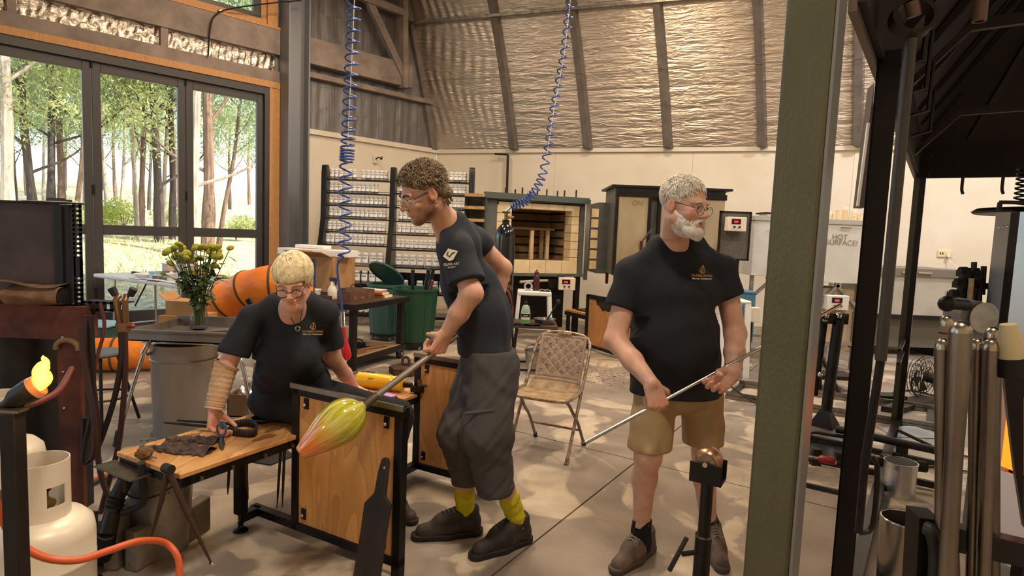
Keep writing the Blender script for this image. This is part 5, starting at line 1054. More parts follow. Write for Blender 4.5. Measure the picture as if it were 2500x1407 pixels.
q = G(1985, 880); t = thing('small_wood_block', 'small pale timber block on the floor behind the yoke stand', 'block', q); ob('block', MB().boxf(q, cosB, cosA, Z, -.15, .15, -.06, .06, 0, .05), woodmat('block_pine', '#d9b878', '#b8924e', 0, 2), t); ob('offcut', MB().boxf(q, cosB, cosA, Z, .0, .12, -.14, -.07, 0, .12), MATS['block_pine'], t)
# ================================================================== dark furnace box on a rusty stand (left edge)
YL = 3.0
t = thing('furnace_box', 'dark rusty steel furnace box at the left edge with a perforated corner angle', 'furnace', W(100, 735, YL))
x0, x1, z0, z1 = RA(-60, 490, 140, 738, YL); m_box = M('sooty_plate', '#54423a', .6, .4, '#3a302c', 3, bump=.1); m_soot = M('soot_steel', '#242122', .55, .4)
ob('front_plate', MB().box(x0, x1, YL, YL+.02, z0, z1), m_box, t); ob('body', MB().box(x0, x1-.25, YL+.02, YL+.32, z0, z1-.01), m_soot, t)
xa = W(140, 600, YL).x; xb = W(182, 600, YL).x; xc = W(203, 600, YL).x
ob('corner_channel', MB().box(xa, xb-.01, YL-.02, YL+.03, z0, z1-.01).box(xa+.03, xa+.045, YL-.03, YL-.02, z0, z1-.02), m_soot, t)
mb = MB(); n = 22; hz = (z1-z0)/n; mb.box(xb, xb+.01, YL-.01, YL-.004, z0, z1).box(xc-.012, xc, YL-.01, YL-.004, z0, z1)
for k in range(n):
    w = .013 if not (6 <= k <= 9) else hz; mb.box(xb, xc, YL-.01, YL-.004, z0+k*hz, z0+k*hz+w)
ob('perforated_angle', mb, m_black, t); ob('top_plate', MB().box(x0, xc, YL-.02, YL+.015, z1-.008, z1).box(x0, x1-.24, YL+.015, YL+.3, z1-.008, z1), m_soot, t)
q = W(105, 488, YL+.1); t = thing('paper_sheet', 'white paper sheet lying on the dark furnace box', 'paper', Vector((q.x, YL+.1, z1))); ob('sheet', MB().prism([Vector((W(60, 492, YL).x, YL-.03, z1+.002)), Vector((W(180, 492, YL).x, YL-.03, z1+.002)), Vector((W(185, 490, YL).x*1.04, YL+.12, z1+.002)), Vector((W(60, 488, YL).x*1.04, YL+.12, z1+.002))], (0, 0, .002)), m_paper, t)
q = Vector((W(122, 485, YL).x, YL+.06, z1+.004)); t = thing('black_staple_block', 'small black tool resting on the paper on the furnace box', 'tool', q); ob('body', MB().box(q.x-.05, q.x+.05, q.y-.02, q.y+.02, q.z, q.z+.012), m_dark, t); ob('lever', MB().box(q.x-.045, q.x+.02, q.y-.015, q.y+.015, q.z+.012, q.z+.018), m_black, t)
# stand
st = thing('furnace_trestle', 'heavy rusty steel stand under the dark furnace box', 'stand', G(170, 1205)); zs = W(100, 742, YL).z; zs2 = W(100, 822, YL).z
m_rst = M('rust_plate', '#6e3a24', .75, .25, '#3b1f15', 4, bump=.15)
ob('top_beam', MB().box(x0, W(205, 780, YL-.06).x, YL-.06, YL+.04, zs2, zs), m_rst, st)
xp0, xp1 = W(143, 1000, YL-.06).x, W(198, 1000, YL-.06).x; ob('post', MB().box(xp0, xp1, YL-.06, YL-.03, 0, zs2), m_rst, st)
ob('rear_post', MB().box(W(180, 900, YL).x, W(206, 900, YL).x, YL-.03, YL+.05, 0, zs), m_soot, st)
ob('inner_drum', MB().cyl((W(70, 900, YL+.15).x, YL+.12, .22), (W(70, 900, YL+.15).x, YL+.12, zs2), .16, 26), m_black, st)
q = Vector((xp0+.055, YL-.065, W(170, 850, YL-.06).z)); ob('lug', MB().tube([q+Vector((.055*math.cos(a), 0, .04*math.sin(a))) for a in np.linspace(-.2, 3.34, 10)], .014, 8), M('lug_brown', '#8b6a4c', .5, .5), st)
for dz in (.05, -.3, -.12): ob('bolt', MB().sphere((xp0+.03, YL-.062, q.z+dz), .008, 8, 5), m_galv, st)
for x in (x0+.05,): ob('rear_post', MB().box(x, x+.07, YL+.2, YL+.26, 0, zs2), m_soot, st)
# perforated bracket with torch valves
za = W(250, 745, YL).z; t = thing('torch_bracket', 'perforated steel bracket carrying the brass torch valves', 'bracket', W(206, 745, YL)); mb = MB(); xs0, xs1 = W(206, 745, YL).x, W(310, 745, YL).x
mb.box(xs0, xs1, YL-.005, YL+.06, za+.012, za+.018).box(xs0, xs1, YL-.01, YL-.004, za-.03, za-.018).box(xs0, xs1, YL-.01, YL-.004, za+.006, za+.018)
for k in range(7): mb.box(xs0+k*(xs1-xs0)/6-.008, xs0+k*(xs1-xs0)/6+.008, YL-.01, YL-.004, za-.03, za+.018)
ob('angle', mb, m_soot, t); ob('gusset', MB().prism([Vector((xs0, YL, za-.02)), Vector((xs0+.07, YL, za-.02)), Vector((xs0, YL, za-.1))], (0, .006, 0)), m_soot, t)
t = thing('torch_valves', 'brass twin torch valves with hoses hanging from the bracket', 'torch', W(300, 760, YL)); m_br = M('dull_brass', '#8c6a4a', .35, .8); yv = YL-.04
for dx in (-9, 9):
    p = W(300+dx, 722, yv); ob('nozzle', MB().tube([p, p+Vector((.004*dx/9, -.02, -.02)), W(300+dx*.8, 790, yv)], .014, 10), m_br, t); ob('knob', MB().cyl(p+Vector((dx*.002, 0, .0)), p+Vector((dx*.004, 0, .035)), .016, 8, .02), m_soot, t)
ob('block', MB().box(W(288, 800, yv).x, W(314, 800, yv).x, yv-.02, yv+.02, W(300, 812, yv).z, W(300, 788, yv).z), m_br, t); ob('pin', MB().cyl(W(312, 797, yv), W(322, 797, yv), .008, 8), m_br, t); ob('red_tip', MB().sphere(W(324, 797, yv), .012, 10, 6), M('red_cap', '#8a2a26', .4), t)
m_hose = M('dark_hose', '#241a16', .5); m_hoseb = M('brown_hose', '#38211a', .5)
H = [[(304, 812), (306, 900), (300, 1000), (287, 1100), (262, 1190), (245, 1255)], [(296, 812), (296, 880), (280, 970), (252, 1060), (232, 1105), (212, 1130), (203, 1110), (206, 1020)], [(214, 770), (215, 860), (230, 960), (238, 1050), (240, 1120), (256, 1190), (290, 1240), (312, 1252)],
     [(222, 770), (228, 900), (225, 1000), (208, 1080), (203, 1130)], [(196, 800), (208, 900), (228, 1010), (232, 1090), (224, 1122)]]
for k, pts in enumerate(H): ob('hose', MB().tube(spline([W(x, y, yv-.03*k-.02*(k == 0)) for x, y in pts], 7), .0135 if k != 3 else .011, 10), m_hose if k % 2 else m_hoseb, t)
ob('thin_hose', MB().tube(spline([W(245, 740, 2.9), W(255, 800, 2.9), W(238, 870, 2.88), W(225, 930, 2.87)], 6), .008, 8), M('red_brown_hose', '#5c2a20', .5), t)
# felt sleeve on the stand
q = W(70, 735, YL-.1); t = thing('felt_sleeve', 'rolled brown felt heat sleeve lying on the rusty stand', 'sleeve', q); m_felt = M('brown_felt', '#8a684a', .95, 0, '#6d4f36', 14, bump=.4); L_ = W(10, 735, YL-.05); zc = zs+.05
def fn(u, v):
    a = 2*math.pi*u; x = -.22+.3*v; return Vector((W(110, 730, YL-.1).x-.2+.27*v, YL-.05+.075*math.sin(a), zc+.0+.044*math.cos(a)+.008*math.sin(3*a+v*4)))
ob('roll', MB().grid(fn, 28, 14), m_felt, t, ang=180); xe = W(110, 730, YL-.1).x+.07
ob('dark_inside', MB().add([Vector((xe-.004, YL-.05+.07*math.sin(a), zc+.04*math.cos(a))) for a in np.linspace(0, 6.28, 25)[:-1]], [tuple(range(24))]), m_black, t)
def fn(u, v): return Vector((xe-.36+.35*u, YL-.12+.16*v, zc+.05+.012*math.sin(6*u+2*v)+.02*u*(1-u)-.0*v))
ob('top_fold', MB().grid(fn, 18, 8), m_felt, t, ang=180)

# ================================================================== gas bottles
m_lpg = M('bottle_cream', '#ded3c0', .38, .05, '#d3c6b0', 2)
def lpg(px, py, Y, r, zb, zt, label):
    c = W(px, py, Y); c.z = zb; h = zt-zb; t = thing('gas_bottle', label, 'gas bottle', c, 'cream gas bottles'); hb = h*.66
    pr = [(0, .02), (r*.75, .02), (r*.93, .05), (r, .10), (r, hb*.55), (r*1.008, hb*.555), (r*1.008, hb*.575), (r, hb*.58), (r, hb*.80), (r*.96, hb*.9), (r*.8, hb*.97), (r*.5, hb*1.0), (.04, hb*1.02), (0, hb*1.02)]
    ob('bottle_body', MB().lathe(pr, 48, c), m_lpg, t, ang=60)
    ob('foot_ring', MB().lathe([(r*.7, 0), (r*.72, 0), (r*.74, .06), (r*.7, .06)], 32, c), m_lpg, t)
    # collar with a hand slot
    rc = r*.55; mb = MB(); N = 44; z0c, z1c = hb*.99, h
    for k in range(N):
        a0, a1 = 2*math.pi*k/N, 2*math.pi*(k+1)/N; am = (a0+a1)/2 % (2*math.pi); slot = any(abs(((am-s+math.pi) % (2*math.pi))-math.pi) < .42 for s in (-.35, 2.79))
        for (za_, zb_) in (((z0c, z1c),) if not slot else ((z0c, z0c+.25*(z1c-z0c)), (z0c+.6*(z1c-z0c), z1c))):
            P = [c+Vector((rr*math.cos(a), rr*math.sin(a), z)) for z in (za_, zb_) for a in (a0, a1) for rr in (rc, rc-.004)]
            mb.add(P, [(0, 2, 6, 4), (1, 5, 7, 3), (4, 6, 7, 5), (0, 1, 3, 2), (0, 4, 5, 1), (2, 3, 7, 6)])
    ob('collar', mb, m_lpg, t, ang=50); ob('valve', MB().cyl(c+Z*(hb*1.0), c+Z*(hb*1.22), .022, 12).cyl(c+Z*hb*1.15, c+Z*hb*1.15+Vector((.06, -.03, 0)), .015, 10), M('brass2', '#7d6a44', .4, .8), t)
    ob('hand_knob', MB().lathe([(0, 0), (.03, 0), (.033, .012), (.03, .022), (0, .022)], 10, c+Z*hb*1.22), m_black, t)
    for dz in (.0, .035): 
        a = np.linspace(3.3, 4.2, 6); ob('warning_print', MB().add([c+Vector((r*1.012*math.cos(x), r*1.012*math.sin(x), z)) for z in (hb*.62+dz, hb*.62+dz+.018) for x in a], [(i, i+1, 7+i, 6+i) for i in range(5)]), M('grey_print2', '#8b8378', .7), t)
    return t
lpg(100, 1250, 1.98, .153, .10, W(108, 1122, 1.98).z, 'cream gas bottle in front with an open collar')
lpg(-2, 1100, 2.45, .155, .16, W(-2, 962, 2.45).z, 'cream gas bottle standing behind the front one at the left edge')
q = W(240, 1370, 1.95); t = thing('bottle_trolley', 'flat black trolley under the gas bottles', 'trolley', (q.x, q.y, 0)); xr = G(300, 1362, .085).x; ob('deck', MB().prism([Vector((xr-.55, 1.75, .06)), Vector((xr+.1, 1.75, .06)), Vector((xr, 2.28, .06)), Vector((xr-.2, 2.32, .06)), Vector((xr-.25, 2.7, .06)), Vector((xr-.7, 2.7, .06))], (0, 0, .025)), m_black, t, bevel=.006)
ob('deck_step', MB().box(xr-.7, xr-.27, 2.3, 2.65, .085, .155), m_black, t)
for x, y in ((xr-.45, 1.85), (xr-.02, 1.9), (xr-.6, 2.6), (xr-.3, 2.6)): ob('wheel', MB().lathe([(0, -.015), (.03, -.015), (.03, .015), (0, .015)], 14, (x, y, .031), X1), m_rubber, t)
# black front post and hand torch
t = thing('torch_post', 'black square post in front of the gas bottles', 'post', Vector((W(32, 1200, 1.62).x, 1.62, 0))); q = W(30, 1005, 1.62); ob('post', MB().beam(Vector((q.x, 1.62, 0)), q, .042, .042), m_black, t, bevel=.003); ob('saddle', MB().box(q.x-.03, q.x+.03, 1.6, 1.64, q.z, q.z+.008), m_steel, t); ob('base_plate', MB().box(q.x-.12, q.x+.12, 1.5, 1.74, 0, .012), m_black, t)
t = thing('hand_torch', 'black burning hand torch resting on the black front post', 'torch', W(30, 995, 1.62)); p0, p1 = W(-40, 1022, 1.62), W(88, 945, 1.66); d = (p1-p0).normalized(); L_ = (p1-p0).length
ob('tube', MB().tube([p0, p0+d*L_*.45, p0+d*L_*.62, p0+d*L_*.95], [.013, .015, .03, .034], 18), m_black, t); ob('nozzle_ring', MB().lathe([(.026, 0), (.033, 0), (.031, .018), (.026, .018), (.026, 0)], 20, p0+d*L_*.94, d), M('hot_copper', '#b06a3a', .35, .8, emit=.4), t)
ob('supply_hose', MB().tube(spline([W(-20, 1010, 1.7), W(60, 992, 1.72), W(110, 975, 1.78), W(148, 948, 1.9), W(175, 900, 2.2)], 6), .0095, 10), M('maroon_hose', '#6a2a22', .5), t)
# flame
m_fl = bpy.data.materials.new('flame'); m_fl.use_nodes = True
def _flm():
    N = m_fl.node_tree.nodes; L = m_fl.node_tree.links; N.remove(N['Principled BSDF']); e = N.new('ShaderNodeEmission'); e.inputs[1].default_value = 1.6; tr = N.new('ShaderNodeBsdfTransparent'); mx = N.new('ShaderNodeMixShader')
    lw = N.new('ShaderNodeLayerWeight'); lw.inputs[0].default_value = .35; r = N.new('ShaderNodeValToRGB'); r.color_ramp.elements[0].color = lin('#ffe066')+(1,); r.color_ramp.elements[1].color = lin('#ff9416')+(1,); r.color_ramp.elements[1].position = .8
    L.new(lw.outputs['Facing'], r.inputs[0]); L.new(r.outputs[0], e.inputs[0]); rp = N.new('ShaderNodeMapRange'); rp.inputs[1].default_value = .55; rp.inputs[2].default_value = 1; rp.inputs[3].default_value = 0; rp.inputs[4].default_value = .8
    L.new(lw.outputs['Facing'], rp.inputs[0]); L.new(rp.outputs[0], mx.inputs[0]); L.new(e.outputs[0], mx.inputs[1]); L.new(tr.outputs[0], mx.inputs[2]); L.new(mx.outputs[0], N['Material Output'].inputs[0])
_flm()
fl = [(92, 960, .006), (88, 950, .016), (95, 938, .021), (104, 924, .024), (99, 908, .02), (106, 894, .017), (112, 884, .009), (106, 874, .006), (105, 868, .001)]
ob('torch_flame', MB().tube(spline([W(x, y, 1.67) for x, y, r in fl], 5), [np.interp(i/5, range(len(fl)), [r for _, _, r in fl]) for i in range(5*(len(fl)-1)+1)], 18), m_fl, label='bright yellow flame burning at the mouth of the hand torch', cat='flame', ang=180)
fl2 = light('flame_light', 'POINT', W(100, 905, 1.60), 1.5, (1, .6, .2)); fl2.data.shadow_soft_size = .03
t = thing('orange_hose', 'orange gas hose looping across the front of the gas bottles', 'hose', W(200, 1370, 1.7)); hz_ = [W(-10, 1200, 1.72), W(8, 1270, 1.72), W(45, 1325, 1.72), W(110, 1362, 1.74), W(190, 1368, 1.78), W(265, 1345, 1.86), W(340, 1322, 1.95), W(400, 1325, 2.05), W(432, 1358, 2.05), W(437, 1407, 2.03), W(425, 1470, 2.0), G(400, 1520)+Z*.012, G(300, 1620)+Z*.012]
ob('hose', MB().tube(spline(hz_, 8), .0115, 12), M('orange_rubber', '#c0562c', .4), t); ob('coupling', MB().cyl(hz_[0], hz_[0]+(hz_[1]-hz_[0])*.3, .014, 10), M('brass2', '#7d6a44', .4, .8), t)
t = thing('floor_hose', 'thin orange and black hose pair lying on the floor behind the rusty stand', 'hose', G(250, 1185)); ob('orange_line', MB().tube(spline([G(200, 1195)+Z*.015, G(240, 1172)+Z*.015, G(290, 1158)+Z*.015, G(345, 1150)+Z*.015], 6), .009, 8), MATS['orange_rubber'], t); ob('black_line', MB().tube(spline([G(200, 1205)+Z*.015, G(250, 1178)+Z*.015, G(300, 1168)+Z*.015, G(335, 1185)+Z*.015], 6), .009, 8), m_rubber, t)
# slanting burner stand beside the bench
t = thing('burner_stand', 'slanting black burner stand with ribbed grip beside the bench corner', 'stand', G(265, 1330)); p0, p1, p2 = W(338, 1112, 2.5), W(285, 1215, 2.42), W(262, 1300, 2.38)
ob('upper_tube', MB().cyl(p0, p1, .03, 14), m_black, t); ob('ribbed_joint', MB().lathe([(.03, 0), (.035, .01), (.03, .02), (.037, .03), (.03, .04), (.033, .05)], 16, p1, p2-p1), m_rubber, t); ob('lower_tube', MB().tube([p1, p2], [.028, .034], 14), m_black, t)
b0 = G(275, 1345); ob('foot', MB().tube(spline([p2, p2.lerp(b0, .5)+Vector((-.02, 0, -.05)), b0+Z*.04], 4), [.034]*3+[.05]*3+[.06]*3, 16), m_rubber, t); ob('base', MB().box(b0.x-.1, b0.x+.1, b0.y-.1, b0.y+.1, 0, .03), m_black, t, bevel=.01)
ob('cable', MB().tube(spline([p2+Vector((.02, 0, 0)), G(300, 1250)+Z*.05, G(330, 1262)+Z*.015, G(380, 1255)+Z*.015], 6), .008, 8), m_rubber, t)

# ================================================================== stool, folding table, duct, drum, trough, flowers
q = G(248, 1035); zq = W(240, 862, q.y).z; t = thing('round_stool', 'small round dark stool behind the hanging hoses', 'stool', q); ob('seat', MB().lathe([(0, -.012), (.15, -.012), (.155, 0), (.15, .012), (0, .016)], 28, q+Z*zq), M('stool_grey', '#55585a', .4), t)
for k in range(4): a = k*math.pi/2+.6; d = Vector((math.cos(a), math.sin(a), 0)); ob('leg', MB().tube([q+d*.1+Z*(zq-.01), q+d*.23+Z*.01], .011, 8), m_black, t)
ob('ring', MB().tube([q+Vector((.18*math.cos(a), .18*math.sin(a), zq*.4)) for a in np.linspace(0, 6.28, 25)[:-1]], .008, 6, closed=True), m_black, t)
zt_ = .74
c1 = G(222, 668, zt_); c2 = G(640, 722, zt_); dT = (c2-c1).normalized(); nT = Vector((-dT.y, dT.x, 0)); LT = 2.3; wT_ = .62
t = thing('folding_table', 'long white plastic folding table by the glass doors', 'table', c1)
m_tab = M('table_white', '#e4ded4', .35)
poly = []
for (cx, cy, a0) in ((LT-.08, .08, -90), (LT-.08, wT_-.08, 0), (.08, wT_-.08, 90), (.08, .08, 180)):
    for k in range(6): a = math.radians(a0+18*k); poly.append(c1+dT*(cx+.08*math.cos(a))+nT*(cy+.08*math.sin(a))-Z*.045)
ob('table_top', MB().prism(poly, (0, 0, .045)), m_tab, t, bevel=.012)
for s in (.45, 1.85):
    for y in (.06, wT_-.06): ob('leg', MB().tube([c1+dT*s+nT*y+Z*(-.05), Vector((c1.x, c1.y, 0))+dT*(s-.02)+nT*(y+(.02 if y > .3 else -.02))+Z*.01], .014, 10), m_chrome, t)
    ob('leg_bar', MB().tube([c1+dT*s+nT*.04-Z*.62, c1+dT*s+nT*(wT_-.04)-Z*.62], .011, 8), m_chrome, t); ob('fold_brace', MB().tube([c1+dT*s+nT*.3-Z*.4, c1+dT*(s+.3 if s < 1 else s-.3)+nT*.3-Z*.05], .01, 8), m_dark, t)
def tabp(s, n_, z=0): return c1+dT*s+nT*n_+Z*z
for k in (0, 1): ob('clip', MB().boxf(tabp(.25+.1*k, .4), dT, nT, Z, -.03, .03, -.02, .02, 0, .03), m_black, thing('table_clip', 'small black clip near the %s end of the white folding table' % ('far left' if k == 0 else 'left'), 'clip', tabp(.25+.1*k, .4), 'table clips'))
TUB = [('#dfe6ea', '#9fc4dd'), ('#c9a08c', '#b8312f'), ('#dedad0', '#eef0f0'), ('#e2d2b0', '#c84a3c'), ('#d6cfd8', '#e9e9ef'), ('#d99a86', '#d23f3a'), ('#c9dbe8', '#5f9bd0'), ('#e6e2d8', '#8fbf9f'), ('#d8b6a6', '#e6e2dc'), ('#d9d0c6', '#b43a34'), ('#e8e6e0', '#d8e2ea'), ('#e3c9a6', '#e8e2d6')]
TN = ['pale blue', 'dark red', 'white', 'red', 'lilac white', 'bright red', 'sky blue', 'mint', 'cream', 'brick red', 'icy white', 'beige']
for i, (cb_, cl_2) in enumerate(TUB):
    lvl = 0 if i < 8 else 1; s = 1.2+.145*(i if i < 8 else i-7.3); n_ = .18+.22*(i % 2) if lvl == 0 else .28+.1*(i % 2); z = 0 if lvl == 0 else .105
    p = tabp(s, n_, z); t = thing('plastic_tub', '%s lidded plastic tub %s on the folding table' % (TN[i], 'stacked on the others' if lvl else 'in the row'), 'tub', p, 'plastic tubs on the folding table')
    ob('tub', MB().boxf(p, dT, nT, Z, -.062, .062, -.09, .09, 0, .085), M('tub_%d' % i, cb_, .25, alpha=.8), t, bevel=.012); ob('lid', MB().boxf(p, dT, nT, Z, -.067, .067, -.096, .096, .085, .1), M('tublid_%d' % i, cl_2, .3), t, bevel=.005)
q = tabp(.95, .25); t = thing('shallow_basin', 'shallow white plastic basin with pink mat on the folding table', 'basin', q); ob('basin', MB().lathe([(0, .004), (.16, .004), (.2, .05), (.21, .05), (.21, .055), (.19, .055), (.15, .012), (0, .012)], 30, q), m_white, t); ob('mat', MB().lathe([(0, .02), (.16, .02), (.16, .026), (0, .026)], 26, q), M('pink_mat', '#d8b4b0', .7), t)
for i in range(5):
    q = tabp(1.0+.2*i, .07+.02*(i % 2), .002+.006*(i % 3)); t = thing('paper_pile', 'loose white papers on the front edge of the folding table, pile %s' % ['one', 'two', 'three', 'four', 'five'][i], 'paper', q, 'papers on the folding table'); ob('sheet', MB().boxf(q, (dT+nT*.2*math.sin(i)).normalized(), nT, Z, -.12, .12, -.07, .08, 0, .006), [m_paper, M('teal_paper', '#9fc9c6', .8)][i % 2], t); ob('upper_sheet', MB().boxf(q, (dT-nT*.3).normalized(), nT, Z, -.1, .1, -.06, .07, .006, .009), m_paper, t)
q = tabp(1.35, .1, .02); t = thing('marker_roll', 'rolled grey tool pouch on the folding table edge', 'pouch', q); ob('roll', MB().cyl(q+dT*-.12+Z*.015, q+dT*.16+Z*.015, .02, 12), M('pouch_grey', '#5d5d60', .7), t); ob('tie', MB().cyl(q+dT*.0+Z*.015, q+dT*.02+Z*.015, .022, 12), m_card, t)
# orange ducting
m_duct = M('orange_duct', '#e8842a', .45, 0, '#d6701c', 3, bump=.5, bscale=14)
def duct(pts, r, label, n=110, ring=.2):
    P = spline(pts, 14); t = thing('ventilation_duct', label, 'duct', pts[0], 'orange ducting'); L = [0]
    for a, b in zip(P[:-1], P[1:]): L.append(L[-1]+(b-a).length)
    rs = [r*(1-.07*abs(math.sin(math.pi*l/ring))+.012*math.sin(l*31)) for l in L]; ob('skin', MB().tube(P, rs, 30), m_duct, t, ang=180)
    k = 1
    while k*ring < L[-1]:
        i = min(range(len(L)), key=lambda j: abs(L[j]-k*ring)); d = (P[min(i+1, len(P)-1)]-P[max(i-1, 0)]).normalized(); ob('wire_ring', MB().lathe([(r*1.0, -.009), (r*1.025, -.009), (r*1.025, .009), (r*1.0, .009)], 30, P[i], d), M('duct_band', '#4c3820', .6), t); k += 1
    return t
duct([G(-60, 905)+Z*.16, G(60, 903)+Z*.16, G(180, 905)+Z*.16, G(300, 905)+Z*.16, G(400, 900)+Z*.16, G(470, 895)+Z*.16], .165, 'orange flexible duct lying along the floor below the doors', ring=.3)
duct([W(470, 800, 5.3), W(530, 752, 5.2), W(600, 712, 5.15), W(655, 697, 5.1), W(700, 702, 5.15), W(728, 740, 5.25), W(735, 810, 5.3), G(735, 890, .15)], .17, 'orange flexible duct arching up behind the seated woman', ring=.23)
q = G(452, 1062); t = thing('steel_drum', 'tall pale steel drum behind the tool board', 'drum', q); zD = W(450, 838, q.y).z
ob('drum', MB().lathe([(0, 0), (.185, 0), (.19, .01), (.205, zD), (.212, zD+.01), (.2, zD+.012), (.18, .02), (0, .02)], 44, q), M('drum_taupe', '#a39a90', .4, .5, '#968c80', 2, (1, 1, .3)), t); ob('bead', MB().lathe([(.203, zD-.1), (.209, zD-.095), (.203, zD-.09)], 44, q), MATS['drum_taupe'], t); ob('rivet', MB().sphere(q+Vector((-.09, -.17, .42)), .008, 8, 5), m_dark, t)
# trough on chrome frame
zt3 = W(450, 830, 3.95).z; t = thing('steel_trough', 'shallow stainless steel trough on a bent chrome frame', 'trough', G(345, 1065)); m_tr = M('trough_steel', '#8d8178', .4, .4, '#7b7067', 4)
xa, xb = W(322, 800, 3.9).x, W(612, 800, 3.9).x; ya, yb = 3.85, 4.45; zf = zt3; zh_ = zt3+.062
ob('floor_sheet', MB().box(xa, xb, ya, yb, zf, zf+.008), m_tr, t); ob('wall', MB().box(xa, xb, ya, ya+.006, zf, zh_).box(xa, xb, yb-.006, yb, zf, zh_+.01).box(xa, xa+.006, ya, yb, zf, zh_).box(xb-.006, xb, ya, yb, zf, zh_), m_tr, t); ob('rim', MB().box(xa-.01, xb+.01, ya-.012, ya+.006, zh_, zh_+.012), m_tr, t); ob('rim', MB().box(xa-.01, xb+.01, yb-.006, yb+.012, zh_+.01, zh_+.02), m_tr, t)
ob('basin_dip', MB().lathe([(.0, .009), (.15, .009), (.16, .012), (0, .012)], 28, Vector(((xa+xb)/2+.1, (ya+yb)/2, zf)), sx=X1), m_dark, t)
for yy in (ya+.05, yb-.05): ob('frame_tube', MB().tube(spline([Vector((xa-.08, yy-.05, .03)), Vector((xa+.05, yy, zf-.16)), Vector((xa+.12, yy, zf-.03)), Vector((xa+.25, yy, zf-.012)), Vector((xb-.25, yy, zf-.012)), Vector((xb-.1, yy, zf-.06)), Vector((xb-.03, yy-.02, zf-.2)), Vector((xb+.06, yy-.05, .03))], 8), .0125, 10), m_chrome, t)
for yy in (ya+.05, yb-.05):
    for xx, z_ in ((xa-.08, 0), (xb+.06, 0)): ob('rubber_foot', MB().cyl((xx, yy-.05, 0), (xx+(.012 if xx < 0 and xx < xa else -.01), yy-.045, .1), .022, 12, .018), m_rubber, t)
ob('side_tube', MB().tube([Vector((xa+.08, ya+.05, zf-.1)), Vector((xa+.08, yb-.05, zf-.1))], .0125, 8), m_chrome, t)
ob('tap', MB().cyl((W(365, 835, ya).x, ya+.01, zf-.0), (W(365, 835, ya).x, ya-.03, zf-.03), .012, 10).cyl((W(365, 835, ya).x, ya-.03, zf-.02), (W(365, 835, ya).x-.02, ya-.05, zf-.07), .01, 8).box(W(365, 835, ya).x-.03, W(365, 835, ya).x+.01, ya-.04, ya-.02, zf-.005, zf+.003), m_chrome, t)
# vase of yellow chrysanthemums on the trough
VQ = Vector((W(486, 770, 4.33).x, 4.33, zf+.008)); t = thing('flower_vase', 'glass vase of yellow button chrysanthemums on the steel trough', 'flowers', VQ)
m_vg = M('vase_glass', '#ffffff', .03, 0, trans=1, ior=1.2); ob('vase', MB().lathe([(0, .0), (.055, 0), (.06, .01), (.056, .1), (.045, .19), (.05, .2), (.046, .2), (.041, .19), (.05, .1), (.052, .015), (0, .012)], 28, VQ), m_vg, t)
rng = np.random.default_rng(11); stm = MB(); lf = MB(); fm = MB().sphere((0, 0, 0), .034, 12, 6, (1, 1, .62)).mesh('bloom'); fm.materials.append(M('chrysanthemum', '#b8b23c', .8, 0, '#8f9128', 30, bump=.6, bscale=90)); ce = MB().sphere((0, 0, .017), .015, 8, 5, (1, 1, .5)).mesh('bloom_eye'); ce.materials.append(M('chrys_eye', '#c8a52a', .8))
for k in range(36):
    a = rng.uniform(0, 6.28); u = rng.random(); top = VQ+Vector((rng.uniform(-.21, .19), rng.uniform(-.12, .08), .60-abs(rng.normal())*.07-(.16 if k > 28 else 0)))
    mid = VQ+Vector(((top.x-VQ.x)*.4, (top.y-VQ.y)*.4, .30)); bs = VQ+Vector((rng.uniform(-.03, .03), rng.uniform(-.03, .03), .03)); sp = spline([bs, mid, top], 5); stm.tube(sp, .0032, 5)
    s = .55 if k > 28 else rng.uniform(.75, 1.05); o = link('bloom', fm, None, None); o.parent = t; o.location = top-VQ; o.scale = (s, s, s); o.rotation_euler = (rng.normal()*.4, rng.normal()*.4, 0)
    e = link('bloom_eye', ce, None, None); e.parent = o
    for q_ in range(5):
        i = rng.integers(3, 10); p = sp[min(i, len(sp)-1)]; an = rng.uniform(0, 6.28); d = Vector((math.cos(an), math.sin(an), rng.uniform(-.7, .4))).normalized(); s_ = d.cross(Z).normalized(); w = .026*rng.uniform(.7, 1.2); l = .085*rng.uniform(.6, 1.2)
        P = [p, p+d*l*.35+s_*w, p+d*l*.6+s_*w*.55, p+d*l*.75+s_*w*.7-Z*.006, p+d*l-Z*.014, p+d*l*.75-s_*w*.7-Z*.006, p+d*l*.6-s_*w*.55, p+d*l*.35-s_*w]; lf.add(P, [(0, 1, 2, 6, 7), (2, 3, 4, 5, 6)])
ob('stems', stm, M('stem_green', '#55652e', .6), t); ob('leaves', lf, M('chrys_leaf', '#3f5226', .6, 0, '#566b34', 9), t, smooth=False, kind='stuff')
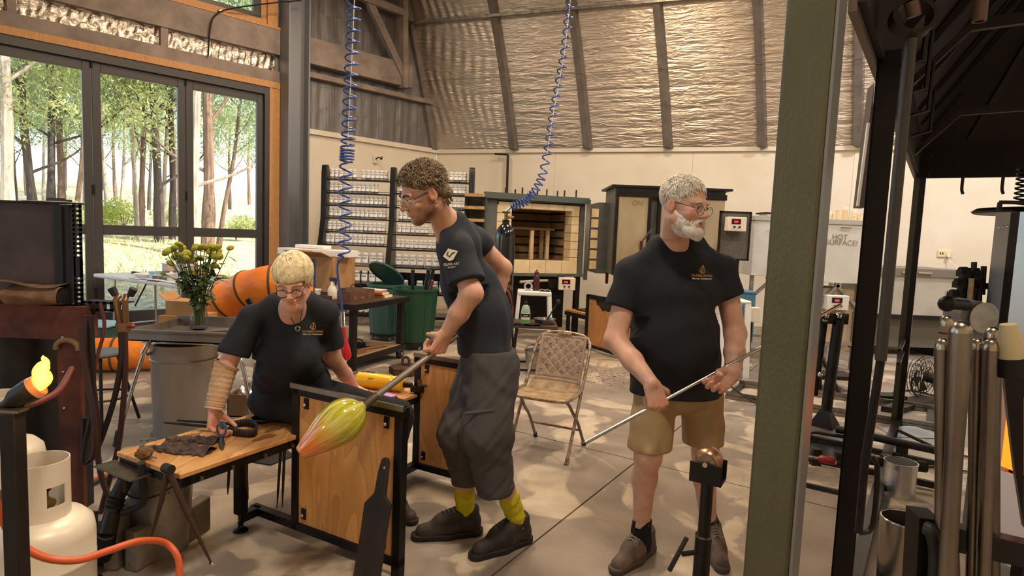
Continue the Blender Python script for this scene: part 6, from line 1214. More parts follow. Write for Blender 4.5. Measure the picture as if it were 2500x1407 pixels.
# behind and on the trough
q = Vector((W(440, 760, 4.6).x, 4.65, 0)); t = thing('open_carton', 'small open cardboard carton on a crate behind the flower vase', 'box', q); zc_ = W(440, 768, 4.65).z
ob('base_crate', MB().box(q.x-.14, q.x+.16, 4.55, 4.85, 0, zc_), m_card, t); ob('carton', MB().box(q.x-.1, q.x+.1, 4.58, 4.8, zc_, zc_+.11), m_card, t); ob('flap', MB().boxf(Vector((q.x-.1, 4.58, zc_+.11)), Vector((-.6, -.2, .7)).normalized(), Y1, Z, 0, .07, 0, .22, 0, .004), m_card, t)
q = Vector((W(618, 770, 4.0).x, 4.0, zf+.008)); t = thing('sport_bottle', 'sport bottle of orange juice with a black spout lid behind the seated woman', 'bottle', q); ob('bottle_body', MB().lathe([(0, 0), (.045, 0), (.048, .01), (.048, .15), (.04, .17), (0, .17)], 20, q), M('orange_juice', '#e0a032', .2), t); ob('lid', MB().lathe([(.046, .165), (.048, .17), (.048, .195), (.03, .205), (0, .205)], 20, q), m_rubber, t); ob('spout', MB().beam(q+Vector((.01, 0, .2)), q+Vector((-.035, 0, .27)), .03, .03), m_rubber, t); ob('paper_band', MB().lathe([(.0485, .04), (.049, .042), (.049, .1), (.0485, .102)], 20, q), m_paper, t)
q = W(640, 725, 4.3); t = thing('plastic_bag', 'crumpled white plastic bag at the end of the steel trough', 'bag', Vector((q.x, 4.3, zf+.008))); rng2 = np.random.default_rng(4)
ob('bag', MB().grid(lambda u, v: Vector((q.x-.1+.26*u, 4.2+.2*v, zf+.012+.17*math.sin(math.pi*min(1, u*1.05))*math.sin(math.pi*v)*(.8+.2*math.sin(13*u+7*v)))), 22, 16), M('thin_plastic', '#dcd6d2', .3), t, ang=180)
q = G(236, 818, .0); xq = W(233, 800, 6.6); t = thing('blue_lid_box', 'green storage tub with a pale blue lid by the doors', 'tub', Vector((xq.x, 6.6, 0))); zz = W(233, 790, 6.6).z; ob('tub', MB().box(xq.x-.16, xq.x+.18, 6.5, 6.85, 0, zz-.03), M('deep_green', '#2d4a40', .5), t, bevel=.02); ob('lid', MB().box(xq.x-.18, xq.x+.2, 6.48, 6.87, zz-.03, zz), M('pale_blue_lid', '#8fb6c4', .4), t, bevel=.01)
# box of oddments beside the seated woman
q = G(585, 1035); t = thing('oddments_box', 'cardboard box behind the bench holding a steel bowl and a blue cloth', 'box', q); yq = q.y+.15
hq = W(590, 965, yq).z; mb = MB()
for a in ((-.16, -.154, 0, .3), (.154, .16, 0, .3), (-.16, .16, 0, .006), (-.16, .16, .294, .3)): mb.box(q.x+a[0], q.x+a[1], yq+a[2], yq+a[3], 0, hq)
ob('walls', mb, M('carton_brown', '#8d7256', .8), t); ob('bottom', MB().box(q.x-.16, q.x+.16, yq, yq+.3, 0, .01), MATS['carton_brown'], t); ob('upper_box', MB().box(q.x-.1, q.x+.2, yq+.32, yq+.6, 0, W(600, 880, yq+.4).z), M('carton_tan', '#a9825c', .8), t)
q2 = Vector((q.x-.02, yq+.14, hq-.05)); ob_t = thing('steel_bowl', 'shiny steel bowl tipped in the cardboard oddments box', 'bowl', q2); ob('bowl', MB().lathe([(0, 0), (.06, .005), (.11, .06), (.115, .06), (.06, .012), (0, .008)], 26, q2, (.1, -.35, .95)), m_chrome, ob_t); ob('foot_ring', MB().lathe([(.04, -.006), (.045, -.006), (.045, .003), (.04, .003)], 20, q2, (.1, -.35, .95)), m_chrome, ob_t)
q3 = Vector((q.x+.1, yq+.12, hq)); ob_t = thing('blue_cloth', 'crumpled blue cloth beside the steel bowl', 'cloth', q3); ob('cloth', MB().grid(lambda u, v: q3+Vector(((u-.5)*.16, (v-.5)*.2, -.02+.05*math.sin(3*u)*math.sin(3*v)+.012*math.sin(14*u+9*v))), 16, 16), M('cloth_blue', '#5a7d9e', .9), ob_t, ang=180)
# ================================================================== glass blowing bench
BO = Vector((-.984, 2.79, 0)); BB = Vector((.877, -.48, 0)); BA = Vector((.48, .877, 0))
def bp(a, b, z): return BO+BA*a+BB*b+Z*z
def bb(mb, a0, a1, b0, b1, z0, z1): return mb.boxf(BO, BB, BA, Z, b0, b1, a0, a1, z0, z1)
bench = thing('blowing_bench', 'glass blowing bench with black steel frame, plywood end panels and a long tool board', 'bench', bp(0, .3, 0))
m_bply = woodmat('panel_ply', '#d69c58', '#b57c3c', 2, 1.3, .42, .3, 7); m_bfr = M('bench_black', '#12100f', .38, .3)
ST = .042
def panel(a, wid, par):
    ob('panel_leg', bb(MB(), a-ST/2, a+ST/2, 0, ST, .045, .735), m_bfr, par, bevel=.003); ob('panel_leg', bb(MB(), a-ST/2, a+ST/2, wid-ST, wid, 0, .735), m_bfr, par, bevel=.003)
    ob('arm_rail', bb(MB(), a-ST/2, a+ST/2, -.005, wid+.005, .69, .735), m_bfr, par, bevel=.003); ob('rail_angle', bb(MB(), a-ST/2-.012, a-ST/2, .0, wid+.012, .725, .748), m_steel, par)
    ob('bottom_rail', bb(MB(), a-ST/2, a+ST/2, -.29 if a == 0 else 0, wid, .045, .085), m_bfr, par, bevel=.003)
    ob('plywood_panel', bb(MB(), a-.012, a+.004, ST, wid-ST, .085, .69), m_bply, par)
    for b, z in ((ST+.045, .655), (wid-ST-.045, .655), (ST+.035, .13), (wid-ST-.05, .13)):
        p = bp(a-.016, b, z); ob('mounting_tab', bb(MB(), a-.018, a-.012, b-.013, b+.013, z-.02, z+.03), m_bfr, par); ob('dome_nut', MB().sphere(p-BA*.008, .009, 10, 6), m_chrome, par)
panel(0, .645, bench); panel(.91, .645, bench)
ob('link_rail', bb(MB(), 0, .91, 0, ST, .045, .085), m_bfr, bench); ob('link_rail', bb(MB(), -.1, 0, -.27, -.23, .045, .085), m_bfr, bench)
m_brd = woodmat('tool_board', '#d3a062', '#a97038', 1, 1.4, .5, .3, 8)
# (board grain follows the room; stains give it the worn look)
ob('tool_board', bb(MB(), -.58, 1.0, -.40, .03, .482, .502), m_brd, bench, bevel=.003)
ob('board_frame', bb(MB(), -.57, 1.0, -.01, .025, .445, .482), m_bfr, bench); ob('board_frame', bb(MB(), -.57, 1.0, -.395, -.36, .445, .482), m_bfr, bench); ob('board_frame', bb(MB(), -.572, -.535, -.395, .025, .445, .482), m_bfr, bench); ob('board_frame', bb(MB(), .96, 1.0, -.395, .025, .445, .482), m_bfr, bench)
for a, b in ((-.1, -.25), (.96, -.38)): 
    ob('bench_leg', bb(MB(), a-.024, a+.024, b-.024, b+.024, .085, .46), m_bfr, bench, bevel=.004); ob('leveling_foot', MB().lathe([(0, 0), (.035, 0), (.035, .008), (.014, .02), (.01, .03), (.014, .036), (.014, .046), (.008, .05), (.008, .085), (0, .085)], 20, bp(a, b, 0)), m_bfr, bench)
for a in (-.5, -.36, -.2, -.05): p = bp(a, .03, .463); ob('side_bolt', MB().cyl(p, p+BB*.016, .008, 8), m_steel, bench)
m_stain = M('burn_stain', '#7d5530', .6)
for a, b, w, h in ((-.12, -.06, .12, .05), (-.3, -.33, .1, .06), (-.02, -.12, .1, .05)):
    ob('burn_stain', MB().prism([bp(a, b, .5022)+BA*(w*.5*math.cos(x)*(1+.25*math.sin(3*x+a*9)))+BB*(h*.5*math.sin(x)*(1+.3*math.cos(5*x))) for x in np.linspace(0, 6.28, 19)[:-1]], (0, 0, .0006)), m_stain, bench)
# ---- tools on the board
zb_ = .502
for i, (a, b, L, w, an) in enumerate(((-.33, -.26, .22, .07, .45), (-.42, -.19, .24, .09, .35))):
    c = bp(a, b, zb_); d = (BB*math.cos(an)+BA*math.sin(an)).normalized(); s_ = Vector((-d.y, d.x, 0)); t = thing('newspaper_pad', 'charred wet newspaper pad, %s on the tool board' % ('the farther of two' if i == 0 else 'the nearer of two'), 'pad', c, 'charred paper pads')
    def fn(u, v, c=c, d=d, s_=s_, L=L, w=w, i=i):
        e = .004*math.sin(40*u+i)+.003*math.sin(71*u); k = math.sin(math.pi*min(1, max(0, v)))**.4
        return c+d*((u-.5)*L)+s_*((v-.5)*(w+e*4))+Z*(.002+.024*k*(.75+.25*math.sin(6*v+u*3+i))+.004*math.sin(23*u+9*v))
    ob('pad', MB().grid(fn, 30, 14), M('charred_paper', '#2a211c', .85, 0, '#5a463a', 30, bump=.8, bscale=60), t, ang=180)
    ob('under_layer', MB().prism([c+d*((math.cos(x))*L*.52)+s_*(math.sin(x)*w*.56)*(1+.1*math.sin(7*x))+Z*.001 for x in np.linspace(0, 6.28, 25)[:-1]], (0, 0, .006)), MATS['charred_paper'], t)
t = thing('jacks', 'large black jacks with long blades and a curved strap handle on the tool board', 'jacks', bp(-.08, -.25, zb_)); h0 = bp(-.06, -.16, zb_+.02)
p0 = G(400, 1032, .525); p1 = G(432, 1027, .54); e0 = G(622, 1055, .52); 
for p, q in ((p0, G(575, 1048, .52)), (p1, G(572, 1036, .53))): ob('blade', MB().tube([p, p.lerp(q, .5), q], [.004, .007, .009], 8), m_black, t)
lp = [G(560, 1040, .52), G(600, 1034, .52), G(622, 1040, .52), G(626, 1052, .52), G(612, 1060, .52), G(570, 1056, .52)]
sp = spline(lp, 6); mb = MB()
for a, b in zip(sp[:-1], sp[1:]): 
    mb.add([a-Z*.016, b-Z*.016, b+Z*.02, a+Z*.02], [(0, 1, 2, 3)])
o = ob('strap_handle', mb, M('strap_leather', '#2b1e18', .5), t); so = o.modifiers.new('solid', 'SOLIDIFY'); so.thickness = .005
q = G(562, 1058, zb_+.003); t = thing('glass_dish', 'small clear dish on the tool board beside the jacks', 'dish', q); ob('dish', MB().lathe([(0, 0), (.028, 0), (.036, .012), (.034, .012), (.026, .003), (0, .003)], 22, q), M('dish_glass', '#d8d2c2', .1, alpha=.5), t); ob('wax', MB().lathe([(0, .003), (.026, .004), (.02, .012), (0, .013)], 16, q), M('wax', '#b9a888', .5), t)
q = G(640, 1030, zb_); t = thing('round_black_pan', 'small round dark pan on the tool board beside the woman', 'pan', q); ob('pan', MB().lathe([(0, 0), (.04, 0), (.05, .018), (.047, .018), (.038, .004), (0, .004)], 24, q), m_dark, t); ob('pan_rim', MB().tube([q+Vector((.05*math.cos(a), .05*math.sin(a), .019)) for a in np.linspace(0, 6.28, 25)[:-1]], .003, 6, closed=True), m_steel, t)
t = thing('steel_caliper', 'steel vernier caliper at the end of the tool board', 'caliper', G(352, 1085, zb_)); p, q = G(345, 1092, zb_+.004), G(368, 1045, zb_+.004); ob('scale_bar', MB().beam(p, q, .018, .004), m_steel, t); ob('jaw', MB().beam(p, p+(q-p).cross(Z).normalized()*.05, .014, .004), m_steel, t); ob('slider', MB().beam(p.lerp(q, .3), p.lerp(q, .5), .03, .007), m_steel, t); ob('slider_jaw', MB().beam(p.lerp(q, .35), p.lerp(q, .35)+(q-p).cross(Z).normalized()*.045, .01, .004), m_steel, t)
q = G(352, 1112, zb_+.014); t = thing('cork_lump', 'rough brown cork lump at the corner of the tool board', 'cork', q); mb = MB().sphere((0, 0, 0), .03, 14, 9, (1, 1.2, .75)); rr2 = random.Random(3)
mb.v = [tuple(Vector(v)*(1+rr2.uniform(-.18, .18))+q+Z*.01) for v in mb.v]; ob('lump', mb, M('cork_brown', '#7a5632', .9, 0, '#4d3319', 40), t, smooth=False)
ob('pin', MB().cyl(q+Vector((.02, -.01, .0)), q+Vector((.06, -.02, -.002)), .004, 6), m_steel, t)
# steel ledge at the front corner
t = thing('corner_ledge', 'small steel plate ledge clamped to the tool board end', 'ledge', bp(-.6, -.3, .46)); ob('plate', bb(MB(), -.66, -.575, -.42, -.16, .455, .462), m_steel, t); ob('clamp', MB().cyl(bp(-.6, -.3, .455), bp(-.6, -.3, .36), .01, 8).box(bp(-.6, -.3, 0).x-.02, bp(-.6, -.3, 0).x+.02, bp(-.6, -.3, 0).y-.02, bp(-.6, -.3, 0).y+.02, .42, .455), m_dark, t)
# big calipers hanging from the corner
t = thing('hanging_calipers', 'large steel calipers hanging from the tool board corner with legs spread', 'calipers', W(412, 1150, 2.2)); pv = W(410, 1145, 2.2)
ob('pivot', MB().cyl(pv-BB*.02, pv+BB*.02, .018, 12).cyl(pv+Z*.0, bp(-.59, -.05, .455), .012, 8), m_dark, t)
for a, b in (((368, 1318), (395, 1220)), ((516, 1376), (460, 1260))): ob('leg', MB().tube([pv, W(b[0], b[1], 2.2), W(a[0], a[1], 2.2)], [.012, .01, .004], 8), M('caliper_brown', '#4a3a30', .45, .6), t)
ob('tip', MB().sphere(W(516, 1378, 2.2), .009, 8, 5, (1.4, 1, .7)), m_chrome, t)
# rods hung under the board
for i, (xa, ya, xb, yb_, lab_) in enumerate(((686, 1088, 676, 1242, 'thin black rod hanging under the board, left of the pair by the panel'), (695, 1085, 689, 1240, 'thin black rod hanging under the board, nearest the panel'), (599, 1130, 606, 1220, 'brown pointed rod hanging beside the bench leg'), (560, 1135, 556, 1208, 'short dark spike hanging under the tool board'))):
    p, q = W(xa, ya, 2.72), W(xb, yb_, 2.72); t = thing('hanging_rod', lab_, 'rod', q, 'rods hung under the tool board'); ob('rod', MB().tube([p, p.lerp(q, .7), q], [.007, .006, .002], 8), m_bfr if i != 2 else m_rust, t); ob('eye', MB().tube([p+Vector((.012*math.cos(a), 0, .012+.012*math.sin(a))) for a in np.linspace(0, 6.28, 11)[:-1]], .003, 5, closed=True), m_dark, t)
# yellow torch canister and purple pad on the far end of the board
p, q = bp(.80, -.36, .55), bp(.86, -.10, .55); d = (q-p).normalized(); t = thing('torch_canister', 'yellow gas torch canister lying on the bench board behind the woman\'s hand', 'canister', bp(.83, -.25, zb_)); m_yel = M('canister_yellow', '#e2b023', .3, .1)
ob('canister', MB().lathe([(0, 0), (.035, 0), (.045, .01), (.046, .22), (.04, .245), (.03, .255), (0, .255)], 28, p, d), m_yel, t); ob('top_cap', MB().lathe([(.04, .245), (.044, .25), (.044, .3), (.03, .31), (0, .31)], 24, p, d), M('cap_yellow', '#e8be3a', .35), t)
ob('burner_head', MB().tube([p+d*.30, p+d*.36], [.02, .016], 12), m_black, t); ob('burner_body', MB().beam(p+d*.36-Z*.02, p+d*.44-Z*.015, .04, .035), m_black, t); ob('burner_tube', MB().tube(spline([p+d*.4, p+d*.47+Z*.01, p+d*.53-Z*.0, p+d*.58-Z*.07], 5), .0075, 10), m_steel, t); ob('knob', MB().cyl(p+d*.41+Z*.0, p+d*.41+Z*.04, .012, 10), m_brass, t)
ob('print_block', MB().add([p+d*x+(BA.cross(d)*-1*0)+Vector((0, 0, 1))*.0465*math.sin(an)+(-BA)*.0465*math.cos(an) for x in (.10, .14) for an in (.1, .35, .6)], [(0, 1, 4, 3), (1, 2, 5, 4)]), M('print_brown', '#7a5f1c', .6), t)
q = bp(.66, -.06, zb_); t = thing('purple_pad', 'purple sponge pad on a dark block at the end of the bench board', 'pad', q); ob('block', bb(MB(), .58, .72, -.13, .02, zb_, zb_+.018), m_dark, t, bevel=.003); ob('sponge', bb(MB(), .58, .72, -.13, .015, zb_+.018, zb_+.03), M('purple_foam', '#b98ac2', .8), t, bevel=.003)
# ---- bucket and concrete blocks under the board
q = Vector((-1.52, 2.63, 0)); t = thing('water_bucket', 'dented steel water bucket standing among concrete blocks under the board', 'bucket', q); ob('bucket', MB().lathe([(0, .004), (.105, 0), (.11, .01), (.135, .42), (.142, .425), (.142, .432), (.13, .432), (.105, .02), (0, .02)], 36, q), M('bucket_steel', '#9d968c', .35, .5, '#6b655e', 4), t); ob('bail', MB().tube(spline([q+Vector((.137*math.cos(a), -.05-.1*math.sin(a), .40-.10*math.sin(a))) for a in np.linspace(0, math.pi, 9)], 3), .004, 6), m_dark, t); ob('water', MB().cyl(q+Z*.3, q+Z*.36, .128, 30), M('dirty_water', '#4a4238', .05), t)
m_cblk = M('concrete_block', '#85786a', .9, 0, '#6d6154', 8, bump=.3); 
g0, g1 = G(332, 1400), G(515, 1292); d = (g1-g0).normalized(); n_ = Vector((-d.y, d.x, 0)); t = thing('concrete_slab', 'concrete block slab standing on edge in front of the water bucket', 'block', g0, 'concrete blocks'); ob('slab', MB().prism([g0, g1, g1+Z*.165, g0.lerp(g1, .62)+Z*.15, g0+Z*.175], n_*.06), m_cblk, t, bevel=.006); ob('face_rib', MB().boxf(g0, d, n_, Z, .0, .04, -.004, .0, .01, .15), m_cblk, t)
g2, g3 = G(288, 1395), G(345, 1340); t = thing('concrete_slab', 'concrete block piece leaning left of the water bucket', 'block', g2, 'concrete blocks'); d = (g3-g2).normalized(); n_ = Vector((-d.y, d.x, 0)); ob('slab', MB().boxf(g2, d, n_, Z, 0, .2, .0, .06, 0, .235), m_cblk, t, bevel=.006); ob('bent_strap', MB().tube(spline([W(345, 1130, 2.35), W(350, 1200, 2.38), W(345, 1232, 2.4), W(300, 1252, 2.4)], 5), .015, 8), m_dark, t)
# rubber mat on the floor behind the bench
q = G(640, 1125); t = thing('rubber_mat', 'dark rubber mat on the floor under the bench', 'mat', q); ob('mat', MB().prism([G(600, 1128), G(660, 1138), G(720, 1115), G(690, 1095)], (0, 0, .01)), m_rubber, t, bevel=.003)
# charred paddle leaning on the panel
PD = [(936, 1117), (944, 1120), (947, 1132), (942, 1180), (938, 1213), (952, 1234), (940, 1300), (925, 1407), (912, 1490), (846, 1490), (862, 1400), (880, 1290), (888, 1228), (912, 1204), (922, 1150), (930, 1122)]
fn_ = (BA*-1).normalized(); pt0 = bp(-.06, .5, .5); bt0 = bp(-.17, .5, 0); un = (pt0-bt0).normalized(); nn = BB.cross(un).normalized()
pp = [onplane(x, y, bt0, nn) for x, y in PD]; lo = min(p.z for p in pp)
t = thing('charred_paddle', 'charred black wooden paddle leaning against the near bench panel', 'paddle', bt0); pp = [p if p.z > .0 else p-un*(p.z/un.z) for p in pp]
ob('paddle', MB().prism(pp, nn*(.018 if nn.dot(BA) > 0 else -.018)), M('charred_wood', '#1d1613', .75, 0, '#30241d', 8, (1, 1, .3), .3, 60), t, bevel=.005); ob('hang_hole', MB().cyl(pp[0].lerp(pp[2], .5)-nn*.002-un*.03, pp[0].lerp(pp[2], .5)+nn*.001-un*.03, .006, 10), m_steel, t)

# ================================================================== blowpipe and the glass
HAND = W(1072, 852, 2.62); RAIL = G(893, 986, .752); AX = (RAIL-HAND).normalized(); GLN = HAND+AX*((RAIL-HAND).length*1.03)
t = thing('working_blowpipe', 'steel blowpipe held by the curly haired man and resting on the bench rail', 'blowpipe', RAIL)
ob('pipe', MB().tube([HAND-AX*.10, HAND+AX*.05, GLN-AX*.05], [.0125, .0135, .0145], 18), M('working_pipe', '#a39a8e', .36, .8), t); ob('moile_collar', MB().tube([GLN-AX*.07, GLN-AX*.02, GLN+AX*.012], [.0165, .018, .016], 18), M('collar_steel', '#7b7065', .35, .9), t)
m_gl = bpy.data.materials.new('striped_glass'); m_gl.use_nodes = True
def _gl():
    N = m_gl.node_tree.nodes; L = m_gl.node_tree.links; b = N['Principled BSDF']; tc = N.new('ShaderNodeTexCoord'); sx = N.new('ShaderNodeSeparateXYZ'); L.new(tc.outputs['Object'], sx.inputs[0])
    at = N.new('ShaderNodeMath'); at.operation = 'ARCTAN2'; L.new(sx.outputs[1], at.inputs[0]); L.new(sx.outputs[0], at.inputs[1])
    k = N.new('ShaderNodeMath'); k.operation = 'MULTIPLY'; k.inputs[1].default_value = 3.2; L.new(at.outputs[0], k.inputs[0])
    cb = N.new('ShaderNodeCombineXYZ'); L.new(k.outputs[0], cb.inputs[0]); z5 = N.new('ShaderNodeMath'); z5.operation = 'MULTIPLY'; z5.inputs[1].default_value = 4; L.new(sx.outputs[2], z5.inputs[0]); L.new(z5.outputs[0], cb.inputs[1])
    n = N.new('ShaderNodeTexNoise'); n.inputs['Scale'].default_value = 1.3; n.inputs['Detail'].default_value = 3; n.inputs['Distortion'].default_value = .5; L.new(cb.outputs[0], n.inputs['Vector'])
    r = N.new('ShaderNodeValToRGB'); e = r.color_ramp.elements; e[0].position = .3; e[0].color = lin('#75821a')+(1,); e[1].position = .68; e[1].color = lin('#c9cc7c')+(1,); m = e.new(.48); m.color = lin('#b0a41e')+(1,); L.new(n.outputs['Fac'], r.inputs[0])
    r2 = N.new('ShaderNodeValToRGB'); e = r2.color_ramp.elements; e[0].position = .3; e[0].color = lin('#c23c14')+(1,); e[1].position = .7; e[1].color = lin('#e0983a')+(1,); L.new(n.outputs['Fac'], r2.inputs[0])
    mr = N.new('ShaderNodeMapRange'); mr.inputs[1].default_value = .13; mr.inputs[2].default_value = .25; L.new(sx.outputs[2], mr.inputs[0]); mx = N.new('ShaderNodeMixRGB'); L.new(mr.outputs[0], mx.inputs[0]); L.new(r.outputs[0], mx.inputs[1]); L.new(r2.outputs[0], mx.inputs[2]); L.new(mx.outputs[0], b.inputs['Base Color'])
    b.inputs['Roughness'].default_value = .06; b.inputs['Coat Weight'].default_value = 1; b.inputs['Coat Roughness'].default_value = .02; b.inputs['Subsurface Weight'].default_value = .1; b.inputs['Subsurface Radius'].default_value = (.03, .03, .01); b.inputs['Subsurface Scale'].default_value = .3
_gl()
LGL = .30
gp_ = [(0, -.006), (.017, -.004), (.021, .004), (.04, .016), (.058, .036), (.069, .06), (.0735, .085), (.072, .11), (.066, .14), (.057, .17), (.046, .20), (.035, .228), (.026, .247), (.0225, .256), (.02, .261), (.015, .262), (.010, .258), (0, .257)]
gp_ = [(p.y, p.z) for p in spline([Vector((0, r, h)) for r, h in gp_], 3)]; gp_[0] = (0, gp_[0][1]); gp_[-1] = (0, gp_[-1][1]); gp_ = [(max(r*1.22 if r > .02 else r, 0), h*LGL/.262) for r, h in gp_]
me = MB().lathe(gp_, 56).mesh('glass_form', ang=60); me.materials.append(m_gl)
u = AX.orthogonal().normalized(); w = AX.cross(u); GM = Matrix(((u.x, w.x, AX.x, GLN.x), (u.y, w.y, AX.y, GLN.y), (u.z, w.z, AX.z, GLN.z), (0, 0, 0, 1)))
o = bpy.data.objects.new('glass_vessel', me); COL.objects.link(o); o.matrix_world = GM; o['label'] = 'glossy yellow green glass bulb with an orange red tip on the end of the blowpipe'; o['category'] = 'glass'

# ================================================================== folding chair
FC = Vector((.211, 3.925, 0)); cx = Vector((.906, -.424, 0)).normalized(); cy = Vector((.424, .906, 0)).normalized()
def cp(x, y, z): return FC+cx*x+cy*y+Z*z
t = thing('folding_chair', 'worn tan metal folding chair with a quilted back standing in the middle of the floor', 'chair', FC); m_ct = M('worn_chair_tube', '#b5a690', .35, .7, '#7d6246', 25); m_cs = M('tan_vinyl', '#a8927a', .5, .1, '#96806a', 12)
ht = .205
ob('leg', MB().tube(spline([cp(-ht, 0, .015), cp(-ht, .225, .42), cp(-ht+.005, .37, .67), cp(-ht+.03, .415, .745), cp(-ht+.09, .43, .775), cp(0, .435, .785)], 8), .0115, 10), m_ct, t); ob('leg', MB().tube(spline([cp(ht, 0, .015), cp(ht, .225, .42), cp(ht-.005, .37, .67), cp(ht-.03, .415, .745), cp(ht-.09, .43, .775), cp(0, .435, .785)], 8), .0115, 10), m_ct, t)
for s in (-1, 1): 
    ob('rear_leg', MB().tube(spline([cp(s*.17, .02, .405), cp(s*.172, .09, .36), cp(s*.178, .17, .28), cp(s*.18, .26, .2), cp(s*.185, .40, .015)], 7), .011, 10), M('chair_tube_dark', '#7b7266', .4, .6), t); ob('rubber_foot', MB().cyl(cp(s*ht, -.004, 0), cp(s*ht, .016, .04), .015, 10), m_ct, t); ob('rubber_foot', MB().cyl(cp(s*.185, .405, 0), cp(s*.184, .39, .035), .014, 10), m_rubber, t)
ob('cross_tube', MB().tube([cp(-.18, .3, .14), cp(.18, .3, .14)], .009, 8), m_ct, t); ob('seat_rim', MB().tube(spline([cp(-.2, .22, .425), cp(-.205, .05, .42), cp(-.17, -.055, .418), cp(0, -.075, .418), cp(.17, -.055, .418), cp(.205, .05, .42), cp(.2, .22, .425)], 7), .011, 8), m_ct, t)
def fn(u, v): x = (u-.5)*.38*(1-.06*v); y = -.065+.36*v; return cp(x, y+.0*u, .428-.014*math.sin(math.pi*v)*math.cos((u-.5)*2)+.006*math.sin(11*u)*math.sin(7*v)*.3+.03*max(0, v-.8)/.2)
o = ob('seat', MB().grid(fn, 24, 24), M('worn_seat', '#a58a68', .6, 0, '#7c6244', 14), t, ang=180); so = o.modifiers.new('solid', 'SOLIDIFY'); so.thickness = .008; so.offset = -1
def fn(u, v):
    x = (u-.5)*.34; z = .455+.31*v; y = .30+.115*v+.018*math.cos((u-.5)*3); 
    a = (u*4.4+v*4.4) % 1; b2 = (u*4.4-v*4.4) % 1; g_ = min(min(a, 1-a), min(b2, 1-b2)); 
    cu = ((u*4.4+v*4.4) % 1-.5, (u*4.4-v*4.4) % 1-.5); rb = math.hypot(*cu); mg = min(u, 1-u, v, 1-v)
    dz = 0 if mg < .07 else (-.006*max(0, 1-g_/.09)+(.005 if .10 < rb < .17 else 0)) if v > .14 else 0
    if .05 < mg < .075: dz += -.005
    r_ = .10; du, dv = max(0, r_-min(u, 1-u)), max(0, r_-(1-v)); y_ = y
    if du > 0 and dv > 0 and math.hypot(du, dv) > r_: k = r_/math.hypot(du, dv); x = (((r_-du*k) if u < .5 else 1-(r_-du*k))-.5)*.34; z = .455+.31*(1-(r_-dv*k))
    return cp(x, y_-dz-.0, z)
o = ob('backrest', MB().grid(fn, 90, 84), m_cs, t, ang=180); so = o.modifiers.new('solid', 'SOLIDIFY'); so.thickness = .012; so.offset = 1
ob('back_clip', MB().tube([cp(-.05, .425, .77), cp(.05, .425, .77)], .014, 8), m_ct, t)

# ================================================================== coiled blue air hoses
m_blue = M('blue_hose', '#2f4f96', .3, .0, coat=.4)
def coil(pts, rad, turns_at, r, samples=1400):
    P = spline(pts, 40); n = len(P); out = []; ph = 0; ref = Vector((1, 0, 0))
    for i in range(n-1):
        a, b = P[i], P[i+1]; d = (b-a).normalized(); u_ = (ref-d*ref.dot(d)).normalized(); w_ = d.cross(u_); L = (b-a).length; f = i/(n-1); pitch = turns_at(f); st = max(1, int(L/pitch*14))
        for k in range(st):
            ph += 2*math.pi*(L/st)/pitch; q = a.lerp(b, k/st); R = rad(f) if callable(rad) else rad; out.append(q+(u_*math.cos(ph)+w_*math.sin(ph))*R)
    return out
Yh = 3.4; hp = [(868, -60), (862, 60), (858, 160), (853, 260), (850, 330), (846, 395)]
t = thing('air_hose', 'blue coiled air hose with a red blow gun hanging behind the seated woman', 'hose', W(845, 400, Yh)); pts = [W(x, y, Yh) for x, y in hp]
c1_ = coil(pts, .036, lambda f: .058 if f < .8 else (.036 if f < .9 else .016), .005); pts2 = [W(846, 395, Yh), W(842, 480, Yh), W(842, 560, Yh), W(838, 625, Yh)]
c2_ = coil(pts2, .034, lambda f: .070, .005); endp = [W(825, 640, Yh), W(824, 665, Yh), W(832, 730, Yh), W(836, 762, Yh)]
ob('coil', MB().tube(c1_+c2_, .0058, 7), m_blue, t, ang=180); ob('straight_end', MB().tube(spline([c2_[-1], W(838, 628, Yh-.03), W(828, 636, Yh)]+endp, 6), .0065, 8), m_blue, t)
ob('support_cord', MB().tube([W(868, -60, Yh), W(858, 160, Yh), W(846, 400, Yh)], .0028, 5), m_paper, t); top = W(868, -60, Yh); ob('riser', MB().tube([top, Vector((top.x, top.y, 7.5))], .008, 6), m_blue, t)
ob('strain_spring', MB().lathe([(.010+.003*(k % 2), .003*k) for k in range(28)], 12, W(836, 762, Yh), W(838, 800, Yh)-W(836, 762, Yh)), m_chrome, t)
m_red = M('red_gun', '#c2252b', .35); g0_ = W(838, 800, Yh); g1_ = W(846, 870, Yh); ob('gun_body', MB().tube([g0_-Z*.0, g0_.lerp(g1_, .4), g0_.lerp(g1_, .7), g1_, g1_-Z*.02], [.013, .013, .024, .028, .016], 14), m_red, t); ob('gun_lever', MB().tube(spline([W(824, 800, Yh), W(829, 825, Yh), W(837, 850, Yh)], 5), .007, 8), m_red, t); ob('gun_tip', MB().cyl(g1_-Z*.02, W(840, 900, Yh), .005, 8), m_chrome, t)
t = thing('air_hose', 'blue coiled air hose draped from the roof to the black gas cylinder', 'hose', W(1330, 400, 6.8)); Y2 = 6.9
pts = [W(1396, -30, Y2), W(1378, 130, Y2), W(1352, 270, Y2), W(1335, 380, Y2), W(1318, 445, Y2), W(1285, 490, Y2), W(1248, 506, Y2)]
cc = coil(pts, .045, lambda f: .105 if f < .62 else (.06 if f < .75 else .035), .006); ob('coil', MB().tube(cc, .0085, 6), m_blue, t, ang=180); ob('support_cord', MB().tube(pts[:5], .004, 5), m_paper, t); top = pts[0]; ob('riser', MB().tube([top, Vector((top.x, top.y, 7.5))], .01, 6), m_blue, t)
ob('end_fitting', MB().cyl(pts[-1], pts[-1]+Vector((-.05, .05, -.04)), .014, 8), m_chrome, t)
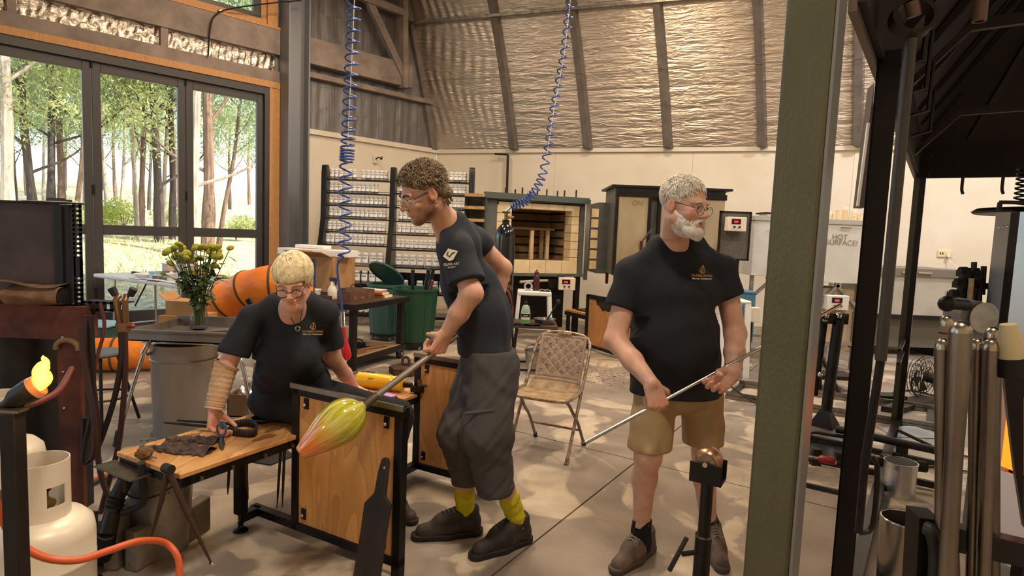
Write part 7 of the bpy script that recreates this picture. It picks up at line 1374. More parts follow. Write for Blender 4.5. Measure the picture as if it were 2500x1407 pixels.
t = thing('wall_cable', 'black cable running over the beams to the steel column', 'cable', gpx(510, 60, .1)); ob('cable', MB().tube(spline([gpx(735, 1, .38), gpx(660, 8, .3), gpx(560, 22, .12), gpx(525, 38, .1), gpx(513, 70, .1), gpx(508, 137, .08)], 8), .011, 8), m_rubber, t); ob('clip', MB().cyl(gpx(540, 25, .1), gpx(534, 26, .1), .02, 8), m_galv, t)
# ================================================================== people: smooth-union bodies turned into one skin by surface nets
class Field:
    def __init__(s): s.p = []
    def cap(s, a, b, ra, rb=None, k=.02, sc=None, R=None, sub=False, pad=0):
        s.p.append(('cap', np.array(a, float), np.array(b, float), ra, ra if rb is None else rb, k, sc, R, sub)); return s
    def ell(s, c, r, R=None, k=.02, sub=False):
        s.p.append(('ell', np.array(c, float), np.array(r, float), None, None, k, None, np.eye(3) if R is None else R, sub)); return s
    def chain(s, pts, rs, k=.02, **kw):
        for i in range(len(pts)-1): s.cap(pts[i], pts[i+1], rs[i], rs[i+1], k, **kw)
        return s
    def bounds(s):
        lo = np.full(3, 1e9); hi = -lo
        for p in s.p:
            if p[8]: continue
            if p[0] == 'cap': r = max(p[3], p[4])*(1 if p[6] is None else 1.0/min(p[6])); l = np.minimum(p[1], p[2])-r; h = np.maximum(p[1], p[2])+r
            else: r = np.max(p[2]); l = p[1]-r; h = p[1]+r
            lo = np.minimum(lo, l); hi = np.maximum(hi, h)
        return lo, hi
    def grid(s, lo, hi, h):
        lo = np.array(lo)-2*h; n = np.ceil((np.array(hi)+2*h-lo)/h).astype(int)+1
        F = np.full(n, .08, np.float32); ax = [lo[i]+h*np.arange(n[i]) for i in range(3)]
        for kind, a, b, ra, rb, k, sc, R, sub in s.p:
            if kind == 'cap': r = max(ra, rb)*(1 if sc is None else 1.0/min(sc)); l = np.minimum(a, b)-r; u = np.maximum(a, b)+r
            else: r = np.max(b); l = a-r; u = a+r
            l = l-k-2*h; u = u+k+2*h
            i0 = np.maximum(0, np.floor((l-lo)/h).astype(int)); i1 = np.minimum(n, np.ceil((u-lo)/h).astype(int)+1)
            if np.any(i1 <= i0): continue
            X, Y, Zz = np.meshgrid(ax[0][i0[0]:i1[0]], ax[1][i0[1]:i1[1]], ax[2][i0[2]:i1[2]], indexing='ij'); P = np.stack([X, Y, Zz], -1)
            if kind == 'cap':
                pa = P-a; ba = b-a
                if sc is not None: S = np.array(sc); pa = (pa@R)*S; ba = (ba@R)*S
                t = np.clip((pa@ba)/(ba@ba+1e-12), 0, 1); d = np.linalg.norm(pa-t[..., None]*ba, axis=-1)-(ra+(rb-ra)*t)
                if sc is not None: d = d/max(sc)
            else:
                q = (P-a)@R; k0 = np.linalg.norm(q/b, axis=-1); k1 = np.linalg.norm(q/(b*b), axis=-1)+1e-9; d = k0*(k0-1)/k1
            sl = (slice(i0[0], i1[0]), slice(i0[1], i1[1]), slice(i0[2], i1[2])); f = F[sl]
            if sub: d = -d; hh = np.clip(.5+.5*(d-f)/k, 0, 1); F[sl] = f+(d-f)*hh+k*hh*(1-hh)
            else: hh = np.clip(.5+.5*(f-d)/k, 0, 1); F[sl] = f+(d-f)*hh-k*hh*(1-hh)
        return F, lo, ax
def nets(F, lo, h):
    n = F.shape; S = F < 0
    c = [(i, j, k) for i in (0, 1) for j in (0, 1) for k in (0, 1)]
    cnt = sum(S[i:n[0]-1+i, j:n[1]-1+j, k:n[2]-1+k].astype(np.int8) for i, j, k in c); act = (cnt > 0) & (cnt < 8)
    I = np.argwhere(act); idx = np.full(act.shape, -1, np.int64); idx[act] = np.arange(len(I))
    acc = np.zeros((len(I), 3)); num = np.zeros(len(I))
    for a in c:
        for ax in range(3):
            if a[ax]: continue
            b = list(a); b[ax] = 1
            fa = F[I[:, 0]+a[0], I[:, 1]+a[1], I[:, 2]+a[2]]; fb = F[I[:, 0]+b[0], I[:, 1]+b[1], I[:, 2]+b[2]]; m = (fa < 0) != (fb < 0)
            t = np.where(m, fa/(fa-fb+1e-20), 0); p = np.tile(np.array(a, float), (len(I), 1)); p[:, ax] += t; acc[m] += p[m]; num[m] += 1
    V = lo+h*(I+acc/num[:, None]); Q = []
    for ax in range(3):
        o1, o2 = [(1, 2), (2, 0), (0, 1)][ax]; sl0 = [slice(None)]*3; sl1 = [slice(None)]*3; sl0[ax] = slice(0, n[ax]-1); sl1[ax] = slice(1, n[ax])
        A, B = S[tuple(sl0)], S[tuple(sl1)]; E = np.argwhere(A != B); ok = (E[:, o1] > 0) & (E[:, o2] > 0) & (E[:, o1] < n[o1]-1) & (E[:, o2] < n[o2]-1); E = E[ok]
        if len(E) == 0: continue
        flip = A[E[:, 0], E[:, 1], E[:, 2]]
        def cell(d1, d2):
            e = E.copy(); e[:, o1] += d1; e[:, o2] += d2; return idx[e[:, 0], e[:, 1], e[:, 2]]
        q = np.stack([cell(-1, -1), cell(0, -1), cell(0, 0), cell(-1, 0)], 1); q[~flip] = q[~flip][:, ::-1]; Q.append(q)
    Q = np.concatenate(Q) if Q else np.zeros((0, 4), int); return V, Q[(Q >= 0).all(1)]
def mesh_np(name, V, Q, mat, tint=None):
    me = bpy.data.meshes.new(name); me.vertices.add(len(V)); me.vertices.foreach_set('co', V.astype(np.float32).ravel()); me.loops.add(len(Q)*4); me.loops.foreach_set('vertex_index', Q.astype(np.int32).ravel())
    me.polygons.add(len(Q)); me.polygons.foreach_set('loop_start', np.arange(0, len(Q)*4, 4, dtype=np.int32)); me.polygons.foreach_set('loop_total', np.full(len(Q), 4, np.int32)); me.update(calc_edges=True); me.validate()
    me.polygons.foreach_set('use_smooth', [True]*len(me.polygons)); me.materials.append(mat)
    if tint is not None:
        at = me.color_attributes.new('tint', 'FLOAT_COLOR', 'POINT'); at.data.foreach_set('color', np.concatenate([tint, np.ones((len(tint), 1))], 1).astype(np.float32).ravel())
    return me
def wrinkle(ax, amp, fs, seed):
    r = np.random.default_rng(seed); X, Y, Zz = np.meshgrid(*ax, indexing='ij'); out = 0
    for f in fs:
        d = r.normal(size=3); d /= np.linalg.norm(d); e = r.normal(size=3); out = out+np.sin(f*(d[0]*X+d[1]*Y+d[2]*Zz)+1.5*np.sin(.4*f*(e[0]*X+e[1]*Y+e[2]*Zz))+r.uniform(0, 6))
    return amp*out/len(fs)
def field_obj(name, fld, h, mat, parent, cuts=(), wr=None, boxes=(), tint=None, shell=0):
    """boxes: [(lo, hi, h2)] finer regions"""
    VS, QS = [], []; off = 0; lo, hi = fld.bounds()
    for (l, u, hh, main) in [(lo, hi, h, True)]+[(b[0], b[1], b[2], False) for b in boxes]:
        F, l2, ax = fld.grid(l, u, hh)
        if wr: F = F+wrinkle(ax, *wr)
        if cuts:
            X, Y, Zz = np.meshgrid(*ax, indexing='ij')
            for c, n, *rad in cuts:
                n = np.array(n, float); n /= np.linalg.norm(n); d = (X-c[0])*n[0]+(Y-c[1])*n[1]+(Zz-c[2])*n[2]
                if rad: d = np.where((X-c[0])**2+(Y-c[1])**2+(Zz-c[2])**2 < rad[0]**2, d, -1)
                F = np.maximum(F, d)
        V, Q = nets(F, l2, hh)
        if len(Q) == 0: continue
        if main and boxes:
            C = V[Q].mean(1); keep = np.ones(len(Q), bool)
            for b in boxes: keep &= ~np.all((C > np.array(b[0])+1.2*h) & (C < np.array(b[1])-1.2*h), axis=1)
            Q = Q[keep]
        VS.append(V); QS.append(Q+off); off += len(V)
    V = np.concatenate(VS); Q = np.concatenate(QS)
    used = np.zeros(len(V), bool); used[Q.ravel()] = True; mp = np.cumsum(used)-1; V = V[used]; Q = mp[Q]
    me = mesh_np(name, V, Q, mat, tint(V) if tint else None); return link(name, me, None, parent)
def vv(p): return np.array([p[0], p[1], p[2]], float)
def un(v): v = np.array(v, float); return v/np.linalg.norm(v)
def basis(f, upv=(0, 0, 1), roll=0):
    """columns: x = person's right-hand side seen from behind, y = forward, z = up"""
    y = un(f); x = un(np.cross(y, upv)); z = np.cross(x, y)
    if roll: c, s = math.cos(roll), math.sin(roll); x, z = c*x+s*z, -s*x+c*z
    return np.stack([x, y, z], 1)
def skinmat(name, base, rough=.5):
    m = M(name, base, rough, 0, sss=.18); N = m.node_tree.nodes; L = m.node_tree.links; b = N['Principled BSDF']
    a = N.new('ShaderNodeAttribute'); a.attribute_name = 'tint'; mx = N.new('ShaderNodeMixRGB'); mx.blend_type = 'MULTIPLY'; mx.inputs[0].default_value = 1; mx.inputs[1].default_value = lin(base)+(1,); L.new(a.outputs[0], mx.inputs[2])
    tc = N.new('ShaderNodeTexCoord'); n = N.new('ShaderNodeTexNoise'); n.inputs['Scale'].default_value = 22; n.inputs['Detail'].default_value = 4; L.new(tc.outputs['Object'], n.inputs['Vector']); r = N.new('ShaderNodeValToRGB'); r.color_ramp.elements[0].position = .3; r.color_ramp.elements[1].position = .7; r.color_ramp.elements[0].color = (.86, .78, .74, 1); r.color_ramp.elements[1].color = (1.0, 1.0, 1.0, 1); L.new(n.outputs['Fac'], r.inputs[0])
    m2 = N.new('ShaderNodeMixRGB'); m2.blend_type = 'MULTIPLY'; m2.inputs[0].default_value = 1; L.new(mx.outputs[0], m2.inputs[1]); L.new(r.outputs[0], m2.inputs[2]); L.new(m2.outputs[0], b.inputs['Base Color'])
    n3 = N.new('ShaderNodeTexNoise'); n3.inputs['Scale'].default_value = 260; L.new(tc.outputs['Object'], n3.inputs['Vector']); bp_ = N.new('ShaderNodeBump'); bp_.inputs['Strength'].default_value = .12; bp_.inputs['Distance'].default_value = .004; L.new(n3.outputs['Fac'], bp_.inputs['Height']); L.new(bp_.outputs[0], b.inputs['Normal']); return m
def hairmat(name, c1, c2):
    return M(name, c1, .5, 0, c2, 60, (1, 1, 1), .9, 150, lo=.35, hi=.65)
def add_head(fl, c, R, s, jaw=1.0, old=0, female=False):
    """c = centre, R = basis, s = scale (1 -> 0.238 m from crown to chin)"""
    T = lambda x, y, z: c+R@(np.array([x, y, z])*s); q = lambda *a: np.array(a)*s
    fl.ell(T(0, -.012, .036), q(.074, .096, .083), R, .02*s); fl.ell(T(0, .026, -.035), q(.058*jaw, .068, .083), R, .03*s); fl.ell(T(0, .07, -.098), q(.025*jaw, .02, .02), R, .02*s)
    for e in (-1, 1):
        fl.cap(T(e*.053*jaw, -.002, -.055), T(e*.02*jaw, .065, -.098), .02*s, .018*s, .025*s); fl.cap(T(e*.012, .086, .02), T(e*.046, .074, .02), .012*s, .011*s, .014*s); fl.ell(T(e*.042, .066, -.027), q(.022, .018, .02), R, .022*s)
    for e in (-1, 1): fl.ell(T(e*.031, .099, .0), q(.017, .013, .0105), R, .009*s, sub=True)
    fl.cap(T(0, .09, .014), T(0, .113, -.028), .0085*s, .0125*s, .012*s); 
    for e in (-1, 1): fl.ell(T(e*.0115, .103, -.033), q(.009, .012, .008), R, .007*s); fl.ell(T(e*.008, .106, -.0405), q(.0035, .006, .003), R, .003*s, sub=True)
    fl.cap(T(-.016, .093, -.0575), T(.016, .093, -.0575), .0055*s, None, .007*s); fl.cap(T(-.014, .092, -.068), T(.014, .092, -.068), .006*s, None, .007*s); fl.cap(T(-.024, .0945, -.0625), T(.024, .0945, -.0625), .0022*s, None, .003*s, sub=True)
    for e in (-1, 1):
        fl.cap(T(e*.018, .089, .0075), T(e*.044, .083, .0065), .0042*s, None, .004*s); fl.cap(T(e*.02, .087, -.0085), T(e*.043, .081, -.0075), .0038*s, None, .005*s)
        fl.ell(T(e*.076, -.012, -.005), q(.009, .020, .031), R, .006*s); fl.ell(T(e*.086, -.006, -.002), q(.006, .010, .017), R, .004*s, sub=True)
    return T
def eyes(T, R, s, par, iris='#5a6a70'):
    for e in (-1, 1):
        c = T(e*.031, .0785, 0); o = ob('eyeball', MB().sphere((0, 0, 0), .0125*s, 16, 10), M('eye_white', '#d8d0c8', .2), par); o.location = Vector(c)-Vector(par.location); d = R[:, 1]
        i_ = ob('iris', MB().cyl(Vector(c+d*.0112*s), Vector(c+d*.0124*s), .0056*s, 14), M('iris_'+iris[1:], iris, .2), par); ob('pupil', MB().cyl(Vector(c+d*.0118*s), Vector(c+d*.0127*s), .0026*s, 10), m_black, par)
        o.location = Vector(c); o.matrix_parent_inverse = Matrix.Translation(-Vector(par.location))
def rot(v, ax, a):
    ax = un(ax); return v*math.cos(a)+np.cross(ax, v)*math.sin(a)+ax*(ax@v)*(1-math.cos(a))
def add_hand(fl, w, f, sdir, npalm, curls, thumb=(.5, .6), s=1.0, spread=.0, td=(.62, -.72, .42)):
    """w wrist, f wrist->knuckles, sdir index->pinky, npalm out of the palm; curls per finger (a1, a2, a3) degrees"""
    f = un(f); sd = un(sdir-f*(f@sdir)); n = un(npalm-f*(f@npalm)-sd*(sd@npalm)); axis = np.cross(f, n)
    offs = [-.031, -.0105, .0105, .030]; L0 = [.086, .09, .085, .077]; seg = [(.043, .026, .022), (.048, .03, .023), (.044, .028, .022), (.034, .021, .019)]; tips = []
    for i in range(4):
        base = w+f*L0[i]*s+sd*offs[i]*s-n*.003*s; fl.cap(w+f*.012*s+sd*offs[i]*.62*s, base, .0155*s, .0112*s, .011*s)
        d = f+sd*(offs[i]*spread*12); d = un(d); p = base
        for j in range(3):
            d = rot(d, axis, math.radians(curls[i][j])); q = p+d*seg[i][j]*s; r0 = (.0098, .0087, .0079)[j]*s*(1 if i < 3 else .9); fl.cap(p, q, r0, r0*.93, .0035*s if j else .006*s); p = q
        tips.append((p, d))
    tb = w+f*.024*s-sd*.026*s+n*.008*s; d = un(f*td[0]+sd*td[1]+n*td[2]); p = tb
    for j, L in enumerate((.046, .033, .027)):
        q = p+d*L*s; r0 = (.0150, .0112, .0098)[j]*s; fl.cap(p, q, r0, r0*.85, .009*s if j == 0 else .004*s); p = q; d = rot(d, np.cross(d, un(n*thumb[0]+sd*thumb[1]+f*.25)), math.radians(28))
    tips.append((p, d)); return tips
def strands(name, T, c, rad, par, mat, n, steps, stp, stop, start, seed, r=.0013, out=.0, jit=.15, curl=0, c0=(0, -.03, .14)):
    """fine hair tubes combed over the scalp ellipsoid (c, rad) away from the crown c0"""
    g = np.random.default_rng(seed); mb = MB(); c = np.array(c); rad = np.array(rad); c0 = np.array(c0)
    for k in range(n):
        d = g.normal(size=3); d /= np.linalg.norm(d); p = c+d*rad
        if not start(p): continue
        pts = []; j = g.normal(size=3)*jit; lift = 1+g.uniform(0, .03); ph = g.uniform(0, 6.28)
        for q in range(steps):
            nr = un((p-c)/(rad*rad)); t = p-c0+j*.1; t = un(t-nr*(nr@t))+j*(.5 if q else 1); t = un(t-nr*(nr@t)*.7); o = curl*(nr*math.cos(ph+q*1.5)+np.cross(nr, t)*math.sin(ph+q*1.5)) if curl else 0
            pts.append(Vector(T(*(p+nr*out*q+o))))
            p = p+t*stp; e = (p-c)/rad; p = c+e/np.linalg.norm(e)*rad*lift if e@e > .2 else p
            if stop(p): break
        if len(pts) > 2: mb.tube(pts, [r]*(len(pts)-1)+[r*.3], 5, cap=False)
    return ob(name, mb, mat, par, ang=180)
# ================================================================== bearded man with the steel rod
def A_(x, y, Y): return vv(W(x, y, Y))
def tinter(spots, base=(1, 1, 1)):
    """spots: [(centre, radius, colour multiplier)] smooth patches of skin colour"""
    def f(V):
        C = np.tile(np.array(base, float), (len(V), 1))
        for c, r, col in spots:
            r = np.array(r if np.ndim(r) else [r]*3); d = np.linalg.norm((V-c)/r, axis=1); w = np.clip(1.4-d*1.4, 0, 1)[:, None]; C = C*(1-w)+np.array(col)*w
        return C
    return f
def shoe(fl_up, fl_so, heel, toe, ankle, s=1.0):
    d = un(np.array([toe[0]-heel[0], toe[1]-heel[1], 0])); L = np.linalg.norm((toe-heel)[:2]); z = np.array([0, 0, 1.]); sd = np.cross(d, z)
    h = np.array([heel[0], heel[1], 0]); P = lambda u, v, zz: h+d*u*L+sd*v+z*zz
    fl_up.cap(P(.13, 0, .05*s), P(.45, 0, .05*s), .039*s, .042*s, .03); fl_up.cap(P(.45, 0, .045*s), P(.87, 0, .034*s), .043*s, .033*s, .03); fl_up.cap(P(.1, 0, .05*s), P(.12, 0, .108*s), .038*s, .036*s, .03); fl_up.cap(P(.2, 0, .105*s), P(.58, 0, .07*s), .038*s, .036*s, .03)
    fl_up.cap(P(.19, 0, .125*s), P(.2, 0, .2*s), .03*s, .034*s, .01, sub=True)
    fl_so.cap(P(.06, 0, .018), P(.5, 0, .016), .041*s, .044*s, .02); fl_so.cap(P(.5, 0, .016), P(.92, 0, .022), .048*s, .036*s, .02)
    return P
def build_shoes(par, feet, mu, ms, ml, nm='shoe', lace=True, s=1.02):
    for heel, toe, ank in feet:
        u, s_ = Field(), Field(); P0_ = shoe(u, s_, heel, toe, ank, s); P = lambda a, b, c: P0_(a, b*s, c*s)
        o = field_obj(nm, u, .0045, mu, par, cuts=[((0, 0, .022), (0, 0, -1))], wr=(.0025, [60, 95], 3)); field_obj('sole', s_, .0045, ms, o, cuts=[((0, 0, .001), (0, 0, -1)), ((0, 0, .03), (0, 0, 1))])
        if lace:
            mb = MB()
            zc = lambda u: .105-.0921*(u-.2)
            for k in range(5):
                for e in (-1, 1): u0 = .3+.06*k; mb.tube(spline([Vector(P(u0, -.027*e, zc(u0)+.027)), Vector(P(u0+.02, 0, zc(u0+.02)+.041)), Vector(P(u0+.045, .027*e, zc(u0+.045)+.027))], 4), .003, 6)
            ob('laces', mb, ml, o)
            tg = Field(); tg.cap(P(.27, 0, .125), P(.22, 0, .165), .02, .018, .01); field_obj('tongue', tg, .005, mu, o)
def glasses(par, T, R, s, mt, rw=.024, rh=.018, lens=True, thick=.0016, drop=0.0, y0=.108):
    g = thing('eyeglasses', 'g', None, T(0, .1, 0)); del g['label']; g.parent = par; g.matrix_parent_inverse = Matrix.Translation(-Vector(par.location))
    for e in (-1, 1):
        pts = [Vector(T(e*.033+rw*math.cos(a), y0-.004*abs(math.cos(a))*(1 if e*math.cos(a) > 0 else 0), -.004-drop+rh*math.sin(a)*(1 if math.sin(a) > 0 else 1.05))) for a in np.linspace(0, 2*math.pi, 25)[:-1]]
        o = link('lens_rim', MB().tube(pts, thick*s, 6, closed=True).mesh('lens_rim'), mt, None); o.parent = g; o.matrix_parent_inverse = Matrix.Translation(-Vector(g.location))
        if lens: o2 = link('lens', MB().add(pts, [tuple(range(24))]).mesh('lens'), M('lens_clear', '#ffffff', .02, alpha=.12), None); o2.parent = g; o2.matrix_parent_inverse = Matrix.Translation(-Vector(g.location))
        o3 = link('temple_arm', MB().tube([Vector(T(e*.056, y0-.006, .004-drop)), Vector(T(e*.07, .05, .006)), Vector(T(e*.079, -.01, .012)), Vector(T(e*.078, -.03, .0))], thick*s, 6).mesh('temple_arm'), mt, None); o3.parent = g; o3.matrix_parent_inverse = Matrix.Translation(-Vector(g.location))
    o = link('bridge', MB().tube(spline([Vector(T(-.011, y0, .0-drop)), Vector(T(0, y0+.006, .005-drop)), Vector(T(.011, y0, -drop))], 4), thick*s, 6).mesh('bridge'), mt, None); o.parent = g; o.matrix_parent_inverse = Matrix.Translation(-Vector(g.location))
    return g
def flame_logo(par, o, r, u_, n, s, m1, m2, lines):
    """twisting flame mark with two lines of lettering under it"""
    o = Vector(o); r = Vector(r).normalized(); n = Vector(n).normalized(); u_ = (Vector(u_)-n*Vector(u_).dot(n)).normalized(); r = u_.cross(n).normalized() if u_.cross(n).dot(r) > 0 else n.cross(u_).normalized()
    c1 = [(-.25, -.5), (-.55, -.1), (-.35, .35), (.05, .75), (.15, 1.0), (.25, .55), (.0, .15), (-.2, -.2), (.05, -.6)]; c2 = [(.3, .55), (.55, .1), (.5, -.35), (.15, -.62), (-.15, -.5), (.12, -.25), (.18, .1), (.1, .3)]
    for c in (c1, c2): ob('logo_flame', MB().tube(spline([o+r*(x*s)+u_*(y*s)+n*.002 for x, y in c], 6), .06*s, 6), m1, par)
    m4 = Matrix(((r.x, u_.x, n.x, 0), (r.y, u_.y, n.y, 0), (r.z, u_.z, n.z, 0), (0, 0, 0, 1)))
    for k, (tx, sz, mm) in enumerate(lines): text('logo_lettering', tx, sz, Matrix.Translation(o-u_*(s*(1.1+.62*k))+n*.002) @ m4, mm, par)
m_tee = M('black_tee', '#14161b', .85, 0, '#1a1d23', 20, bump=.06, bscale=300); m_tee2 = M('charcoal_tee', '#1d2027', .85, 0, '#23262d', 20, bump=.06, bscale=300)
m_gold = M('gold_print', '#b98436', .6); m_cream = M('cream_print', '#d9cfb8', .7)

pb = thing('person', 'standing man with white beard in black tee and khaki shorts holding a steel rod', 'person', G(1640, 1370))
sk = skinmat('skin_b', '#d8ab93')
RP0, RP1 = A_(1604, 987, 2.40), A_(1748, 909, 2.46); RD = un(RP1-RP0)
fl = Field(); sH, sB = .97, 1.05
hc = A_(1670, 503, 2.56); Rb = basis((.64, -.76, -.12), roll=.02); T = add_head(fl, hc, Rb, sH, 1.05)
neck0 = A_(1643, 608, 2.71); fl.cap(T(0, -.028, -.05), neck0, .052, .058, .03); fl.cap(neck0, A_(1648, 700, 2.72), .07, .09, .05)
shR, elR = A_(1540, 668, 2.68), A_(1502, 830, 2.62); shL, elL = A_(1764, 658, 2.72), A_(1795, 815, 2.70)
fR = un(np.array([.30, -.12, -.9])); nR = un(np.array([.1, .9, -.2])); wR = RP0-fR*.082*sB-nR*.020
fL = un(np.array([-.80, -.25, -.50])); nL = un(np.array([-.25, .35, .9])); wL = RP1-fL*.075-nL*.044+RD*.0
fl.cap(A_(1640, 690, 2.72), shR, .05, .05, .02); fl.cap(A_(1660, 690, 2.72), shL, .05, .05, .02)
fl.chain([shR, elR, elR*.5+wR*.5, wR], [.05, .047, .042, .029], .02); fl.chain([shL, elL, elL*.5+wL*.5, wL], [.05, .047, .042, .029], .02)
fl.cap(A_(1650, 700, 2.74), A_(1650, 915, 2.78), .1, .09, .05)
tR = add_hand(fl, wR, fR, -RD, nR, [(62, 78, 45), (66, 80, 45), (70, 80, 45), (72, 80, 45)], (.7, .2), sB)
tL = add_hand(fl, wL, fL, np.array([.1, -.5, -.85]), nL, [(28, 42, 30), (34, 48, 30), (40, 52, 32), (46, 55, 35)], (.9, .4), sB, td=(.75, -.1, .55))
akR, knR, hpR = A_(1566, 1288, 2.72), A_(1582, 1115, 2.62), A_(1600, 965, 2.72); akL, knL, hpL = A_(1730, 1284, 2.84), A_(1722, 1108, 2.74), A_(1712, 960, 2.78)
for hp, kn, ak in ((hpR, knR, akR), (hpL, knL, akL)):
    cf = kn*.68+ak*.32+np.array([0, .03, 0]); fl.chain([hp, kn, cf, ak], [.068, .056, .054, .036], .03); fl.cap(ak, np.array([ak[0], ak[1], .06]), .036, .036, .02)
fl.cap(hpR, hpL, .07, .07, .04)
lips = T(0, .095, -.062)
bx = lambda c, r: (np.array(c)-r, np.array(c)+r)
box = [(*bx(T(0, .01, 0), .145), .0028), (*bx(wR+fR*.08, .105), .003), (*bx(wL+fL*.08, .11), .003)]
body = field_obj('body', fl, .0065, sk, pb, boxes=box, tint=tinter([(T(.045, .05, -.06), .04, (.98, .93, .92)), (T(-.045, .05, -.06), .04, (.98, .93, .92)), (lips, .02, (.95, .62, .6)), (T(0, .11, -.03), .018, (1.05, .8, .76)), (T(.045, .07, -.03), .028, (1.05, .82, .78)), (T(-.045, .07, -.03), .028, (1.05, .82, .78)), (T(.078, -.01, 0), .03, (1.08, .74, .7)), (T(-.078, -.01, 0), .03, (1.08, .74, .7)), (wR+fR*.1, .07, (1.08, .85, .82)), (wL+fL*.1, .07, (1.08, .85, .82))]))
eyes(T, Rb, sH, pb)
# hair and beard: a close cap of short locks
def hairobj(name, T, R, s, mat, par, regions, seed, h=.0032, lockr=.007, nl=200, length=.02, base=None, dirf=None, puff=1.0):
    f = Field(); rng = np.random.default_rng(seed)
    if base: base(f)
    for k in range(nl):
        p = regions(rng); 
        if p is None: continue
        p, nrm = p; d = dirf(p, nrm, rng) if dirf else nrm; a = T(*p); q = T(*(p+d*length*rng.uniform(.6, 1.3))); f.cap(a, q, lockr*s*rng.uniform(.8, 1.2), lockr*.55*s, .004*s)
    return field_obj(name, f, h, mat, par)
def flow(out=.15, jit=.12, c0=(0, -.03, .14)):
    def f(p, n, r):
        t = np.array(p)-np.array(c0); t = t-n*(n@t); return un(un(t)*.9+n*out+r.normal(size=3)*jit)
    return f
def scalp(rng, zmin=.0, front=.075, side=.0, back=-.04):
    d = rng.normal(size=3); d /= np.linalg.norm(d); p = np.array([0, -.012, .036])+d*np.array([.077, .099, .087])
    if p[2] < (back if p[1] < -.01 else zmin) or (p[1] > front and p[2] < .085) or (p[1] > .05 and p[2] < .06) : return None
    return p, d
def hb(f, T=T, s=sH, R=Rb):
    f.ell(T(0, -.018, .046), np.array([.0775, .097, .083])*s, R, .01); f.ell(T(0, .10, -.02), np.array([.08, .075, .085])*s, R, .012, sub=True); f.ell(T(0, .02, -.075), np.array([.1, .11, .07])*s, R, .012, sub=True)
    f.cap(T(-.078, .0, -.0), T(-.078, -.0, .03), .012*s, None, .01, sub=True); f.cap(T(.078, .0, -.0), T(.078, -.0, .03), .012*s, None, .01, sub=True)
m_wh = hairmat('white_hair', '#ddd3c4', '#f7f1e6')
hr = hairobj('hair', T, Rb, sH, m_wh, pb, lambda r: None, 1, nl=1, base=hb, h=.0026)
strands('hair_strands', T, (0, -.018, .046), (.078, .098, .084), hr, M('white_strand', '#d9cdb9', .5, 0, '#f8f1e2', 30), 3200, 5, .0065, lambda p: p[2] < -.045 or (p[1] > -.01 and p[2] < .01), lambda p: (p[2] > .02 or (p[1] < -.02 and p[2] > -.03)) and not (p[1] > .06 and p[2] < .085) and not (p[1] > .035 and p[2] < .04), 1, .0012, .0012, .3)
def bd(f, T=T, s=sH, R=Rb):
    f.cap(T(-.060, .006, -.03), T(-.040, .055, -.086), .010*s, .022*s, .02); f.cap(T(.060, .006, -.03), T(.040, .055, -.086), .010*s, .022*s, .02); f.ell(T(0, .083, -.105), np.array([.036, .026, .03])*s, R, .02); f.cap(T(-.03, .075, -.1), T(.03, .075, -.1), .024*s, None, .02)
    for e in (-1, 1): f.cap(T(0, .103, -.048), T(e*.03, .09, -.066), .0085*s, .008*s, .006); f.cap(T(e*.03, .09, -.066), T(e*.034, .078, -.09), .008*s, .014*s, .01)
    f.cap(T(-.018, .102, -.063), T(.018, .102, -.063), .0055*s, None, .004, sub=True)
def bregion(r):
    e = r.choice([-1, 1]); u = r.random(); a = np.array([e*.058, .012, -.045]); b = np.array([e*.012, .092, -.112]); p = a*(1-u)+b*u+np.array([e*.012*math.sin(3.1*u), .010*math.sin(3.1*u), r.uniform(-.02, .022)]); return p, un(np.array([e*.5*(1-u), .5, -.5]))
br_ = hairobj('beard', T, Rb, sH, M('white_beard', '#d2c8bb', .6, 0, '#f3ede3', 70, bump=.3, bscale=160), pb, bregion, 2, nl=420, lockr=.0045, length=.011, base=bd, h=.0026, dirf=lambda p, n, r: un(n+r.normal(size=3)*.4+np.array([0, 0, -.5])))
strands('beard_strands', T, (0, .034, -.072), (.064, .068, .055), br_, MATS['white_strand'], 2600, 4, .006, lambda p: p[2] < -.14, lambda p: p[1] > -.005 and p[2] < -.055-.0*p[1] and not (abs(p[0]) < .024 and p[1] > .07 and p[2] > -.078), 9, .0012, .0012, .4, c0=(0, .06, .08))
for e in (-1, 1): ob('eyebrow', MB().tube(spline([Vector(T(e*.016, .099, .019)), Vector(T(e*.032, .096, .024)), Vector(T(e*.05, .083, .018))], 4), .0042, 7), m_wh, pb)
glasses(pb, T, Rb, sH, M('gunmetal', '#4a443c', .3, .8), drop=.006, thick=.0012)
# clothes
sh = Field(); kk = .05
Rt = np.eye(3)
sh.cap(A_(1646, 655, 2.70), A_(1648, 720, 2.69), .10, .115, kk, sc=(.66, .9, 1), R=Rt); sh.cap(A_(1648, 720, 2.69), A_(1648, 950, 2.70), .118, .128, kk, sc=(.63, .86, 1), R=Rt); sh.ell(A_(1650, 850, 2.62), (.15, .12, .16), None, .08)
sh.cap(A_(1612, 612, 2.69), shR, .05, .062, .04); sh.cap(A_(1686, 606, 2.70), shL, .05, .062, .04); sh.cap(A_(1610, 600, 2.70), A_(1690, 596, 2.71), .05, .05, .04); eR = shR*.42+elR*.58+np.array([-.012, 0, 0]); eL = shL*.42+elL*.58+np.array([.008, 0, 0]); sh.cap(shR, eR, .062, .069, .03); sh.cap(shL, eL, .062, .066, .03)
sh.cap(A_(1640, 500, 2.68), A_(1646, 546, 2.61), .066, .056, .012, sub=True)
hem = A_(1650, 966, 2.66)
dR, dL = un(elR-shR), un(elL-shL)
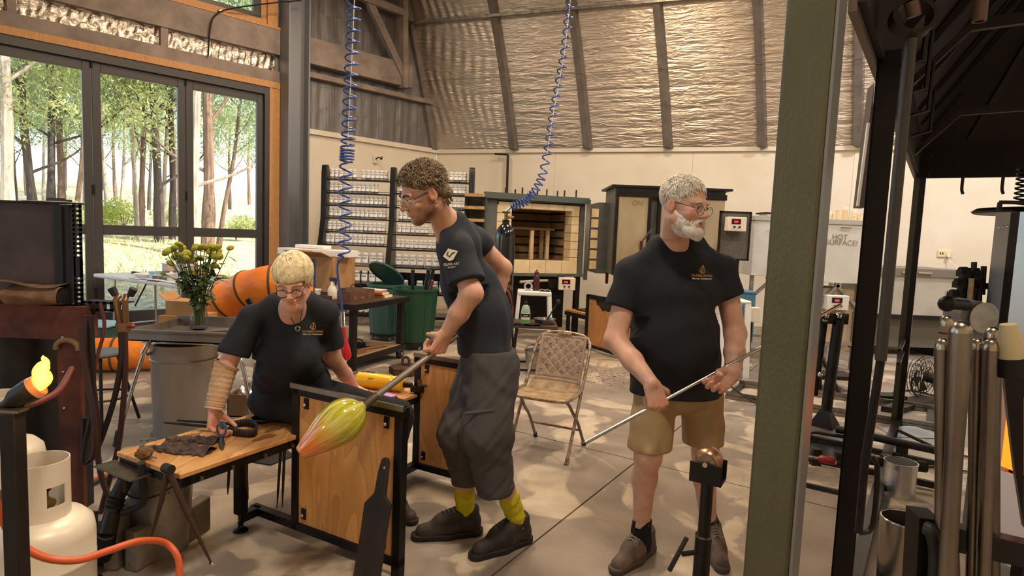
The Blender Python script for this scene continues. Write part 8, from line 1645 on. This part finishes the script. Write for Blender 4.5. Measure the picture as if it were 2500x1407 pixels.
shirt = field_obj('tee_shirt', sh, .007, m_tee, pb, cuts=[(hem, (0, 0, -1)), (A_(1500, 748, 2.64), dR+np.array([-.1, 0, 0]), .16), (A_(1795, 722, 2.7), dL+np.array([.2, 0, .0]), .16)], wr=(.007, [22, 34, 55], 5))
lg = vv(onplane(1714, 660, Vector(A_(1714, 660, 2.545)), Vector((-.1, 1, 0)).normalized()))
flame_logo(shirt, lg, (1, .1, 0), (0, 0, 1), (.15, -1, .05), .021, m_gold, m_cream, [('GLASSBLOWERS', .0125, m_gold), ('PEEL HILL WORKSHOP', .0085, m_cream)])
pn = Field(); pn.cap(A_(1652, 925, 2.74), A_(1654, 950, 2.74), .125, .118, .03, sc=(.65, .9, 1), R=Rt)
for hp, kn, x0_, x1_ in ((hpR, knR, 0, 0), (hpL, knL, 0, 0)): k2 = kn+np.array([0, .01, -.04]); pn.cap(hp, k2, .098, .094, .022)
shorts = field_obj('shorts', pn, .007, M('khaki', '#9c8159', .85, 0, '#ab8f67', 6, bump=.1, bscale=200), pb, cuts=[(A_(1650, 1108, 2.6), (0, 0.0, -1)), (A_(1650, 925, 2.7), (0, 0, 1))], wr=(.008, [25, 40, 60], 8))
for ak in (akR, akL):
    so = Field(); so.cap(ak+np.array([0, 0, .05]), np.array([ak[0], ak[1]-.005, .07]), .043, .046, .01); field_obj('sock', so, .005, M('dark_sock', '#141518', .95, bump=.3, scale=80), pb, cuts=[(ak+np.array([0, 0, .045]), (0, 0, 1))], wr=(.004, [90, 130], 2))
build_shoes(pb, [(vv(G(1586, 1342)), vv(G(1497, 1405)), akR), (vv(G(1728, 1325)), vv(G(1765, 1402)), akL)], M('brown_runner', '#6b5a4c', .7, 0, '#4d4038', 18), M('runner_sole', '#4a4038', .7), M('lace_grey', '#8d8378', .8))
rodp = thing('steel_rod', 'long thin steel rod held across the bearded man\'s hips', 'rod', RP0); q0 = vv(W(1425, 1092, 2.33)); dd_ = (RP1-RP0)
tt = (1425-1604)/(1748-1604); e0_ = RP0+dd_*tt*1.0; e1_ = RP0+dd_*3.25
ob('rod', MB().tube([Vector(RP0+dd_*-1.215), Vector(RP0+dd_*1.9), Vector(e1_)], .0076, 12), m_chrome, rodp); ob('rod_tip', MB().cyl(Vector(RP0+dd_*-1.22), Vector(RP0+dd_*-1.17), .008, 12), m_dark, rodp)
# ================================================================== curly haired man with the blowpipe
pc = thing('person', 'leaning man with curly brown hair in charcoal tee and baggy trousers holding the blowpipe', 'person', G(1190, 1345))
skc = skinmat('skin_c', '#cf9f84'); fl = Field(); sH = .95
hc = A_(1034, 474, 2.58); Rc = basis((-.80, -.44, -.40), roll=.05); T = add_head(fl, hc, Rc, sH, 1.0)
neck0 = A_(1098, 556, 2.70); fl.cap(T(0, -.03, -.05), neck0, .05, .058, .03); fl.cap(neck0, A_(1125, 640, 2.76), .06, .085, .05)
shN, elN = A_(1112, 612, 2.63), A_(1152, 716, 2.56); shF, elF, wF = A_(1160, 590, 2.88), A_(1228, 655, 2.97), A_(1195, 790, 2.98)
AXn = vv(AX); HP = vv(HAND); fN = un(np.array([-.42, -.05, -.90])); nN = un(np.array([.1, .95, -.1])); wN = HP-fN*.080-nN*.024
fl.cap(A_(1125, 630, 2.74), shN, .05, .05, .02); fl.cap(A_(1130, 620, 2.8), shF, .05, .05, .02)
fl.chain([shN, elN, elN*.5+wN*.5, wN], [.05, .046, .042, .029], .02); fl.chain([shF, elF, elF*.5+wF*.5, wF], [.05, .042, .04, .028], .02)
add_hand(fl, wF, un(np.array([-.3, -.2, -.9])), np.array([.5, .6, -.2]), np.array([-.7, .2, .2]), [(30, 35, 20)]*4, (.5, .5), 1.0)
fl.cap(A_(1130, 650, 2.77), A_(1192, 890, 2.78), .09, .1, .05)
add_hand(fl, wN, fN, -AXn, nN, [(60, 80, 45), (66, 80, 45), (70, 80, 45), (72, 78, 45)], (.9, .5), 1.02, td=(.3, .1, .95))
hN, tN = vv(G(1286, 1320)), vv(G(1152, 1368)); hF, tF = vv(G(1166, 1302)), vv(G(1010, 1318))
akN = hN*.80+tN*.20; akN[2] = .11; akF = hF*.80+tF*.20; akF[2] = .11
hpN, knN, hpF, knF = A_(1203, 905, 2.71), A_(1190, 1060, 2.64), A_(1172, 905, 2.86), A_(1124, 1062, 2.78)
for hp, kn, ak in ((hpN, knN, akN), (hpF, knF, akF)): fl.chain([hp, kn, kn*.6+ak*.4, ak], [.08, .055, .05, .036], .03); fl.cap(ak, ak*np.array([1, 1, .5]), .036, .036, .02)
fl.cap(hpN, hpF, .09, .09, .05)
body = field_obj('body', fl, .0065, skc, pc, boxes=[(T(0, .01, 0)-.14, T(0, .01, 0)+.14, .0028), (wN+fN*.07-.1, wN+fN*.07+.1, .003)], tint=tinter([*[(T(e*x, y, z), r, (.27, .2, .17)) for e in (-1, 1) for x, y, z, r in ((.05, .03, -.075, .05), (.055, .0, -.045, .035), (.03, .07, -.098, .04))], (T(0, .1, -.047), (.03, .03, .012), (.4, .32, .28)), (T(0, .095, -.062), .017, (.95, .62, .6)), (T(0, .11, -.03), .02, (1.05, .8, .75)), (T(.078, -.01, 0), .03, (1.08, .76, .7)), (T(-.078, -.01, 0), .03, (1.08, .76, .7)), (wN+fN*.1, .07, (1.08, .86, .82))]))
eyes(T, Rc, sH, pc, '#4a4034')
def hb(f, T=T, s=sH, R=Rc):
    f.ell(T(0, -.016, .05), np.array([.079, .096, .084])*s, R, .01); f.ell(T(0, .11, -.03), np.array([.08, .07, .09])*s, R, .012, sub=True); f.ell(T(0, .025, -.08), np.array([.11, .10, .07])*s, R, .012, sub=True); f.cap(T(-.05, -.085, -.02), T(.05, -.085, -.02), .03*s, None, .03)
    for e in (-1, 1): f.ell(T(e*.08, -.006, -.01), np.array([.02, .026, .034])*s, R, .008, sub=True)
def rgc(r):
    if r.random() < .25: p = np.array([r.uniform(-.06, .06), -.095+r.uniform(-.01, .02), r.uniform(-.075, .02)]); return p, un(np.array([p[0]*6, -1, -.4]))
    d = r.normal(size=3); d /= np.linalg.norm(d); p = np.array([0, -.012, .05])+d*np.array([.079, .10, .088])
    if p[2] < .07 and p[1] > -.02: return None
    if p[2] < .0: return None
    return p, d
m_br_h = hairmat('brown_curls', '#5a4636', '#9c8468')
hr = hairobj('hair', T, Rc, sH, m_br_h, pc, rgc, 4, nl=260, lockr=.006, length=.012, h=.003, base=hb, dirf=lambda p, n, r: un(n*.5+r.normal(size=3)*.75+np.array([0, .25, 0])))
okc = lambda p: (p[2] > (.06 if p[1] < .03 else .082) or (p[1] < -.045 and p[2] > -.06)) and not (abs(p[0]) > .06 and -.05 < p[1] < .03 and p[2] < .06)
strands('curls', T, (0, -.016, .05), (.082, .1, .088), hr, M('curl_strand', '#57432f', .5, 0, '#a58c6c', 30), 2200, 10, .005, lambda p: p[2] < -.09 or (p[1] > .05 and p[2] < .06), okc, 2, .0013, .0014, .6, .005)
for e in (-1, 1): ob('eyebrow', MB().tube(spline([Vector(T(e*.014, .098, .02)), Vector(T(e*.032, .095, .026)), Vector(T(e*.05, .082, .02))], 4), .0038, 7), M('brow_dark', '#3a2c22', .8), pc)
gl_ = glasses(pc, T, Rc, sH, M('clear_frame', '#b9c2c6', .15, .2), rw=.029, rh=.02, drop=.004, thick=.0017); 
for e in (-1, 1): o = link('side_arm', MB().tube([Vector(T(e*.066, .075, .004)), Vector(T(e*.08, .01, .012))], .0034, 8).mesh('side_arm'), M('blue_grey_arm', '#3d4c5c', .4), None); o.parent = gl_; o.matrix_parent_inverse = Matrix.Translation(-Vector(gl_.location))
ob('earring', MB().tube([Vector(T(-.083, -.008, -.04))+Vector((.006*math.cos(a), 0, .006*math.sin(a))) for a in np.linspace(0, 6.28, 11)[:-1]], .0014, 5, closed=True), m_brass, pc)
sh = Field()
Rq = np.eye(3)
sh.cap(A_(1122, 605, 2.75), A_(1140, 690, 2.76), .092, .108, .05); sh.cap(A_(1140, 690, 2.76), A_(1170, 780, 2.76), .108, .108, .05); sh.cap(A_(1170, 780, 2.76), A_(1194, 905, 2.77), .114, .128, .05); sh.cap(A_(1165, 690, 2.78), A_(1200, 790, 2.78), .09, .1, .05)
sh.cap(A_(1106, 548, 2.70), shN, .052, .068, .04); sh.cap(A_(1112, 545, 2.74), shF, .052, .062, .04); sh.cap(A_(1100, 545, 2.70), A_(1122, 600, 2.75), .058, .09, .04); eN = shN*.25+elN*.75; sh.cap(shN, eN, .068, .082, .03); sh.cap(shF, shF*.55+elF*.45, .062, .064, .03)
sh.cap(A_(1062, 470, 2.63), A_(1084, 514, 2.66), .056, .05, .012, sub=True)
shirtc = field_obj('tee_shirt', sh, .007, m_tee2, pc, cuts=[(A_(1195, 884, 2.66), (-.06, .0, -1)), (A_(1138, 690, 2.57), un(elN-shN)+np.array([-.1, 0, -.1]), .15), (A_(1188, 606, 2.9), un(elF-shF), .15)], wr=(.008, [20, 33, 52], 15))
# sleeve mark: folded diamond over two lines of lettering
so_ = Vector(A_(1099, 622, 2.53)); sn = Vector((-.12, -1, .12)).normalized(); sr = Vector((.985, -.12, .12)).normalized(); su = sn.cross(sr).normalized(); su = su if su.z > 0 else -su; sr = su.cross(sn).normalized(); sr = sr if sr.x > 0 else -sr
def sp_(x, y, d=.003): return so_+sr*x+su*y+sn*d
ob('sleeve_logo', MB().prism([sp_(*p) for p in ((-.030, -.005), (-.006, .026), (.034, .012), (.012, -.022), (-.004, -.027))], sn*-.001), m_cream, shirtc); ob('sleeve_logo_cut', MB().tube([sp_(-.006, .012, .0045), sp_(-.013, .002, .0045), sp_(-.002, -.009, .0045), sp_(.009, .004, .0045), sp_(.02, .008, .0045)], .0022, 6), m_tee2, shirtc)
m4 = Matrix(((sr.x, su.x, sn.x, 0), (sr.y, su.y, sn.y, 0), (sr.z, su.z, sn.z, 0), (0, 0, 0, 1)))
text('sleeve_lettering', 'GLASS ART', .0135, Matrix.Translation(sp_(.004, -.04, .003)) @ m4, m_cream, shirtc); text('sleeve_lettering', 'SOCIETY', .0085, Matrix.Translation(sp_(.004, -.053, .003)) @ m4, m_cream, shirtc)
pn = Field(); m_tr_ = M('grey_work_trousers', '#3f3b39', .9, 0, '#4b4643', 5, bump=.12, bscale=220)
pn.cap(A_(1194, 860, 2.77), A_(1192, 930, 2.77), .118, .115, .05)
ckN, ckF = akN+np.array([-.01, 0, .12]), akF+np.array([-.0, 0, .12]); ckN = A_(1210, 1190, 2.665); ckF = A_(1140, 1165, 2.84)
pn.chain([hpN, knN, ckN], [.118, .103, .084], .06); pn.chain([hpF, knF, ckF], [.106, .094, .074], .06)
tr_ = field_obj('trousers', pn, .007, m_tr_, pc, cuts=[(A_(1205, 1203, 2.66), (.1, 0, -1), .2), (A_(1140, 1180, 2.84), (0, 0, -1), .14), (A_(1195, 850, 2.77), (0, 0, 1))], wr=(.012, [18, 30, 47, 75, 100], 21))
for c, r in ((ckN, .083), (ckF, .075)):
    cf = Field(); cf.cap(c+np.array([0, 0, .0]), c+np.array([0, 0, -.012]), r, None, .01); field_obj('cuff', cf, .006, m_tr_, tr_, cuts=[(c+np.array([0, 0, .016]), (-.08, 0, 1)), (c+np.array([0, 0, -.028]), (0.08, 0, -1))], wr=(.004, [40, 70], 9))
pk0 = [A_(x, y, 2.53) for x, y in ((1133, 1000), (1206, 993), (1207, 1012), (1134, 1020))]
pf = Field(); pf.cap(A_(1138, 1010, 2.556), A_(1205, 1002, 2.566), .009, .009, .01); field_obj('pocket_flap', pf, .006, m_tr_, tr_)
m_ys = M('yellow_sock', '#c9bd1f', .95, 0, '#b5a818', 40, bump=.5, bscale=160)
for ak, ck in ((akN, ckN), (akF, ckF)):
    so = Field(); kq = knN if ak is akN else knF; so.cap(ak+np.array([0, 0, -.03]), ak, .043, .044, .01); so.cap(ak, kq*.3+ak*.7, .044, .049, .01); field_obj('sock', so, .005, m_ys, pc, wr=(.003, [110, 150], 4))
build_shoes(pc, [(hN, tN, akN), (hF, tF, akF)], M('black_trainer', '#221c18', .75, 0, '#3a302a', 14), M('trainer_sole', '#191512', .7), M('lace_black', '#151210', .8), s=1.1)
# ================================================================== seated woman
pw = thing('person', 'seated woman with short blonde hair and glasses in black tee reaching for tools', 'person', bp(.2, -.2, 0))
skw = skinmat('skin_w', '#d9a78f'); fl = Field(); sH = .90
hc = A_(717, 688, 2.62); Rw = basis((.13, -.92, -.36), roll=-.06); T = add_head(fl, hc, Rw, sH, .98, female=True)
neck0 = A_(714, 752, 2.80); fl.cap(T(0, -.03, -.05), neck0, .045, .048, .03); fl.cap(neck0, A_(712, 850, 2.93), .05, .07, .05)
shR, elR = A_(614, 776, 2.84), A_(550, 900, 2.76); shL, elL = A_(796, 766, 2.90), A_(812, 872, 3.02)
hbR = vv(G(522, 1046, .545)); fR = un(np.array([.04, -.12, -.95])); nR = un(np.array([.75, -.2, .1])); wR = hbR-fR*.085
wL = vv(G(866, 948, .535)); kL = vv(G(905, 972, .515)); fL = un(kL-wL); nL = np.array([0, 0, -1.0])
fl.cap(A_(690, 800, 2.93), shR, .036, .04, .02); fl.cap(A_(735, 830, 2.92), shL, .036, .04, .02)
fl.chain([shR, elR, elR*.5+wR*.5, wR], [.042, .04, .038, .026], .02); fl.chain([shL, elL, elL*.5+wL*.5, wL], [.046, .042, .038, .026], .02)
fl.cap(A_(712, 850, 2.9), vv(bp(.16, -.2, .62)), .09, .12, .05)
add_hand(fl, wR, fR, np.array([-.1, -.85, -.1]), nR, [(35, 55, 35), (42, 60, 35), (48, 62, 35), (52, 62, 35)], (.6, .5), .95)
add_hand(fl, wL, fL, un(np.array([fL[1], -fL[0], 0])), nL, [(8, 10, 8), (6, 10, 8), (6, 10, 8), (8, 12, 8)], (.1, .5), .95, spread=.5)
hp1, kn1, hp2, kn2 = vv(bp(.08, -.18, .60)), vv(bp(.13, .26, .53)), vv(bp(.30, -.18, .60)), vv(bp(.42, .27, .53)); f1h, f1t = vv(bp(.13, .20, 0)), vv(bp(.07, .43, 0)); f2h, f2t = vv(bp(.43, .16, 0)), vv(bp(.40, .40, 0))
for hp, kn, fh, ft in ((hp1, kn1, f1h, f1t), (hp2, kn2, f2h, f2t)): ak = fh*.8+ft*.2; ak[2] = .1; fl.chain([hp, kn, ak], [.07, .055, .036], .03)
body = field_obj('body', fl, .0065, skw, pw, boxes=[(T(0, .01, 0)-.14, T(0, .01, 0)+.14, .0028), (wR+fR*.07-.095, wR+fR*.07+.095, .003), (wL+fL*.08-.1, wL+fL*.08+.1, .003)], tint=tinter([(T(0, .095, -.062), .018, (.92, .55, .53)), (T(0, .11, -.03), .018, (1.04, .82, .78)), (T(.042, .07, -.03), .025, (1.05, .8, .76)), (T(-.042, .07, -.03), .025, (1.05, .8, .76)), (wR+fR*.1, .08, (1.06, .8, .76)), (wL+fL*.1, .08, (1.06, .85, .8)), (T(0, .0, -.14), .05, (1.02, .84, .8))]))
eyes(T, Rw, sH, pw, '#5c6a70')
def hb(f, T=T, s=sH, R=Rw):
    f.ell(T(0, -.014, .05), np.array([.083, .101, .086])*s, R, .01); f.ell(T(0, .115, -.03), np.array([.075, .06, .085])*s, R, .014, sub=True); f.ell(T(0, .03, -.085), np.array([.12, .12, .07])*s, R, .014, sub=True)
    for e in (-1, 1): f.cap(T(e*.07, -.02, .04), T(e*.074, -.02, -.02), .018*s, .012*s, .02)
    f.cap(T(-.04, -.085, .0), T(.04, -.085, .0), .026*s, None, .03)
m_bl = hairmat('blonde_hair', '#cdb27c', '#f2e6c0')
hr = hairobj('hair', T, Rw, sH, m_bl, pw, lambda r: None, 6, nl=1, base=hb, h=.003)
def stw(p): return (p[1] > .055 and p[2] < .036) or (p[1] > -.01 and p[2] < -.012) or p[2] < -.06
strands('hair_strands', T, (0, -.014, .05), (.0885, .107, .091), hr, M('blonde_strand', '#d2b881', .45, 0, '#f4e8c4', 40), 2600, 22, .011, stw, lambda p: p[2] > .05 or (p[1] < 0 and p[2] > -.02), 3, .0021, .0002, .2, c0=(.02, -.01, .15))
for e in (-1, 1): ob('eyebrow', MB().tube(spline([Vector(T(e*.016, .098, .019)), Vector(T(e*.032, .095, .024)), Vector(T(e*.05, .082, .018))], 4), .0026, 7), M('brow_blonde', '#8f7654', .8), pw)
glasses(pw, T, Rw, sH, M('tortoise_rim', '#3a241c', .3), rw=.026, rh=.0185, drop=.006, thick=.0021)
# clothes
sh = Field(); pel = vv(bp(.17, -.2, .60))
sh.cap(A_(710, 800, 2.88), A_(708, 880, 2.90), .092, .112, .05, sc=(.72, 1, 1), R=np.eye(3)); sh.cap(A_(708, 880, 2.90), pel+np.array([-.02, 0, .06]), .112, .128, .06, sc=(.74, 1, 1), R=np.eye(3)); sh.ell(A_(700, 870, 2.80), (.12, .08, .085), None, .06); sh.cap(pel, pel+np.array([0, 0, .08]), .13, .13, .06, sc=(.78, 1, 1), R=np.eye(3))
sh.cap(A_(680, 746, 2.85), shR, .046, .056, .04); sh.cap(A_(746, 740, 2.87), shL, .046, .056, .04); sh.cap(A_(680, 742, 2.86), A_(748, 738, 2.87), .046, .046, .04); sh.cap(A_(712, 770, 2.85), A_(712, 820, 2.86), .07, .09, .04); eR = shR*.32+elR*.68; eL = shL*.35+elL*.65; sh.cap(shR, eR, .056, .075, .03); sh.cap(shL, eL, .056, .064, .03)
sh.cap(A_(714, 665, 2.82), A_(712, 722, 2.76), .056, .054, .012, sub=True)
shirtw = field_obj('tee_shirt', sh, .007, m_tee, pw, cuts=[((0, 0, .53), (0, 0, -1)), (A_(572, 868, 2.78), un(elR-shR)+np.array([.1, 0, -.25]), .15), (A_(806, 838, 2.98), un(elL-shL)+np.array([-.2, 0, 0]), .14)], wr=(.007, [20, 34, 55], 31))
flame_logo(shirtw, A_(764, 798, 2.73), (1, .15, 0), (0, 0, 1), (.2, -1, .12), .020, m_gold, m_cream, [('GLASSBLOWERS', .0125, m_gold), ('PEEL HILL WORKSHOP', .0085, m_cream)])
pn = Field(); m_bp = M('black_trousers', '#101114', .85, 0, '#17181c', 8)
pn.cap(pel+np.array([0, 0, .06]), pel+np.array([0, 0, .0]), .13, .14, .05, sc=(.78, 1, 1), R=np.eye(3)); pn.ell(vv(bp(.16, -.26, .58)), (.17, .15, .09), None, .05)
for hp, kn, fh, ft in ((hp1, kn1, f1h, f1t), (hp2, kn2, f2h, f2t)): ak = fh*.8+ft*.2; ak[2] = .12; pn.chain([hp, kn, ak], [.088, .072, .055], .04)
field_obj('trousers', pn, .007, m_bp, pw, cuts=[((0, 0, .506), (0, 0, -1)) if False else ((0, 0, .1), (0, 0, -1)), (vv(bp(-.30, 0, 0)), -vv(BA))], wr=(.006, [25, 40], 33))
build_shoes(pw, [(f1h, f1t, None), (f2h, f2t, None)], M('brown_clog', '#3b2f28', .6, 0, '#4f4036', 10), M('clog_sole', '#1c1714', .7), m_black, lace=False)
# knitted sleeve on her right arm
m_kn = M('oatmeal_knit', '#c9a787', .95, 0, '#b8936f', 18, bump=.5, bscale=120); sp = spline([Vector(elR*.92+shR*.08), Vector(elR), Vector(elR*.6+wR*.4), Vector(elR*.2+wR*.8), Vector(wR+fR*.0)], 14); n = len(sp)
rs = [(.056-.016*i/n)*(1+.035*math.sin(i*1.55)+.015*math.sin(i*.7)) for i in range(n)]; rs[-1] *= 1.12; rs[-2] *= 1.08
ob('knit_sleeve', MB().tube(sp, rs, 28), m_kn, pw, ang=180); ob('sleeve_hole', MB().sphere(Vector(elR*.3+wR*.7)+Vector((-.012, -.038, 0)), .009, 10, 6, (1, .5, 1)), M('hole_dark', '#4a2f22', .9), pw)
# necklace
ob('necklace_cord', MB().tube(spline([Vector(p) for p in (A_(684, 738, 2.76), A_(704, 768, 2.755), A_(727, 798, 2.745), A_(736, 768, 2.755), A_(742, 732, 2.77))], 6), .0018, 6), m_black, pw); rc_ = Vector(A_(727, 803, 2.742)); ob('pendant_ring', MB().tube([rc_+Vector((.010*math.cos(a), 0, .010*math.sin(a))) for a in np.linspace(0, 6.28, 17)[:-1]], .0032, 7, closed=True), M('antique_brass', '#8d8266', .35, .8), pw)
rg = wL+fL*.105+un(np.array([fL[1], -fL[0], 0]))*.011; ob('ring', MB().lathe([(.0095, -.003), (.0108, -.003), (.0108, .003), (.0095, .003), (.0095, -.003)], 16, Vector(rg)+Vector((0, 0, -.002)), Vector(fL)), M('gold_ring', '#c9a94a', .25, 1.0), pw)
# shears in her hand
t = thing('hand_shears', 'blue handled shears held in the seated woman\'s hand over the board', 'shears', G(545, 1075, .51)); tip = G(543, 1098, .507); pv = G(541, 1068, .53); 
for s_ in (-1, 1): ob('blade', MB().tube([pv, pv.lerp(tip, .6)+Vector((s_*.006, 0, 0)), tip+Vector((s_*.002, 0, 0))], [.008, .007, .002], 8), m_steel, t); ob('handle', MB().tube(spline([pv, pv+Vector((s_*.016, .0, .02)), pv+Vector((s_*.018, .0, .05)), pv+Vector((s_*.006, 0, .06)), pv+Vector((s_*.004, 0, .04))], 5), .0048, 8), M('blue_handle', '#3b4f63', .4), t)
ob('pivot_screw', MB().cyl(pv-Vector((0, .012, 0)), pv+Vector((0, .012, 0)), .006, 10), m_dark, t)
